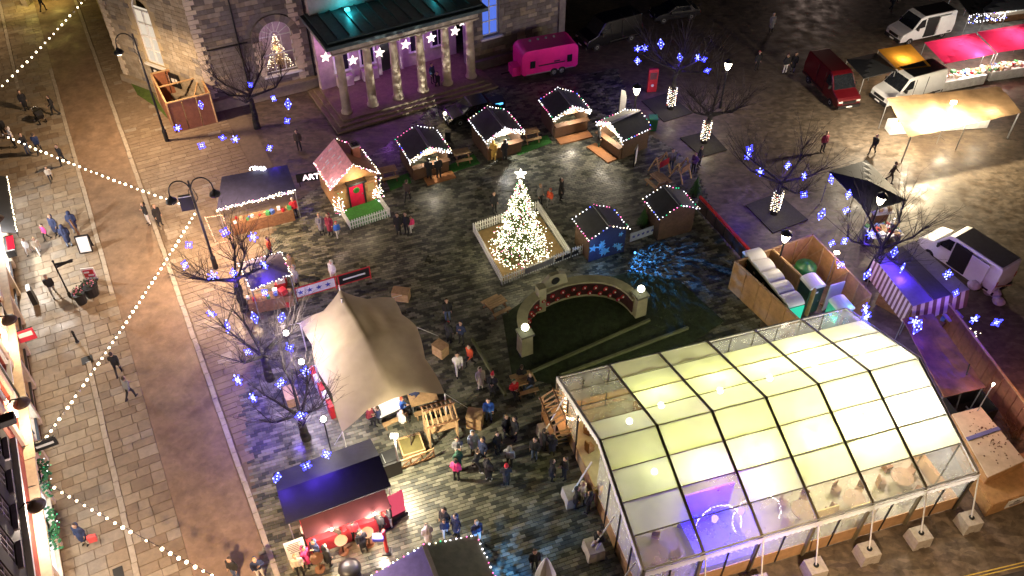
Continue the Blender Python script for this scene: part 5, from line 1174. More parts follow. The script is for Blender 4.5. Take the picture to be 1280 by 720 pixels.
lt = thing('light_tower', 'floodlight stand lighting the ground below the brown awning', 'floodlight', G(1172, 176)); MB().tube((0, 0, 0), (0, 0, 3.3), .035).build('mast', steel, lt); MB().box((0, -.05, 3.35), (.4, .14, .25)).build('lamp_head', EM('flood_head', (1, .9, .7), 12), lt); lamp('flood', (0, -.2, 3.3), 6500, (1, .8, .5), .1, lt)
mb = MB(); [mb.beam((0, 0, .5), (.5 * math.cos(a), .5 * math.sin(a), 0), .03, .03) for a in (0, 2.1, 4.2)]; mb.build('tripod', steel, lt)
# stall rows by the red canopies: white/dark tables in front
t = thing('goods_table', 'long dark table of goods in front of the red canopies', 'table', G(1228, 98), R(16)); MB().box((0, 0, .8), (6.5, .9, .06)).build('table_top', M('mixed_cloth', (.3, .25, .2), .8), t)
for x in (-3, -1, 1, 3): MB().box((x, 0, .39), (.06, .7, .78)).build('leg', steel, t)
mb = MB(); [mb.box((random.uniform(-3.1, 3.1), random.uniform(-.35, .35), .92), (random.uniform(.15, .4),) * 2 + (random.uniform(.1, .3),), random.random(), random.randrange(5)) for _ in range(46)]; o = mb.build('goods', GOODS, t); o['kind'] = 'stuff'
lamp('table_lamp', (-.5, .3, 2.0), 260, (1, .85, .65), .12, t); MB().tube((-.5, .3, .8), (-.5, .3, 2.1), .02).build('lamp_pole', steel, t)
t, q = quadstall([(1190, -12), (1235, -16), (1262, 12), (1212, 18)], 2.4, 'dark gazebo with glittering blue white lights at the top right', 'gazebo', 'gazebo', blackcl, peak=.4)
fairy('glitter_lights', [q[i].lerp(q[(i + 1) % 4], random.random()) + Vector((0, 0, -random.random() * .9)) for i in (1, 2, 2, 2) for _ in range(26)], t, [cool, blueb], .05, .05, (3, 1)); lamp('stall_light', (0, -.5, 1.8), 120, (.7, .8, 1), .1, t)
t = thing('goods_table', 'pale long table at the top right corner', 'table', G(1262, 24), R(14)); MB().box((0, 0, .8), (4.5, .8, .3)).build('table_top', M('cream_cloth', (.6, .5, .38), .8), t); MB().box((0, 0, .33), (4.2, .6, .66)).build('skirt', wood, t)
mb = MB(); [mb.box((random.uniform(-2.1, 2.1), random.uniform(-.25, .25), 1.02), (.2, .2, .14), random.random(), random.randrange(5)) for _ in range(20)]; o = mb.build('goods', GOODS, t); o['kind'] = 'stuff'
t, q = quadstall([(1215, -14), (1300, -24), (1312, 8), (1232, 16)], 2.5, 'grey canopy at the top right corner above the pale table', 'gazebo', 'gazebo', M('grey_cloth', (.2, .22, .24), .6), peak=.4); lamp('stall_light', (0, 0, 2.0), 180, (.85, .95, 1), .12, t)
# black gazebo in the middle right
t, q = quadstall([(1036, 214), (1083, 200), (1133, 250), (1086, 265)], 2.6, 'black gazebo standing alone on the lit ground at the right', 'gazebo', 'gazebo', blackcl, peak=.35)
t = thing('market_table', 'cluttered white goods table under the bare tree by the black gazebo', 'table', G(1100, 300), R(10)); MB().box((0, 0, .8), (2.2, 1.3, .06)).build('table_top', white, t); [MB().box((x, 0, .39), (.06, 1.1, .78)).build('leg', steel, t) for x in (-1, 1)]
mb = MB(); [mb.box((random.uniform(-1, 1), random.uniform(-.55, .55), .9), (random.uniform(.12, .4),) * 2 + (.15,), random.random(), random.randrange(5)) for _ in range(26)]; o = mb.build('goods', GOODS, t); o['kind'] = 'stuff'; lamp('table_lamp', (.3, -.2, 1.9), 70, (1, .85, .75), .1, t); MB().tube((.3, -.2, .8), (.3, -.2, 1.95), .02).build('lamp_pole', steel, t)
t = thing('market_table', 'small pale table of white goods beside the black gazebo leg', 'table', G(1098, 275), R(10)); MB().box((0, 0, .8), (1.5, .8, .06)).build('table_top', white, t); MB().box((0, 0, .39), (.9, .5, .78)).build('pedestal', wood, t)
for k in range(4): MB().box((-.5 + k * .33, 0, .95), (.22, .4, .24)).build('goods_box', (white, pale_wood)[k % 2], t)
# purple-lit striped stall
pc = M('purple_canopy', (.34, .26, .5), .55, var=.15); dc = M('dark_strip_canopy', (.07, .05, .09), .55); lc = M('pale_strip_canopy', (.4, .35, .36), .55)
def band(c0, c1, d0, d1, u0, u1): return [(c0[0] + (c1[0] - c0[0]) * u0, c0[1] + (c1[1] - c0[1]) * u0), (c0[0] + (c1[0] - c0[0]) * u1, c0[1] + (c1[1] - c0[1]) * u1), (d0[0] + (d1[0] - d0[0]) * u1, d0[1] + (d1[1] - d0[1]) * u1), (d0[0] + (d1[0] - d0[0]) * u0, d0[1] + (d1[1] - d0[1]) * u0)]
ca, cb, cc, cdn = (1093, 323), (1143, 301), (1212, 362), (1141, 383)
qs = [G(*p, 2.5) for p in (ca, cb, cc, cdn)]; o_ = sum(qs, Vector()) / 4; o_ = Vector((o_.x, o_.y, 0)); qs = [p - o_ for p in qs]
t = thing('striped_stall', 'flat roofed stall lit purple with brown and white striped skirts', 'stall', o_)
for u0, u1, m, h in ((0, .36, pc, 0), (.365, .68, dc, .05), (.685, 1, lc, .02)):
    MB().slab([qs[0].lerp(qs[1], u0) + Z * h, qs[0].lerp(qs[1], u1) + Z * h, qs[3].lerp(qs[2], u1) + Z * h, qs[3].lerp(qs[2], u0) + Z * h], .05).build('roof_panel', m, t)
stripe = [M('stripe_cream', (.6, .5, .42), .7), M('stripe_brown', (.14, .07, .05), .7)]
for a, b, n_ in ((qs[0], qs[3], 24), (qs[3], qs[2], 14)):
    for k in range(n_):
        p, q_ = a.lerp(b, k / n_), a.lerp(b, (k + 1) / n_); out = Vector((-.28, -.35, 0)) if n_ == 24 else Vector((.12, -.3, 0))
        MB().add([p, q_, q_ - Z * 1.1 + out, p - Z * 1.1 + out], [(0, 1, 2, 3)]).build('stripe', stripe[k % 2], t)
for p in qs: MB().tube((p.x * .95, p.y * .95, 0), (p.x * .95, p.y * .95, 2.45), .04).build('leg', steel, t)
MB().slab([G(1170, 384, 1.3) - o_, G(1186, 376, 1.3) - o_, G(1205, 396, 1.3) - o_, G(1187, 402, 1.3) - o_], .06).build('side_shelf', pc, t)
counter(t, Vector((-1.5, .2, 0)), Vector((1.2, -2.6, 0)), .8, .9, wood, 10, GOODS); lamp('stall_light', (0, 0, 2.0), 60, (.8, .5, 1), .1, t)
for k, (p, m, lab) in enumerate([((1188, 410), M('teal_plastic', (.05, .3, .32), .5), 'teal slatted plastic crate beside the striped stall'), ((1170, 396), pale_wood, 'pale cardboard box beside the striped stall corner'), ((1205, 425), M('mixed_bags', (.25, .12, .12), .7), 'heap of bags and lights by the timber wall')]):
    t = thing('storage_box', lab, 'box', G(*p), R(-40)); MB().box((0, 0, .32), (.9, .6, .6)).build('body', m, t)
    for j in range(4): MB().box((-.33 + j * .22, 0, .63), (.14, .58, .03)).build('slat', m if k != 2 else GOODS[j], t)
    if k == 2: fairy('fairy_lights', [(random.uniform(-.5, .6), random.uniform(-.4, .4), random.uniform(.3, .9)) for _ in range(40)], t, [warm, redb, cool], .04, .02, (3, 1, 1))
t = thing('scrap_heap', 'pile of sacks and frames behind the white van', 'heap', G(1232, 372), R(-40))
for k in range(6): MB().ball((random.uniform(-.9, .9), random.uniform(-.4, .4), .3 + .15 * (k % 3)), (.4, .32, .3), 8, 5).build('sack', (M('sack_grey', (.3, .26, .28), .8), M('sack_white', (.55, .5, .52), .8))[k % 2], t)
MB().beam((-.8, 0, .2), (.9, .2, 1.5), .06, .06).build('pole', wood, t)
# brown tarp lean-to, timber wall, black box and plywood bins at the marquee's right end
rust = M('rust_tarp', (.22, .1, .07), .45, var=.5, scale=1.1, bump=.5, bscale=2.5)
t, q = quadstall([(1128, 398), (1166, 392), (1232, 484), (1180, 496)], [2.2, 2.2, 2.3, 2.3], 'rumpled reddish brown tarp roof between marquee and timber wall', 'tarp_shelter', 'shelter', rust, sag=.25, n=12)
lamp('added_tarp_light', (1.0, -3.4, 3.5), 120, (1, .5, .42), .2, t); link('lamp_globe', hglobe, t, (1.0, -3.4, 3.7)); MB().tube((1.0, -3.4, 0), (1.0, -3.4, 3.65), .03).build('lamp_pole', steel, t)  # lamp, globe and pole added to redden the tarp
a, b = G(1166, 400, 0), G(1272, 545, 0); t = thing('timber_wall', 'long reddish timber wall running down beside the rust tarp', 'fence', a, ang(a, b)); L = (b - a).length
for k in range(14): MB().box((L * (k + .5) / 14, 0, .95), (L / 14 - .03, .05, 1.9)).build('board', M('red_brown_board', (.24, .1, .06), .7, var=.3), t)
MB().box((L / 2, 0, 1.95), (L, .12, .08)).build('cap_rail', pale_wood, t)
for k in range(5): MB().box((L * k / 4, .07, .95), (.09, .09, 1.9)).build('post', wood, t)
p0, p1 = G(1190, 528, .4), G(1212, 455, 2.6); mb = MB(); mb.beam(p0, p1, .07, .07); o = mb.build('leaning_pole', iron); tag(o, 'dark pole leaning across the black pit by the timber wall', 'pole')
t = thing('black_skip', 'open black box between the rust tarp and plywood bin', 'skip', G(1205, 520), R(17))
for s_ in (-1, 1): MB().box((0, s_ * .75, .55), (2.2, .06, 1.1)).build('side', black, t); MB().box((s_ * 1.08, 0, .55), (.06, 1.44, 1.1)).build('end', black, t)
MB().box((0, 0, .06), (2.1, 1.4, .1)).build('floor', black, t); MB().box((.1, 0, .5), (.5, .06, .06)).box((.1, 0, .5), (.06, .5, .06)).build('cross_bar', steel, t)
def pbox(cor, z, label, lid, hgt, front=False):
    qs = [G(*p, z) for p in cor]; o_ = sum(qs, Vector()) / 4; o_ = Vector((o_.x, o_.y, 0)); t = thing('plywood_bin', label, 'bin', o_); qs = [p - o_ for p in qs]; n = 4
    for i in range(4):
        a, b = qs[i], qs[(i + 1) % 4]; MB().beam(Vector((a.x, a.y, (z - .03) / 2)), Vector((b.x, b.y, (z - .03) / 2)), .06, z - .06).build('side', ply, t)
    MB().slab([p * 1.0 + Z * .03 for p in qs], .06).build('lid', lid, t); return t, qs
cream = M('cream_lid', (.62, .5, .34), .8, var=.12)
t, qs = pbox([(1190, 518), (1226, 509), (1281, 576), (1235, 597)], 1.5, 'plywood bin with cream lid scattered with brown leaves', cream, 1.5)
mb = MB()
for k in range(70):
    u, v = random.gauss(.62, .22), random.gauss(.5, .2)
    if 0 < u < 1 and 0 < v < 1:
        p = qs[0].lerp(qs[1], u).lerp(qs[3].lerp(qs[2], u), v) + Z * .05; a = random.random() * 6; r = random.uniform(.025, .06); mb.add([p + Vector((r * math.cos(a + j * 1.57), r * math.sin(a + j * 1.57), random.uniform(0, .015))) for j in range(4)], [(0, 1, 2, 3)])
o = mb.build('leaves', M('dead_leaf', (.1, .04, .015), .8), t); o['kind'] = 'stuff'
a, b = qs[0].lerp(qs[3], .42), qs[1].lerp(qs[2], .42); MB().beam(a + Z * .07, b + Z * .07, .2, .06).build('blue_strap', M('blue_strap', (.12, .14, .35), .6), t)
t, qs = pbox([(1215, 590), (1290, 562), (1330, 600), (1240, 632)], .95, 'low plywood box with white printed sign at the right edge', ply, .95)
d = (qs[2] - qs[3]).normalized(); nn = Vector((d.y, -d.x, 0)); sc = qs[3].lerp(qs[2], .36) + nn * .06; rz = math.atan2(d.y, d.x)
t2 = thing('printed_sign', 'white sign with dark emblem on the plywood box', 'sign', t.location + Vector((sc.x, sc.y, .55)), rz)
MB().box((0, 0, 0), (1.15, .03, .62)).build('board', white, t2); MB().prism([(-.2, .05), (.2, .05), (.14, .13), (.05, .1), (0, .2), (-.06, .1), (-.14, .14)], -.03, -.018, plane='xz').build('emblem', black, t2); MB().box((0, -.022, -.08), (.8, .012, .06)).box((0, -.022, -.2), (.6, .012, .05)).build('printed_lines', MT['print_grey'], t2)
# near corner low things behind blocks and heras of dry twigs at right
t = thing('twig_heap', 'heap of dry orange lit twigs at the right edge by the timber wall', 'heap', G(1268, 540)); mb = MB()
for k in range(160): a = random.random() * 6.28; mb.tube((random.uniform(-.5, .5), random.uniform(-.5, .5), random.uniform(0, .4)), (random.uniform(-1, 1), random.uniform(-1, 1), random.uniform(.2, 1.1)), .012, .004, 3)
mb.build('twigs', M('dry_twig', (.3, .14, .07), .8), t, fix=False)
wl_ = thing('wall_floodlight', 'orange floodlight on a post at the right edge by the twigs', 'floodlight', G(1292, 505)); MB().tube((0, 0, 0), (0, 0, 3), .05).build('post', steel, wl_); MB().box((0, 0, 3.05), (.3, .3, .15)).build('lamp_head', EM('orange_head', (1, .5, .3), 8), wl_); lamp('flood', (-.2, -.1, 2.85), 260, (1, .38, .2), .12, wl_)
# ================================================================ STREET LAMPS
SODIUM = (1, .67, .39)
bell = MB().lathe([(.06, .34), (.1, .3), (.13, .2), (.3, .08), (.34, -.06), (.26, -.08)], n=16).mesh('lamp_hood', iron, True)
lens = MB().lathe([(.2, -.1), (.17, -.18), (.02, -.22)], n=14).mesh('lens', EM('lamp_lens', (1, .86, .6), 12))
def swan(base, h, arms, label, rz, energy, cone=150, col=None):
    t = thing('street_lamp', label, 'street lamp', base, rz)
    MB().lathe([(.16, 0), (.16, .9), (.11, 1.0), (.085, 1.2), (.07, h - .5), (.05, h)], n=12).build('post', iron, t)
    for s_ in arms:
        pts = [(0, 0, h - .9)] + [(s_ * (.62 - .62 * math.cos(math.pi * k / 10)), 0, h - .9 + 1.0 * math.sin(math.pi * k / 10) ** .8) for k in range(1, 11)]
        mb = MB(); mb.path(pts, .04, 8); mb.path([(0, 0, h - 1.7), (s_ * .25, 0, h - 1.3), (s_ * .12, 0, h - .6)], .025, 6); mb.build('arm', iron, t)
        e = Vector((s_ * 1.24, 0, h - 1.22)); link('lamp_hood', bell, t, e); link('lens', lens, t, e)
        lamp('lamp_light', e + Vector((0, 0, -.3)), energy, col or SODIUM, .15, t, 'SPOT', cone, None, .55); lamp('lamp_spill', e + Vector((0, 0, -.35)), energy * .06, col or SODIUM, .15, t)
    return t
b1 = G(209, 176); swan(b1, 8.7, (-1,), 'tall black street lamp with one swan-neck arm by the stone wing', R(12), 5200, 176)
b2 = G(270, 335); t = swan(b2, 6.9, (-1, 1), 'black street lamp with two swan-neck arms where the bulb strings meet', R(16), 3000)
MB().box((-.45, -.1, 5.4), (.75, .1, 1.0)).build('hanging_sign', black, t); MB().box((-.45, -.1, 5.95), (.7, .2, .06)).build('sign_cap', white, t)
# lamps that carry the same street lighting on beyond the frame
for p, lab, e in (((-95, 40), 'street lamp beyond the upper left edge', 4500), ((335, 850), 'street lamp below the bottom edge of the street', 8000), ((1060, 850), 'street lamp below the bottom edge in front of the marquee', 4200), ((1330, 760), 'street lamp beyond the bottom right corner', 1200)):
    if e: swan(G(*p), 8.7, (-1,), lab, R(12), e)
def wall_lamp(s_, z, label, e, col=(1, .72, .42)):
    p = SF(s_, 8.72, z); t = thing('wall_lamp', label, 'wall lamp', p, srz)
    mb = MB(); mb.path([(0, 0, 0), (0, .3, .25), (0, .6, .15)], .035, 6); mb.build('bracket', iron, t)
    MB().lathe([(.08, .3), (.12, .22), (.34, .06), (.4, -.06), (.34, -.1)], (0, .6, -.12), 16).build('lamp_hood', M('bronze_hood', (.06, .035, .02), .5), t, True)
    MB().lathe([(.22, -.12), (.1, -.2), (.02, -.22)], (0, .6, -.12), 12).build('lens', EM('wall_lens', (1, .9, .7), 10), t); lamp('wall_light', (0, .6, -.5), e, col, .12, t)
wall_lamp(17.9, 5.3, 'brown domed wall lamp on the terrace at the lower left', 800, (1, .8, .62))
wall_lamp(5.5, 5.2, 'domed wall lamp on the terrace above the red shop sign', 550)
wall_lamp(11.6, 5.2, 'added domed wall lamp on the terrace above the black projecting sign', 550)  # extra lamp added to brighten the terrace front
wall_lamp(-4.5, 4.6, 'wall lamp over the bright shop front at the left edge', 2300, (1, .95, .88))
# uplights in the paving at the top left
for p, lab in (((33, 6), 'bright yellow lantern near the top left corner'), ((70, -1), 'smaller yellow lantern at the top edge')):
    t = thing('yellow_lantern', lab, 'lantern', G(*p)); MB().box((0, 0, .35), (.5, .5, .7)).build('base', stone, t); MB().lathe([(.25, .7), (.3, 1.0), (.2, 1.45), (.03, 1.55)], n=10).build('glass', EM('yellow_glass', (1, .8, .12), 6), t); lamp('lantern_light', (.2, -.5, 1.9), 190, (1, .75, .2), .15, t)
# post-top lanterns
def lantern(p, h, label, e):
    q = G(*p, h); t = thing('lantern_post', label, 'lantern post', (q.x, q.y, 0))
    MB().lathe([(.13, 0), (.13, .5), (.07, .6), (.055, h - .3)], n=10).build('post', iron, t)
    MB().lathe([(.1, h - .32), (.16, h - .22), (.3, h + .3), (.3, h + .32)], n=12).build('glass', EM('lantern_glass', (1, .85, .62), 28, True), t)
    MB().lathe([(.36, h + .32), (.3, h + .4), (.12, h + .52), (.05, h + .6)], n=12).build('cap', iron, t)
    lamp('lantern_light', (0, 0, h - .5), e * .5, (1, .78, .48), .15, t)
lantern((796, 113), 3.5, 'white lantern post behind the pale roofed hut', 200); lantern((910, 82), 3.7, 'white lantern post beside the second tree with lit trunk', 260)
lantern((1101, 250), 3.7, 'white lantern post in front of the black gazebo', 200); lantern((982, 297), 3.7, 'white lantern post at the plywood compound corner', 220)
# tall street lamp beyond the top edge, mirrored on the wet ground
swan(G(1040, 10) + Vector((4.0, 15.5, 0)), 9.0, (-1, 1), 'street lamp beyond the top edge of the square', R(0), 6000, 115, (1, .72, .6))
swan(G(1330, 330), 8, (-1,), 'street lamp beyond the right edge of the square', R(10), 0.5)
# ================================================================ BULB STRINGS
fb = MB().ball((0, 0, 0), .075, 8, 6).mesh('bulb', EM('festoon_bulb', (1, .8, .52), 9, True))
fbd = MB().ball((0, 0, 0), .075, 8, 6).mesh('bulb', M('dead_bulb', (.4, .38, .35), .3))
def festoon(a, b, n, sag, label):
    a = Vector(a); b = Vector(b); t = thing('bulb_string', label, 'string lights', a, 0, 'bulb strings over the street'); d = b - a; pts = []
    for i in range(n + 1): k = i / n; pts.append(d * k - Z * sag * 4 * k * (1 - k))
    MB().path(pts, .014, 4).build('wire', iron, t)
    for p in pts[1:-1]:
        o = link('bulb', fb if random.random() > .04 else fbd, t, p - Z * random.uniform(.07, .13)); k = random.uniform(.72, 1.2); o.scale = (k, k, k)
tieA = b2 + Z * 4.85
festoon(G(140, -45, 5.6), G(-32, 138, 5.6), 32, .35, 'bulb string crossing the top left corner'); festoon(tieA, G(-24, 155, 5.2), 38, .3, 'bulb string from the double lamp up to the left edge')
festoon(tieA, G(52, 552, 3.3), 46, .25, 'bulb string from the double lamp down to the brick terrace'); festoon(G(58, 603, 3.3), G(330, 752, 4.5), 27, .3, 'bulb string low across the bottom left pavement')
for p in ((52, 552), (58, 603)):
    q = G(*p, 3.3); w_ = q - ter.location; lx, ly = w_.dot(SD), w_.dot(-SN); MB().tube((lx, 0, 3.4), (lx, ly, 3.3), .03, n=6).build('bracket_arm', iron, ter)
# ================================================================ BARE POLLARD TREES
bark = M('tree_bark', (.016, .013, .012), .9, var=.35, scale=6, bump=.4, bscale=18); twig = M('twig_bark', (.03, .022, .02), .85)
def pollard(p, h, spread, label, seed, shoots=170, lean=(0, 0)):
    random.seed(seed); t = thing('bare_tree', label, 'tree', G(*p)); mb = MB(); pr = Vector((0, 0, 0)); r0 = .27; ht = h * .42
    for k in range(1, 6):
        q = Vector((lean[0] * k / 5 + random.uniform(-.06, .06), lean[1] * k / 5 + random.uniform(-.06, .06), ht * k / 5)); mb.tube(pr, q, r0 - .025 * (k - 1), r0 - .025 * k, 9); pr = q
    mb.build('trunk', bark, t, True); mb = MB(); tw = MB(); heads = []
    nl = 6
    for k in range(nl):
        a = k * 6.283 / nl + random.uniform(-.4, .4); q0 = pr - Z * random.uniform(0, .5); l = spread * random.uniform(.4, .65); e = q0 + Vector((l * math.cos(a), l * math.sin(a), random.uniform(.5, 1.1))); e2 = e + Vector((.3 * l * math.cos(a + .4), .3 * l * math.sin(a + .4), random.uniform(.4, .8)))
        mb.tube(q0, e, .1, .06, 7); mb.tube(e, e2, .06, .04, 6); mb.ball(e2, .07, 6, 4); heads += [e2, e, q0.lerp(e, .6)]
    heads.append(pr + Z * .3)
    mb.build('limbs', bark, t, True)
    for k in range(shoots):
        b = random.choice(heads); o = (b - pr); o.z = 0
        d = Vector((random.gauss(0, .55), random.gauss(0, .55), 1)) + (o.normalized() * .5 if o.length > .1 else Vector()); d.normalize(); l = random.uniform(1.0, 1.0 + (h - ht) * .45)
        m_ = b + d * l * .5 + Vector((random.gauss(0, .06), random.gauss(0, .06), 0)); e = b + d * l + Z * .15
        tw.tube(b, m_, .02, .013, 3); tw.tube(m_, e, .013, .004, 3)
        for j in range(3): s_ = m_.lerp(e, random.random()); tw.tube(s_, s_ + d * .3 + Vector((random.gauss(0, .25), random.gauss(0, .25), .1)), .007, .003, 3)
    tw.build('crown', twig, t, fix=False); return t
pollard((322, 160), 7.0, 3.4, 'bare tree in front of the arched town hall window', 1); pollard((306, 388), 6.4, 3.2, 'bare tree beside the small light-edged stall', 2); pollard((338, 474), 5.8, 2.8, 'bare tree left of the stretch tent', 3, 150); pollard((383, 548), 5.2, 2.4, 'bare tree between stretch tent and black bar', 4, 150)
pollard((838, 136), 8.0, 3.4, 'bare tree with light-wrapped trunk beside the red totem', 5); pollard((880, 178), 6.2, 2.8, 'bare tree with light-wrapped trunk left of a lantern post', 6, lean=(.2, .1)); pollard((967, 267), 6.4, 3.4, 'bare tree with light-wrapped trunk above the plywood compound', 7); pollard((1084, 350), 6.4, 3.6, 'bare tree between compound and purple striped stall', 8, lean=(.2, .2))
for p, lab in (((838, 136), 'white and pink lights wrapped round the trunk by the red totem'), ((880, 178), 'white and pink lights wrapped round the trunk left of a lantern post'), ((967, 267), 'white and pink lights wrapped round the trunk above the compound')):
    t = thing('trunk_lights', lab, 'string lights', G(*p)); pts = []
    for k in range(130): a = k * .83; z = .35 + 1.5 * k / 130; pts.append(Vector((.31 * math.cos(a), .31 * math.sin(a), z)))
    MB().path(pts, .008, 3).build('wire', iron, t); fairy('bulbs', pts, t, [warm, cool, redb], .036, .03, (5, 3, .8)); lamp('wrap_glow', (0, -.75, 1.2), 45, (1, .85, .6), .3, t)
# hanging blue snowflake lights
fl = EM('snowflake_light', (.3, .34, 1), 7, True); flb = EM('snowflake_blue', (.035, .04, 1), 9, True)
def fl_mesh(k):
    mb = MB(); pts = []
    if k == 0:      # four petals
        for i in range(4):
            a = i * math.pi / 2 + .78
            for r_, d in ((.1, 0), (.2, -.35), (.2, .35), (.28, 0)): pts.append((r_ * math.cos(a + d), r_ * math.sin(a + d)))
    elif k == 1:    # square of lamps
        pts = [(i * .13, j * .13) for i in range(-1, 2) for j in range(-1, 2)] + [(.26, 0), (-.26, 0), (0, .26), (0, -.26)]
    elif k == 2:    # diamond outline
        for a, b in (((0, .36), (.2, 0)), ((.2, 0), (0, -.36)), ((0, -.36), (-.2, 0)), ((-.2, 0), (0, .36))): pts += [(a[0] + (b[0] - a[0]) * t / 4, a[1] + (b[1] - a[1]) * t / 4) for t in range(4)]
        pts += [(0, .1), (0, -.1)]
    else:           # six arms
        for i in range(6): pts += [(r_ * math.cos(i * math.pi / 3), r_ * math.sin(i * math.pi / 3)) for r_ in (.12, .2, .28)]
        pts.append((0, 0))
    for n_, (x, z) in enumerate(pts): mb.octa((x + random.uniform(-.012, .012), random.uniform(-.02, .02), z + random.uniform(-.012, .012)), random.uniform(.042, .06), 0 if math.hypot(x, z) < .15 or n_ % 4 == 0 else 1)
    for (x, z), (x2, z2) in zip(pts, pts[1:]): mb.beam((x, .03, z), (x2, .03, z2), .01, .01, 2)
    return mb.mesh('flake', [fl, flb, iron])
flm = [fl_mesh(k % 4) for k in range(8)]; cordm = MB().tube((0, 0, .2), (0, 0, .75), .008, n=3).mesh('cord', iron)
FLK = [('blue snowflake light hung before the town hall window', [(222, 160), (252, 182), (278, 172), (294, 174), (251, 131), (313, 106), (342, 123), (360, 130), (359, 151), (337, 185)], 3.6),
       ('blue snowflake light hung by the small light-edged stall', [(236, 306), (231, 331), (266, 345), (292, 341), (316, 296), (281, 290), (330, 331), (264, 392), (284, 408), (318, 397), (331, 366)], 3.4),
       ('blue snowflake light hung left of the stretch tent', [(352, 397), (362, 434), (382, 464), (310, 440), (297, 475), (316, 497), (351, 479)], 3.0),
       ('blue snowflake light hung above the black bar roof', [(383, 582), (408, 568), (346, 597), (376, 519)], 3.6),
       ('blue snowflake light hung beside the red totem', [(797, 61), (806, 60), (797, 76), (826, 55), (850, 72), (872, 72), (880, 74), (884, 88)], 4.2),
       ('blue snowflake light hung in the tree above the compound', [(937, 186), (935, 195), (950, 215), (985, 207), (1005, 220), (1005, 243), (1039, 224), (1061, 243), (1058, 263), (1027, 268)], 3.6),
       ('blue snowflake light hung around the purple striped stall', [(1040, 304), (1056, 301), (1088, 293), (1118, 315), (1051, 331), (1084, 343), (1128, 335), (1083, 396), (1082, 386), (1147, 410), (1144, 402), (1195, 366), (1185, 343), (1218, 399), (1246, 403)], 3.8)]
random.seed(11)
ORD = ['leftmost', 'second', 'third', 'fourth', 'fifth', 'sixth', 'seventh', 'eighth', 'ninth', 'tenth', 'eleventh', 'twelfth', 'thirteenth', 'fourteenth', 'fifteenth']
for lab, ps, z in FLK:
    grp = lab.replace('light hung', 'lights')
    for k, p in enumerate(sorted(ps)):
        lab2 = ('rightmost ' + lab if k == len(ps) - 1 else 'leftmost ' + lab if k == 0 else lab + ', ' + ORD[k] + ' from left')
        zz = z + random.uniform(-.5, .5) if z != 3.6 or 'bar' not in lab else z
        t = thing('snowflake_light', lab2, 'snowflake light', G(*p, zz), random.uniform(-.7, .7), grp); o = link('flake', random.choice(flm), t); o.rotation_euler = (random.uniform(-.5, .1), random.uniform(-.5, .5), 0); s_ = random.uniform(.78, 1.08); o.scale = (s_, s_, s_)
        link('cord', cordm, t); lamp('snowflake_glow', (0, -.15, -.55) if 'bar' not in lab else (0, -.7, .25), 120 if 'tent' in lab or 'bar' in lab else 30 if 'hall' in lab else 55, (.12, .05, 1), .12, t)
# ================================================================ LEFT STREET FURNITURE
t = thing('a_board', 'black sign board with blank white face standing by the kerb', 'sign', G(109, 313), R(15)); MB().add([(-.42, -.3, .05), (.42, -.3, .05), (.42, 0, 1.25), (-.42, 0, 1.25), (-.42, -.25, .05), (.42, -.25, .05), (.42, .05, 1.25), (-.42, .05, 1.25)], [(0, 1, 2, 3), (7, 6, 5, 4), (0, 1, 5, 4), (1, 2, 6, 5), (2, 3, 7, 6), (3, 0, 4, 7)]).build('frame', black, t); MB().add([(-.34, -.3, .13), (.34, -.3, .13), (.34, -.025, 1.17), (-.34, -.025, 1.17)], [(0, 1, 2, 3)]).build('poster', white, t); MB().add([(-.42, .3, .05), (.42, .3, .05), (.42, .08, 1.25), (-.42, .08, 1.25)], [(0, 1, 2, 3)]).build('back_leaf', black, t)
t = thing('sandwich_post', 'tilted dark post beside the white faced sign board', 'post', G(103, 300), R(10)); MB().beam((0, 0, 0), (-.3, .2, 1.6), .1, .1).build('shaft', wood, t); MB().box((.1, 0, .1), (.5, .3, .2)).build('foot', black, t)
t = thing('finger_post', 'black fingerpost sign on the left pavement', 'signpost', G(88, 371)); MB().lathe([(.1, 0), (.1, .3), (.05, .4), (.045, 2.9), (.08, 2.95), (.02, 3.05)], n=10).build('post', iron, t)
for k in range(2): MB().prism([(.05, 2.6 - k * .22), (.95, 2.6 - k * .22), (1.05, 2.68 - k * .22), (.95, 2.76 - k * .22), (.05, 2.76 - k * .22)], -.02, .02, plane='xz').xf(Matrix.Rotation(R(18 + k * 25), 4, 'Z')).build('finger_board', iron, t)
t = thing('red_sign', 'red and white framed sign beside the dark planter on the left pavement', 'sign', G(116, 352), R(12)); MB().box((0, 0, .7), (.75, .06, .9)).build('board', white, t); MB().box((0, -.04, .72), (.6, .02, .6)).build('poster', redm, t); MB().box((-.1, -.06, .85), (.3, .015, .12)).box((.1, -.06, .6), (.3, .015, .12)).build('lettered_strip', white, t); MB().box((0, .05, .15), (.7, .3, .1)).build('foot', iron, t)
for p, r, lab in (((116, 368), .5, 'large black planter with pink flowers by the kerb on the left'), ((103, 378), .38, 'smaller dark planter beside the fingerpost')):
    t = thing('street_planter', lab, 'planter', G(*p)); MB().lathe([(r * .75, 0), (r, .75), (r * 1.05, .8), (r * .9, .8), (r * .85, .72)], n=14).build('tub', black, t); mb = MB()
    for k in range(70): a = random.random() * 6.28; q = random.random() * r * .9; mb.octa((q * math.cos(a), q * math.sin(a), .8 + random.random() * .4), .05, 0 if k % 3 else 1)
    mb.build('plants', [M('dark_leaf', (.03, .06, .02), .8), M('pink_petal', (.6, .2, .25), .7)], t)
t = thing('bollard', 'dark bollard casting a shadow near the kerb bend', 'bollard', G(97, 428)); MB().lathe([(.11, 0), (.11, .1), (.07, .15), (.06, .8), (.09, .85), (.03, 1.0)], n=10).build('shaft', iron, t); MB().lathe([(.13, 0), (.13, .06)], n=10).build('base', steel, t)
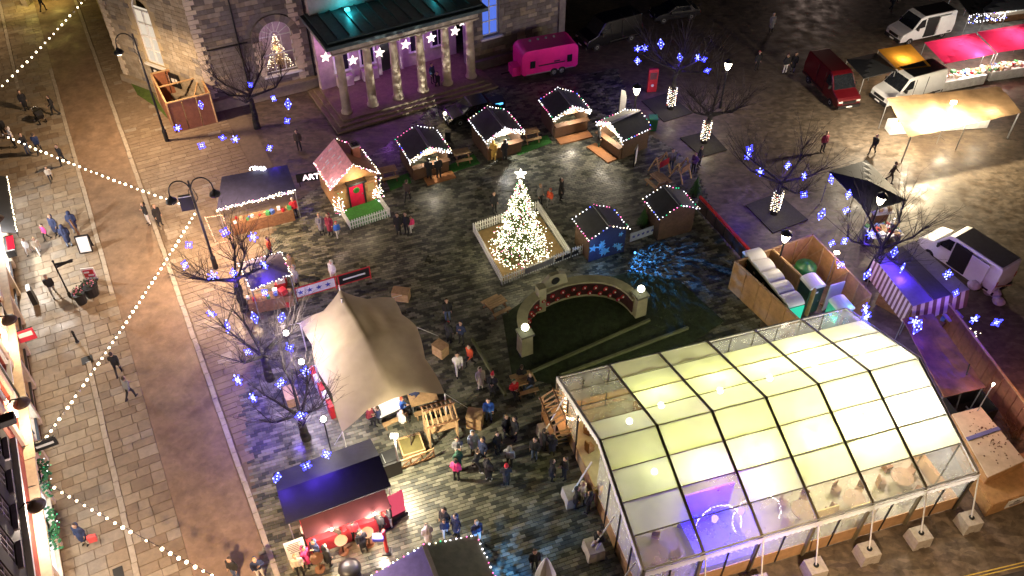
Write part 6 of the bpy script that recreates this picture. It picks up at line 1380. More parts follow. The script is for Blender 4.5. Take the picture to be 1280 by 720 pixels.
t = thing('cellar_hatch', 'dark square hatch in the paving at the kerb bend', 'hatch', G(109, 450, .01), srz); MB().box((0, 0, 0), (.6, .6, .03)).build('plate', iron, t); MB().box((.2, 0, .02), (.06, .2, .02)).build('handle', steel, t)
t = thing('shop_sign', 'red and white projecting sign on the brick terrace', 'sign', SF(4.2, 8.7, 2.6), srz); MB().box((0, .65, 0), (.1, .9, .8)).build('board', M('sign_red', (.5, .03, .06), .5), t); MB().box((0, .65, .1), (.13, .7, .3)).build('lettered_strip', white, t); MB().tube((0, 0, .45), (0, 1.1, .45), .03).build('bracket', iron, t)
t = thing('shop_sign', 'black projecting sign with white lettering above the green wreaths', 'sign', SF(12.6, 8.7, 2.9), srz); MB().box((0, .75, 0), (.1, 1.1, .6)).build('board', black, t); MB().box((0, .75, 0), (.13, .8, .16)).build('lettered_strip', white, t); MB().tube((0, 0, .35), (0, 1.3, .35), .03).build('bracket', iron, t)
t = thing('shop_sign', 'glowing red shop sign box at the left edge', 'sign', SF(-4.6, 8.6, 2.2), srz); MB().box((0, .4, 0), (1.6, .5, .5)).build('box', black, t); MB().box((0, .5, .27), (1.3, .4, .03)).build('lit_face', EM('red_sign_face', (1, .03, .06), 1.6), t)
t = thing('shop_awning', 'dark shop awning edged with small bulbs at the left edge', 'awning', SF(-8.2, 8.7, 3.0), srz); MB().slab([(-3.2, 0, .3), (3.2, 0, .3), (3.2, 1.1, -.25), (-3.2, 1.1, -.25)], .06).build('canopy', black, t); fairy('bulbs', along((-3.2, 1.12, -.25), (3.2, 1.12, -.25), .16), t, [warm], .05); MB().box((0, 1.1, -.4), (6.4, .03, .25)).build('valance', black, t)
t = thing('a_board', 'black sign board with lit white header by the terrace wall', 'sign', SF(-1.6, 7.9), srz); MB().box((0, 0, .55), (.8, .3, 1.1), taper=.8).build('frame', black, t); MB().box((0, 0, 1.13), (.6, .2, .04)).build('header', white, t)
for s_, lab in ((13.6, 'green lit wreath row under the black projecting sign'), (16.9, 'green lit wreath row nearest the bottom left corner')):
    t = thing('hanging_wreath', lab, 'wreath', SF(s_, 8.45, 1.9), srz); mb = MB(); [mb.octa((random.gauss(0, .55), random.gauss(0, .12), random.gauss(0, .18)), .1, 0) for _ in range(70)]; mb.build('foliage', M('wreath_green', (.02, .12, .04), .7), t); fairy('fairy_lights', [(random.gauss(0, .5), .15 + random.gauss(0, .1), random.gauss(0, .15)) for _ in range(14)], t, [greenb, cool], .035, .02, (2, 1)); MB().box((0, -.1, .25), (1.2, .05, .05)).build('rail', iron, t)
# building at the bottom left, shade on its upper storeys put into dark colour
t = thing('corner_building', 'building with unlit dark upper storeys, red brick and white ground floor at the lower left corner', 'building', SF(13.65, 8.8), srz)
dkm = M('shaded_render', (.02, .017, .018), .8); CL = 14.0
hs = [[(.9 + k * 1.9, 6.2), (2.0 + k * 1.9, 6.2), (2.0 + k * 1.9, 8.3), (.9 + k * 1.9, 8.3)] for k in range(6)]
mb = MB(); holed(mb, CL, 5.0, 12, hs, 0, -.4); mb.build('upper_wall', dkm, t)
for k in range(6):
    x = 1.45 + k * 1.9; MB().box((x, -.18, 7.25), (1.1, .05, 2.1)).build('window', pane_m, t)
    mb = MB(); [mb.box((x + d, -.1, 7.25), (.06, .08, 2.1)) for d in (-.52, -.17, .17, .52)]; [mb.box((x, -.1, z), (1.1, .08, .06)) for z in (6.23, 6.9, 7.6, 8.27)]; mb.box((x, .08, 6.12), (1.3, .26, .12)); mb.build('window_frame', M('grey_frame', (.25, .22, .26), .6), t)
gs = [[(.5 + k * 2.7, .8), (2.6 + k * 2.7, .8), (2.6 + k * 2.7, 2.7), (.5 + k * 2.7, 2.7)] for k in range(5)]
mb = MB(); holed(mb, CL, 0, 3.2, gs, 0, -.4); mb.build('ground_floor', M('white_ground_floor', (.7, .62, .55), .7), t)
MB().box((CL / 2, -.2, 4.1), (CL, .4, 1.78)).build('brick_band', brick_m, t)
for k in range(5): MB().box((1.55 + k * 2.7, -.2, 1.75), (2.1, .05, 1.9)).build('shop_window', shopw[2 if k in (0, 1) else 1], t); MB().box((1.55 + k * 2.7, .06, .72), (2.3, .25, .12)).build('shop_sill', MT['cream_fascia'], t)
for k in range(6): MB().box((.15 + k * 2.7, .1, 1.6), (.34, .22, 3.18)).build('pilaster', MT['cream_fascia'], t)
MB().box((CL / 2, .2, 3.3), (CL, .5, .16)).build('fascia_ledge', MT['cream_fascia'], t); MB().box((CL / 2, .1, 5.05), (CL, .3, .18)).build('string_course', white, t)
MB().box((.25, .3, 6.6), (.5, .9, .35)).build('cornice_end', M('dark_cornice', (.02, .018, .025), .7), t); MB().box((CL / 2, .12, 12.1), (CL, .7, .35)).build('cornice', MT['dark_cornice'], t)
MB().box((CL / 2, -5, 12.2), (CL, 9, .3)).build('roof', felt, t)
# wooden pen by the stone wing
pa, pb, pc_, pd = G(189, 93, 2.5), G(240, 80, 2.5), G(262, 117, 2.5), G(208, 130, 2.5); o_ = Vector((pa.x, pa.y, 0)); t = thing('timber_pen', 'tall open-topped timber pen against the stone wing', 'enclosure', o_)
ring = [Vector((p.x, p.y, 0)) - o_ for p in (pa, pb, pc_, pd)]
redb_ = M('red_brown_ply', (.26, .1, .05), .7, var=.2)
for i in range(4):
    a, b = ring[i], ring[(i + 1) % 4]
    for k in range(3): MB().beam(a.lerp(b, k / 3 + .01) + Z * 1.25, a.lerp(b, (k + 1) / 3 - .01) + Z * 1.25, .04, 2.5).build('panel', redb_, t)
    MB().beam(a + Z * 2.54, b + Z * 2.54, .12, .09).build('top_rail', pale_wood, t); MB().box((a.x, a.y, 1.28), (.11, .11, 2.56)).build('post', pale_wood, t)
MB().beam(ring[0].lerp(ring[3], .45) + Z * 2.5, ring[1].lerp(ring[2], .45) + Z * 2.5, .1, .08).build('cross_beam', pale_wood, t); MB().beam(ring[0].lerp(ring[3], .85) + Z * 1.9, ring[1].lerp(ring[2], .85) + Z * 1.9, .1, .08).build('cross_beam', pale_wood, t); MB().beam(ring[3].lerp(ring[2], .4) + Z * .9, ring[1].lerp(ring[2], .4) + Z * 2.5, .08, .08).build('brace', pale_wood, t)
t_ = MB(); t_.slab([G(*p, .04) for p in ((160, 98), (186, 108), (212, 150), (196, 134), (172, 118))], .06); tag(t_.build('grass_strip', M('verge_grass', (.06, .1, .015), .9, var=.3, bump=.5, bscale=60)), kind='structure')
# ================================================================ PEOPLE
def cap_mesh(mb, a, b, ra, rb, n=8):
    a = Vector(a); b = Vector(b); mb.ball(a, ra, n, 6); mb.ball(b, rb, n, 6)
    if (b - a).length > 1e-3: mb.tube(a, b, ra * .99, rb * .99, n)
SK, HR, JK, TR, SH = range(5)
def person_mesh(name, arms, legs, hip=.92, lean=0.0, coat=False, hood=False, child=False, hat=False):
    """capsules along the skeleton fused by a voxel remesh into one skin; each face takes the garment of its nearest capsule"""
    c = []; L = lean
    def T_(p): return (p[0], p[1] - L * max(0, p[2] - hip), p[2])
    dz = hip - .92
    c.append((T_((-.07, 0, hip)), T_((-.06, 0, hip + .42)), .125, .135, JK)); c.append((T_((.07, 0, hip)), T_((.06, 0, hip + .42)), .125, .135, JK))
    c.append((T_((-.15, .0, hip + .45)), T_((.15, 0, hip + .45)), .085, .085, JK))
    c.append((T_((0, 0, hip + .5)), T_((0, -.01, hip + .6)), .06, .055, SK))
    hr = .125 if child else .105; hz = hip + .71
    c.append((T_((0, -.02, hz - .05)), T_((0, -.01, hz + .02)), hr * .82, hr, SK)); c.append((T_((0, -.12, hz - .02)), T_((0, -.125, hz - .03)), .016, .02, SK))
    for s_ in (-1, 1): c.append((T_((s_ * .1, .005, hz)), T_((s_ * .105, .005, hz - .03)), .02, .018, SK))
    c.append((T_((0, .025, hz + .035)), T_((0, .035, hz)), hr * 1.03, hr * .95, HR))
    if hat: c.append((T_((0, 0, hz + .09)), T_((.03, .06, hz + .24)), .1, .04, HR))
    if hood: c.append((T_((0, .06, hz - .06)), T_((0, .04, hz + .02)), .12, .12, JK))
    if coat: c.append(((0, 0, hip - .02), (0, .0, hip - .38), .19, .2, JK))
    for pts in arms:
        p = [T_(q) for q in pts]; c.append((p[0], p[1], .068, .055, JK)); c.append((p[1], p[2], .055, .042, JK)); d = (Vector(p[2]) - Vector(p[1])).normalized(); c.append((p[2], tuple(Vector(p[2]) + d * .08), .036, .034, SK))
    for pts in legs:
        c.append((pts[0], pts[1], .095, .068, TR)); c.append((pts[1], pts[2], .068, .048, TR)); f = Vector(pts[2]); c.append(((f.x, f.y + .03, f.z - .04), (f.x, f.y - .13, f.z - .05), .05, .04, SH))
    mb = MB()
    for a, b, ra, rb, m in c: cap_mesh(mb, a, b, ra, rb)
    me = mb.mesh(name, [black]); o = bpy.data.objects.new(name, me); C.objects.link(o)
    rm = o.modifiers.new('r', 'REMESH'); rm.mode = 'VOXEL'; rm.voxel_size = .03
    dg = bpy.context.evaluated_depsgraph_get(); m2 = bpy.data.meshes.new_from_object(o.evaluated_get(dg)); bpy.data.objects.remove(o)
    # separate fingers on each hand, joined to the palm
    fb = MB(); fb.v = [tuple(v.co) for v in m2.vertices]; fb.f = [list(p.vertices) for p in m2.polygons]
    mats_ = []
    segs = [(Vector(a), Vector(b), ra, rb, m) for a, b, ra, rb, m in c]
    for p in m2.polygons:
        q = p.center; best = 9; bm_ = 0
        for a, b, ra, rb, m in segs:
            d = b - a; t = max(0, min(1, (q - a).dot(d) / max(1e-9, d.length_squared))); dd = (q - (a + d * t)).length - (ra + (rb - ra) * t)
            if dd < best: best = dd; bm_ = m
        mats_.append(bm_)
    fb.m = mats_
    for pts in arms:
        p = [Vector(T_(q)) for q in pts]; d = (p[2] - p[1]).normalized(); s_ = d.cross(Vector((1, .3, .2))).normalized(); k = p[2] + d * .1
        for j in range(4): b = k + s_ * (.022 * (j - 1.5)); ln = (.06, .075, .07, .05)[j]; fb.tube(b, b + d * ln * .6 + Vector((0, -.01, 0)), .011, .01, 4, SK); fb.tube(b + d * ln * .6 + Vector((0, -.01, 0)), b + d * ln + Vector((0, -.03, 0)), .01, .008, 4, SK)
        b = p[2] + d * .04 + s_ * .03; fb.tube(b, b + s_ * .035 + d * .035, .012, .009, 4, SK)
    bpy.data.meshes.remove(m2)
    return fb.mesh(name, [black] * 5, True)
AS_ = [[(-.2, 0, 1.37), (-.25, .03, 1.1), (-.23, -.06, .88)], [(.2, 0, 1.37), (.25, .03, 1.1), (.23, -.06, .88)]]
AP_ = [[(-.2, 0, 1.37), (-.25, .0, 1.1), (-.08, -.22, 1.12)], [(.2, 0, 1.37), (.25, .0, 1.1), (.08, -.24, 1.15)]]
AW_ = [[(-.2, 0, 1.37), (-.24, .12, 1.13), (-.22, .14, .9)], [(.2, 0, 1.37), (.24, -.08, 1.12), (.2, -.28, .98)]]
AC_ = [[(-.2, 0, 1.37), (-.25, .02, 1.1), (-.23, -.03, .88)], [(.2, 0, 1.37), (.3, -.05, 1.14), (.12, -.2, 1.3)]]
LS_ = [[(-.09, 0, .9), (-.1, -.01, .5), (-.11, .01, .1)], [(.09, 0, .9), (.1, -.02, .5), (.12, 0, .1)]]
LW_ = [[(-.09, 0, .9), (-.1, -.16, .53), (-.1, -.2, .1)], [(.09, 0, .9), (.1, .05, .5), (.1, .3, .14)]]
LT_ = [[(-.09, 0, .5), (-.11, -.42, .5), (-.11, -.4, .1)], [(.09, 0, .5), (.11, -.42, .5), (.13, -.45, .1)]]
sh_ = [[(x, y, z - .4) for x, y, z in a] for a in AP_]
PMESH = {'stand': person_mesh('person', AS_, LS_), 'phone': person_mesh('person', AP_, LS_), 'walk': person_mesh('person', AW_, LW_, lean=.06), 'coat': person_mesh('person', AS_, LS_, coat=True, hood=True), 'chat': person_mesh('person', AC_, LS_, hood=True), 'sit': person_mesh('person', sh_, LT_, hip=.52, lean=.1), 'child': person_mesh('person', AS_, LW_, child=True), 'hat': person_mesh('person', AP_, LS_, hat=True, coat=True)}
COL = {'k': (.012, .012, .014), 'n': (.02, .03, .08), 'w': (.6, .58, .55), 'g': (.2, .2, .2), 'r': (.5, .02, .03), 'p': (.75, .05, .2), 'b': (.04, .14, .5), 'o': (.65, .09, .03), 't': (.3, .2, .1), 'c': (.5, .43, .33), 'j': (.07, .1, .18), 'm': (.2, .02, .04), 'l': (.35, .42, .55), 'u': (.12, .05, .2), 'e': (.03, .1, .06), 'y': (.5, .3, .06), 's': (.42, .26, .18), 'd': (.05, .035, .025), 'h': (.3, .2, .09)}
CN = {'k': 'black', 'n': 'navy', 'w': 'white', 'g': 'grey', 'r': 'red', 'p': 'pink', 'b': 'blue', 'o': 'orange', 't': 'tan', 'c': 'cream', 'j': 'jeans', 'm': 'maroon', 'l': 'light_blue', 'u': 'purple', 'e': 'dark_green', 'y': 'gold', 's': 'skin', 'd': 'dark_brown', 'h': 'fair'}
def PMAT(k): return M('cloth_' + CN[k], COL[k], .85, var=.15, scale=8)
# px, py (feet), facing degrees, pose, scale, jacket, trousers, hair, label
PEOPLE = [
 (70, 144, -60, 'walk', 1, 'k', 'k', 'd', 'person in black walking down the road at the upper left'), (55, 14, 160, 'walk', 1, 'k', 'k', 'd', 'person in black at the very top left of the road'),
 (34, 138, 40, 'coat', 1, 'k', 'k', 'd', 'person bending behind the pushchair at the upper left'), (8, 172, 10, 'stand', 1, 'k', 'k', 'h', 'person in black at the left edge below the pushchair'),
 (20, 184, -40, 'chat', 1, 'w', 'k', 'd', 'person in white jacket under the bulb string at the left edge'), (36, 192, 60, 'stand', 1, 'k', 'j', 'd', 'person in black coat under the bulb string near the left edge'), (51, 192, 200, 'walk', 1, 'n', 'k', 'd', 'person in navy just right of the group under the bulb string'),
 (81, 206, -20, 'walk', 1, 'k', 'k', 'd', 'lone person in black where the bulb string meets the kerb'), (65, 227, 20, 'child', .72, 'c', 'k', 'd', 'child in cream coat on the left pavement'),
 (60, 300, -30, 'child', .75, 'p', 'k', 'd', 'child in pink coat beside the navy coated group'), (73, 295, -20, 'coat', 1.02, 'n', 'k', 'h', 'leftmost navy coated adult of the family on the pavement'), (88, 308, -150, 'coat', 1.05, 'n', 'l', 'd', 'adult in navy jacket and pale jeans in the pavement family'), (96, 291, -160, 'coat', 1.05, 'n', 'g', 'd', 'adult in navy jacket nearest the sign board'),
 (38, 318, 0, 'child', .75, 'w', 'w', 'h', 'child in white in the bright shop light'), (51, 318, 40, 'child', .8, 'c', 'w', 'h', 'child in cream stepping through the bright shop light'), (69, 370, 30, 'walk', 1, 'k', 'g', 'd', 'person in black beside the fingerpost'),
 (187, 280, -30, 'chat', 1.02, 'k', 'w', 'h', 'person in black jacket and white trousers of the couple on the road'), (201, 282, 60, 'coat', 1, 'k', 'k', 'h', 'person in black coat of the couple on the road'), (150, 468, -160, 'walk', 1.02, 'k', 'k', 'd', 'person in black walking below the bulb string in mid road'), (165, 498, 150, 'walk', 1, 'g', 'k', 'd', 'person in grey following behind in mid road'),
 (108, 680, -10, 'coat', 1, 'n', 'c', 'd', 'person in navy with a pink bag on the bottom left pavement'), (327, 722, 30, 'chat', 1, 'n', 'w', 'h', 'person in navy jacket and white trousers at the bottom edge'), (296, 722, -20, 'stand', 1, 'k', 'j', 'd', 'person in dark jacket at the bottom edge of the road'),
 (403, 293, 20, 'coat', 1, 'g', 'k', 'h', 'person in grey of the family left of the cottage fence'), (414, 294, -20, 'coat', 1.02, 'm', 'k', 'd', 'person in maroon coat left of the cottage fence'), (423, 297, 30, 'child', .75, 'b', 'w', 'r', 'child in blue coat left of the cottage fence'),
 (499, 293, 10, 'coat', 1, 'k', 'k', 'd', 'person in black of the pair right of the cottage fence'), (509, 292, -30, 'stand', 1, 'k', 'k', 'd', 'second person in black of the pair right of the cottage fence'), (515, 290, 20, 'child', .75, 'p', 'w', 'd', 'child in pink right of the cottage fence'), (510, 251, 170, 'walk', 1, 'd', 'k', 'd', 'lone dark figure between cottage and left black hut'),
 (537, 224, 160, 'coat', 1.02, 'k', 'k', 'd', 'left person of the couple at the left black hut'), (549, 223, 190, 'stand', 1.05, 'k', 'k', 'h', 'right person of the couple at the left black hut'), (617, 201, 170, 'coat', 1, 'y', 'y', 'y', 'person in golden coat in front of the brightest hut'), (631, 200, 200, 'coat', 1, 'k', 'k', 'y', 'person in black with golden hat before the brightest hut'),
 (618, 266, 30, 'stand', 1, 'k', 'k', 'd', 'dark figure at the left of the Christmas tree'), (675, 256, 40, 'stand', 1, 'g', 'k', 'h', 'person in grey right of the Christmas tree top'), (687, 258, -30, 'child', .85, 'o', 'g', 'o', 'child in orange right of the Christmas tree'), (701, 250, 60, 'coat', 1.05, 'k', 'k', 'w', 'person in black with white hat right of the Christmas tree'),
 (748, 184, 90, 'coat', 1, 'k', 'e', 'd', 'person in black at the deck of the pale roofed hut'), (866, 216, -60, 'phone', 1, 'u', 'k', 'd', 'person in purple beside the yellow timber frame'), (873, 208, 40, 'stand', 1, 'k', 'k', 'd', 'dark figure behind the person in purple'), (838, 212, 10, 'stand', 1, 'g', 'j', 'd', 'person in grey by the red sign ladder frame'),
 (1089, 193, -50, 'walk', 1, 'k', 'k', 'd', 'person in black striding across the bright ground at the right'), (1111, 228, 60, 'walk', 1, 'd', 'd', 'd', 'brown figure walking at the black gazebo edge'), (1027, 190, 20, 'stand', 1, 'm', 'k', 'd', 'dark figure below the maroon van'), (1113, 14, 30, 'walk', 1, 'k', 'k', 'd', 'person in black near the nose of the white van at the top'), (963, 40, 10, 'coat', 1, 'g', 'k', 'w', 'pale figure standing alone at the top'), (980, 92, 10, 'stand', 1, 'k', 'w', 'd', 'dark figure with pale trousers left of the maroon van'), (990, 90, -10, 'coat', 1, 'k', 'g', 'd', 'second dark figure left of the maroon van'), (945, 88, 10, 'stand', 1, 'k', 'k', 'r', 'dark figure standing alone above the lit ground'),
 (560, 401, 10, 'stand', 1.03, 'k', 'j', 'd', 'person in black jacket and jeans above the wooden crate'), (562, 428, 150, 'coat', 1, 'k', 'k', 'r', 'person in black beside the crate, head down'), (577, 429, -30, 'chat', 1.02, 'n', 'k', 'd', 'person in dark navy right of the crate'), (588, 458, -40, 'walk', 1.03, 'o', 'k', 'd', 'person in bright orange red jacket by the lawn rail'), (573, 468, 15, 'walk', 1.03, 'w', 'w', 'd', 'person dressed all in white left of the orange jacket'), (601, 486, 25, 'coat', 1, 'c', 'c', 'd', 'person in cream coat below the orange jacket'), (616, 494, -10, 'hat', 1.03, 'k', 'k', 'r', 'person in black wearing a red and white bobble hat'), (611, 526, 10, 'stand', 1.04, 'b', 'j', 'd', 'person in bright blue jacket beside the wooden block seat'),
 (633, 545, 30, 'coat', 1, 'k', 'k', 'h', 'left person of the dark couple in mid crowd'), (643, 549, -40, 'coat', 1.06, 'k', 'k', 'd', 'right person of the dark couple in mid crowd'), (573, 573, 20, 'phone', 1.02, 'g', 'k', 'd', 'person in grey by the timber kiosk edge'), (592, 565, 10, 'coat', 1, 'l', 'k', 'd', 'person in pale blue coat in the crowd'), (604, 574, -30, 'coat', 1.03, 'n', 'k', 'd', 'person in navy coat right of the pale blue coat'), (573, 588, -150, 'coat', 1, 'e', 'k', 'd', 'person in dark green just above the pink jacket'), (571, 600, 170, 'stand', 1, 'p', 'k', 'd', 'person in hot pink jacket in the crowd'), (597, 588, 70, 'walk', 1.02, 'k', 'k', 'd', 'person in black with one white shoe stepping right'), (611, 600, 160, 'coat', 1.04, 'k', 'k', 'd', 'person in black with white shoes in the crowd'), (637, 584, 170, 'chat', 1.02, 'g', 'k', 'g', 'person in pale grey hooded top'), (633, 606, -170, 'hat', 1, 'k', 'k', 'r', 'person wearing a red hat nearest the pale grey hooded top'), (622, 566, 30, 'stand', 1, 'k', 'k', 'd', 'dark figure between navy coat and grey hooded top'), (668, 574, -20, 'stand', 1.02, 'k', 'j', 'd', 'person in black and jeans left of the lit timber kiosk'), (680, 562, 100, 'phone', 1, 'k', 'k', 'd', 'dark figure at the counter of the lit timber kiosk'), (690, 568, 150, 'coat', 1, 'k', 'k', 'h', 'dark figure just below the lit timber kiosk'), (690, 600, 80, 'coat', 1, 'k', 'k', 'd', 'left person in black against the marquee side wall'), (705, 598, -60, 'phone', 1.03, 'k', 'k', 'd', 'right person in black against the marquee side wall'), (727, 628, 60, 'coat', 1, 'c', 'k', 'h', 'fair haired person in cream hood at the marquee side'), (735, 640, -120, 'chat', 1, 'k', 'k', 'd', 'person in black facing the cream hood at the marquee side'), (720, 634, 80, 'coat', 1, 'k', 'k', 'd', 'dark figure left of the cream hood at the marquee side'), (748, 628, -100, 'phone', 1, 'y', 'k', 'd', 'person in mustard top at the marquee window'), (748, 686, -40, 'sit', 1.03, 'k', 'w', 'd', 'person in black and pale trousers sitting on a ballast block'), (668, 712, 10, 'stand', 1, 'k', 'k', 'd', 'dark figure beside the white parasol at the bottom'),
 (642, 494, 20, 'sit', 1, 'r', 'k', 'e', 'seated person in red at the picnic table by the lawn'), (652, 478, 190, 'sit', 1, 'k', 'k', 'd', 'seated person in black at the far side of the lawn picnic table'), (664, 486, -60, 'sit', 1, 'k', 'j', 'h', 'seated person at the right end of the lawn picnic table'),
 (557, 662, -20, 'coat', 1.05, 'k', 'k', 'd', 'person in black above the large bottom hut'), (557, 670, 10, 'child', .8, 'n', 'w', 'd', 'child in navy with white leggings above the bottom hut'), (571, 669, -40, 'coat', 1.03, 'n', 'k', 'd', 'person in long navy coat above the bottom hut'), (597, 676, 20, 'stand', 1, 'n', 'w', 'h', 'person in navy top and white trousers at the bottom hut corner'), (536, 680, -150, 'coat', 1, 'w', 'w', 'd', 'person in white at the left slope of the bottom hut'),
 (463, 660, 170, 'coat', 1, 'c', 'c', 'h', 'person in cream at the bar counter'), (478, 666, 150, 'stand', 1, 'k', 'k', 'd', 'person in black at the right end of the bar'), (489, 657, -60, 'chat', 1, 'k', 'w', 'd', 'person in black and white beside the red post'), (410, 672, 20, 'stand', 1, 'k', 'k', 'd', 'dark figure nearest the bar counter middle'), (424, 678, -30, 'coat', 1, 'd', 'k', 'd', 'person in brown left of the pub table crowd'), (455, 688, 40, 'coat', 1, 'k', 'k', 'd', 'dark figure right in the bar crowd'), (398, 700, -20, 'chat', 1, 'n', 'k', 'd', 'person in navy and pale scarf at the bar crowd left'), (386, 708, 60, 'coat', 1, 'p', 'c', 'd', 'person in pink at the left of the bar crowd'), (412, 706, 130, 'coat', 1, 'k', 'k', 'd', 'dark figure low in the bar crowd'), (376, 718, 20, 'stand', 1, 'c', 'k', 'h', 'fair person in cream at the bottom left of the bar crowd'), (445, 675, 190, 'stand', 1, 'r', 'k', 'd', 'person in red amid the bar crowd'), (388, 676, 10, 'coat', 1, 'w', 'w', 'h', 'person in white at the left end of the bar'),
 (503, 517, 90, 'sit', 1, 'b', 'k', 'o', 'seated person with orange hat at the white table'), (476, 528, -80, 'sit', 1, 'n', 'k', 'd', 'seated person in navy left of the white table'), (503, 534, 150, 'sit', 1, 'w', 'k', 'w', 'person in white and black below the white table'), (519, 503, 0, 'sit', 1, 'n', 'k', 'n', 'person in navy hat at the wooden bench table'), (463, 528, 60, 'sit', 1, 'm', 'k', 'd', 'seated person at the left edge under the tent mouth'),
 (548, 114, -30, 'walk', 1, 'k', 'k', 'd', 'dark figure on the portico steps'), (541, 104, 50, 'stand', 1, 'n', 'k', 'd', 'dark figure between the portico columns'), (375, 188, 10, 'stand', 1, 'd', 'k', 'd', 'dark figure behind the navy roofed stall'), (370, 272, 20, 'stand', .95, 'r', 'k', 'w', 'figure in red and black at the right end of the garland stall'), (418, 352, -20, 'coat', 1, 'w', 'c', 'w', 'person in white behind the long star banner barrier'), (367, 345, 40, 'coat', 1, 't', 'k', 'd', 'person in tan at the corner of the small light-edged stall'), (372, 358, -40, 'coat', 1, 'g', 'k', 'g', 'person in grey beside the small light-edged stall'), (340, 322, 100, 'stand', 1, 'o', 'k', 'd', 'person in orange top behind the small light-edged stall')]
random.seed(5)
for x, y, face, pose, sc, jk, trs, hr, lab in PEOPLE:
    z = .51 if 'portico columns' in lab else .75 if 'on a ballast block' in lab else 0
    o = link('person', PMESH[pose], None, G(x, y, z) if z != .75 else G(x, y - 4, .3), R(face) + random.uniform(-.15, .15), (sc * 1.02,) * 3); tag(o, lab, 'person')
    for i, k in enumerate(('s', hr, jk, trs, 'k' if 'white shoe' not in lab else 'w')):
        o.material_slots[i].link = 'OBJECT'; o.material_slots[i].material = PMAT(k) if k != 's' else M('skin', COL['s'], .6)
# pushchair and shopping bag
t = thing('pushchair', 'black pushchair on the pavement at the upper left', 'pushchair', G(52, 152), R(-45)); MB().prism([(-.35, .45), (.3, .4), (.42, .75), (.1, 1.0), (-.3, .9)], -.25, .25, plane='xz').build('seat', black, t); MB().path([(.35, -.2, .3), (-.55, -.2, 1.05), (-.55, .2, 1.05), (.35, .2, .3)], .02).build('handle', steel, t)
for x in (-.35, .35):
    for y in (-.25, .25): MB().lathe([(.13, -.03), (.15, 0), (.13, .03)], (x, y, .15), 12, axis='y').build('wheel', tyre, t)
t = thing('shopping_bag', 'pink shopping bag held by the navy coated person at the lower left', 'bag', G(117, 676, .35), R(20)); MB().box((0, 0, .2), (.36, .16, .42), taper=1.1).build('body', M('bag_pink', (.75, .1, .1), .5), t); MB().path([(-.1, 0, .41), (-.08, 0, .55), (.08, 0, .55), (.1, 0, .41)], .012).build('handle', M('bag_pink', (.75, .1, .1), .5), t)
# star projector throwing blue patches on the ground by the star hut
pj = thing('star_projector', 'small projector by the star hut throwing blue patches on the paving', 'projector', G(793, 317)); MB().box((0, 0, .2), (.3, .3, .3)).build('case', black, pj); MB().tube((0, -.15, .25), (0, -.24, .25), .07).build('lens', EM('projector_lens', (.1, .4, 1), 4), pj)
def gobo(name, loc, energy, col, spot, aim, parent, scale, lo, hi, soft=False):
    o = lamp(name, loc, energy, col, .02, parent, 'SPOT', spot, None, .3); o.rotation_euler = (Vector(aim) - Vector(loc)).to_track_quat('-Z', 'Y').to_euler()
    d = o.data; d.use_nodes = True; n = d.node_tree; e = n.nodes['Emission']; tc = n.nodes.new('ShaderNodeTexCoord'); no = n.nodes.new('ShaderNodeTexNoise' if soft else 'ShaderNodeTexVoronoi'); no.inputs['Scale'].default_value = scale
    mp = n.nodes.new('ShaderNodeMapRange'); mp.inputs[1].default_value = lo; mp.inputs[2].default_value = hi; mp.inputs[3].default_value = 0 if soft else 3; mp.inputs[4].default_value = 2 if soft else 0
    n.links.new(tc.outputs['Normal'], no.inputs['Vector']); n.links.new(no.outputs['Fac' if soft else 'Distance'], mp.inputs[0]); n.links.new(mp.outputs[0], e.inputs['Strength']); return o
gobo('star_beam', (0, -.3, 1.9), 950, (.04, .28, 1), 115, (2.0, -1.6, 0), pj, 14, .5, .66, True)
w_ = lamp('added_wall_wash', G(752, 326, 1.0) - pj.location, 45, (.25, .5, 1), .1, pj)  # unseen lamp added to brighten the star hut's wall
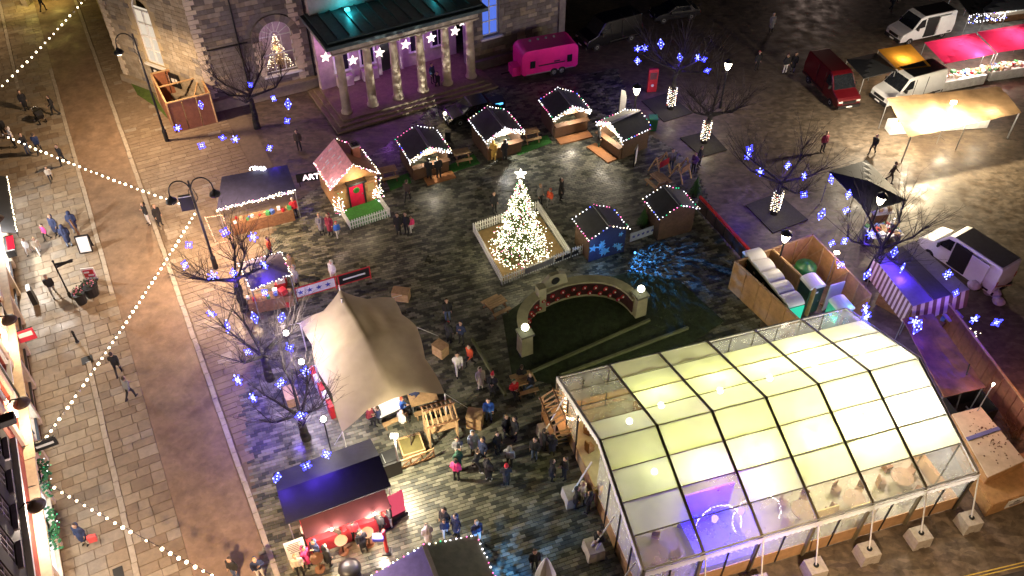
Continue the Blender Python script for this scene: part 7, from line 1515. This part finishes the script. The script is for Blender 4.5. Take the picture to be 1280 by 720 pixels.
hp = thing('counter_panel', 'white and blue patterned low panel between the star hut and the brown hut', 'panel', G(787, 303), ang(G(787, 303), G(818, 292))); MB().box((.95, 0, .4), (1.9, .06, .7)).build('board', M('pale_blue_board', (.4, .45, .55), .6), hp)
for k in range(5): MB().prism([(.25 + k * .36 + u, .42 + v) for u, v in star_poly(.14)], -.05, -.031, plane='xz').build('star', M('navy_star', (.03, .04, .3), .6), hp)
MB().box((.1, .12, .2), (.06, .3, .06)).box((1.8, .12, .2), (.06, .3, .06)).build('foot', wood, hp)
for p_, lab_ in (((803, 284), 'small potted fir lit green between the star hut and the brown hut'), ((868, 246), 'small potted fir at the corner of the brown hut by the red barrier')):
    pf = thing('potted_fir', lab_, 'potted tree', G(*p_)); MB().lathe([(.2, 0), (.26, .4), (.22, .4), (.2, .35)], n=12).build('pot', black, pf); mb = MB(); random.seed(9)
    for i in range(260):
        h_ = random.random(); a_ = random.uniform(0, 6.28); r_ = .5 * (1 - h_) + .03; mb.tube((0, 0, .4 + h_ * 1.3), (r_ * math.cos(a_), r_ * math.sin(a_), .3 + h_ * 1.3), .03, .008, 3)
    mb.build('crown', M('potted_needles', (.04, .12, .03), .8), pf, fix=False)
    if '803' in str(p_): lamp('green_uplight', (.5, .5, .6), 60, (.35, 1, .3), .1, pf); MB().box((.5, .5, .12), (.2, .2, .2)).build('uplight_case', black, pf)
pj2 = thing('wall_projector', 'small projector below the bottom hut throwing blue light beside it', 'projector', G(622, 735)); MB().box((0, 0, .2), (.3, .3, .3)).build('case', black, pj2); MB().tube((0, .15, .25), (0, .24, .25), .07).build('lens', MT['projector_lens'], pj2)
gobo('star_beam', (0, .3, 1.8), 420, (.12, .4, 1), 130, (0, 2.0, 0), pj2, 5, .42, .62, True)
# projector that mottles the portico front
pj3 = thing('facade_projector', 'projector mottling the portico columns from the parked car row', 'projector', G(560, 175)); MB().box((0, 0, .4), (.4, .4, .8)).build('case', black, pj3); MB().tube((0, .2, .65), (0, .3, .65), .08).build('lens', EM('facade_lens', (.8, .8, 1), 3), pj3)
gobo('facade_beam', (0, .4, .7), 1300, (.85, .85, .8), 85, (-4.2, 8, 4.6), pj3, 16, .45, .68, True)
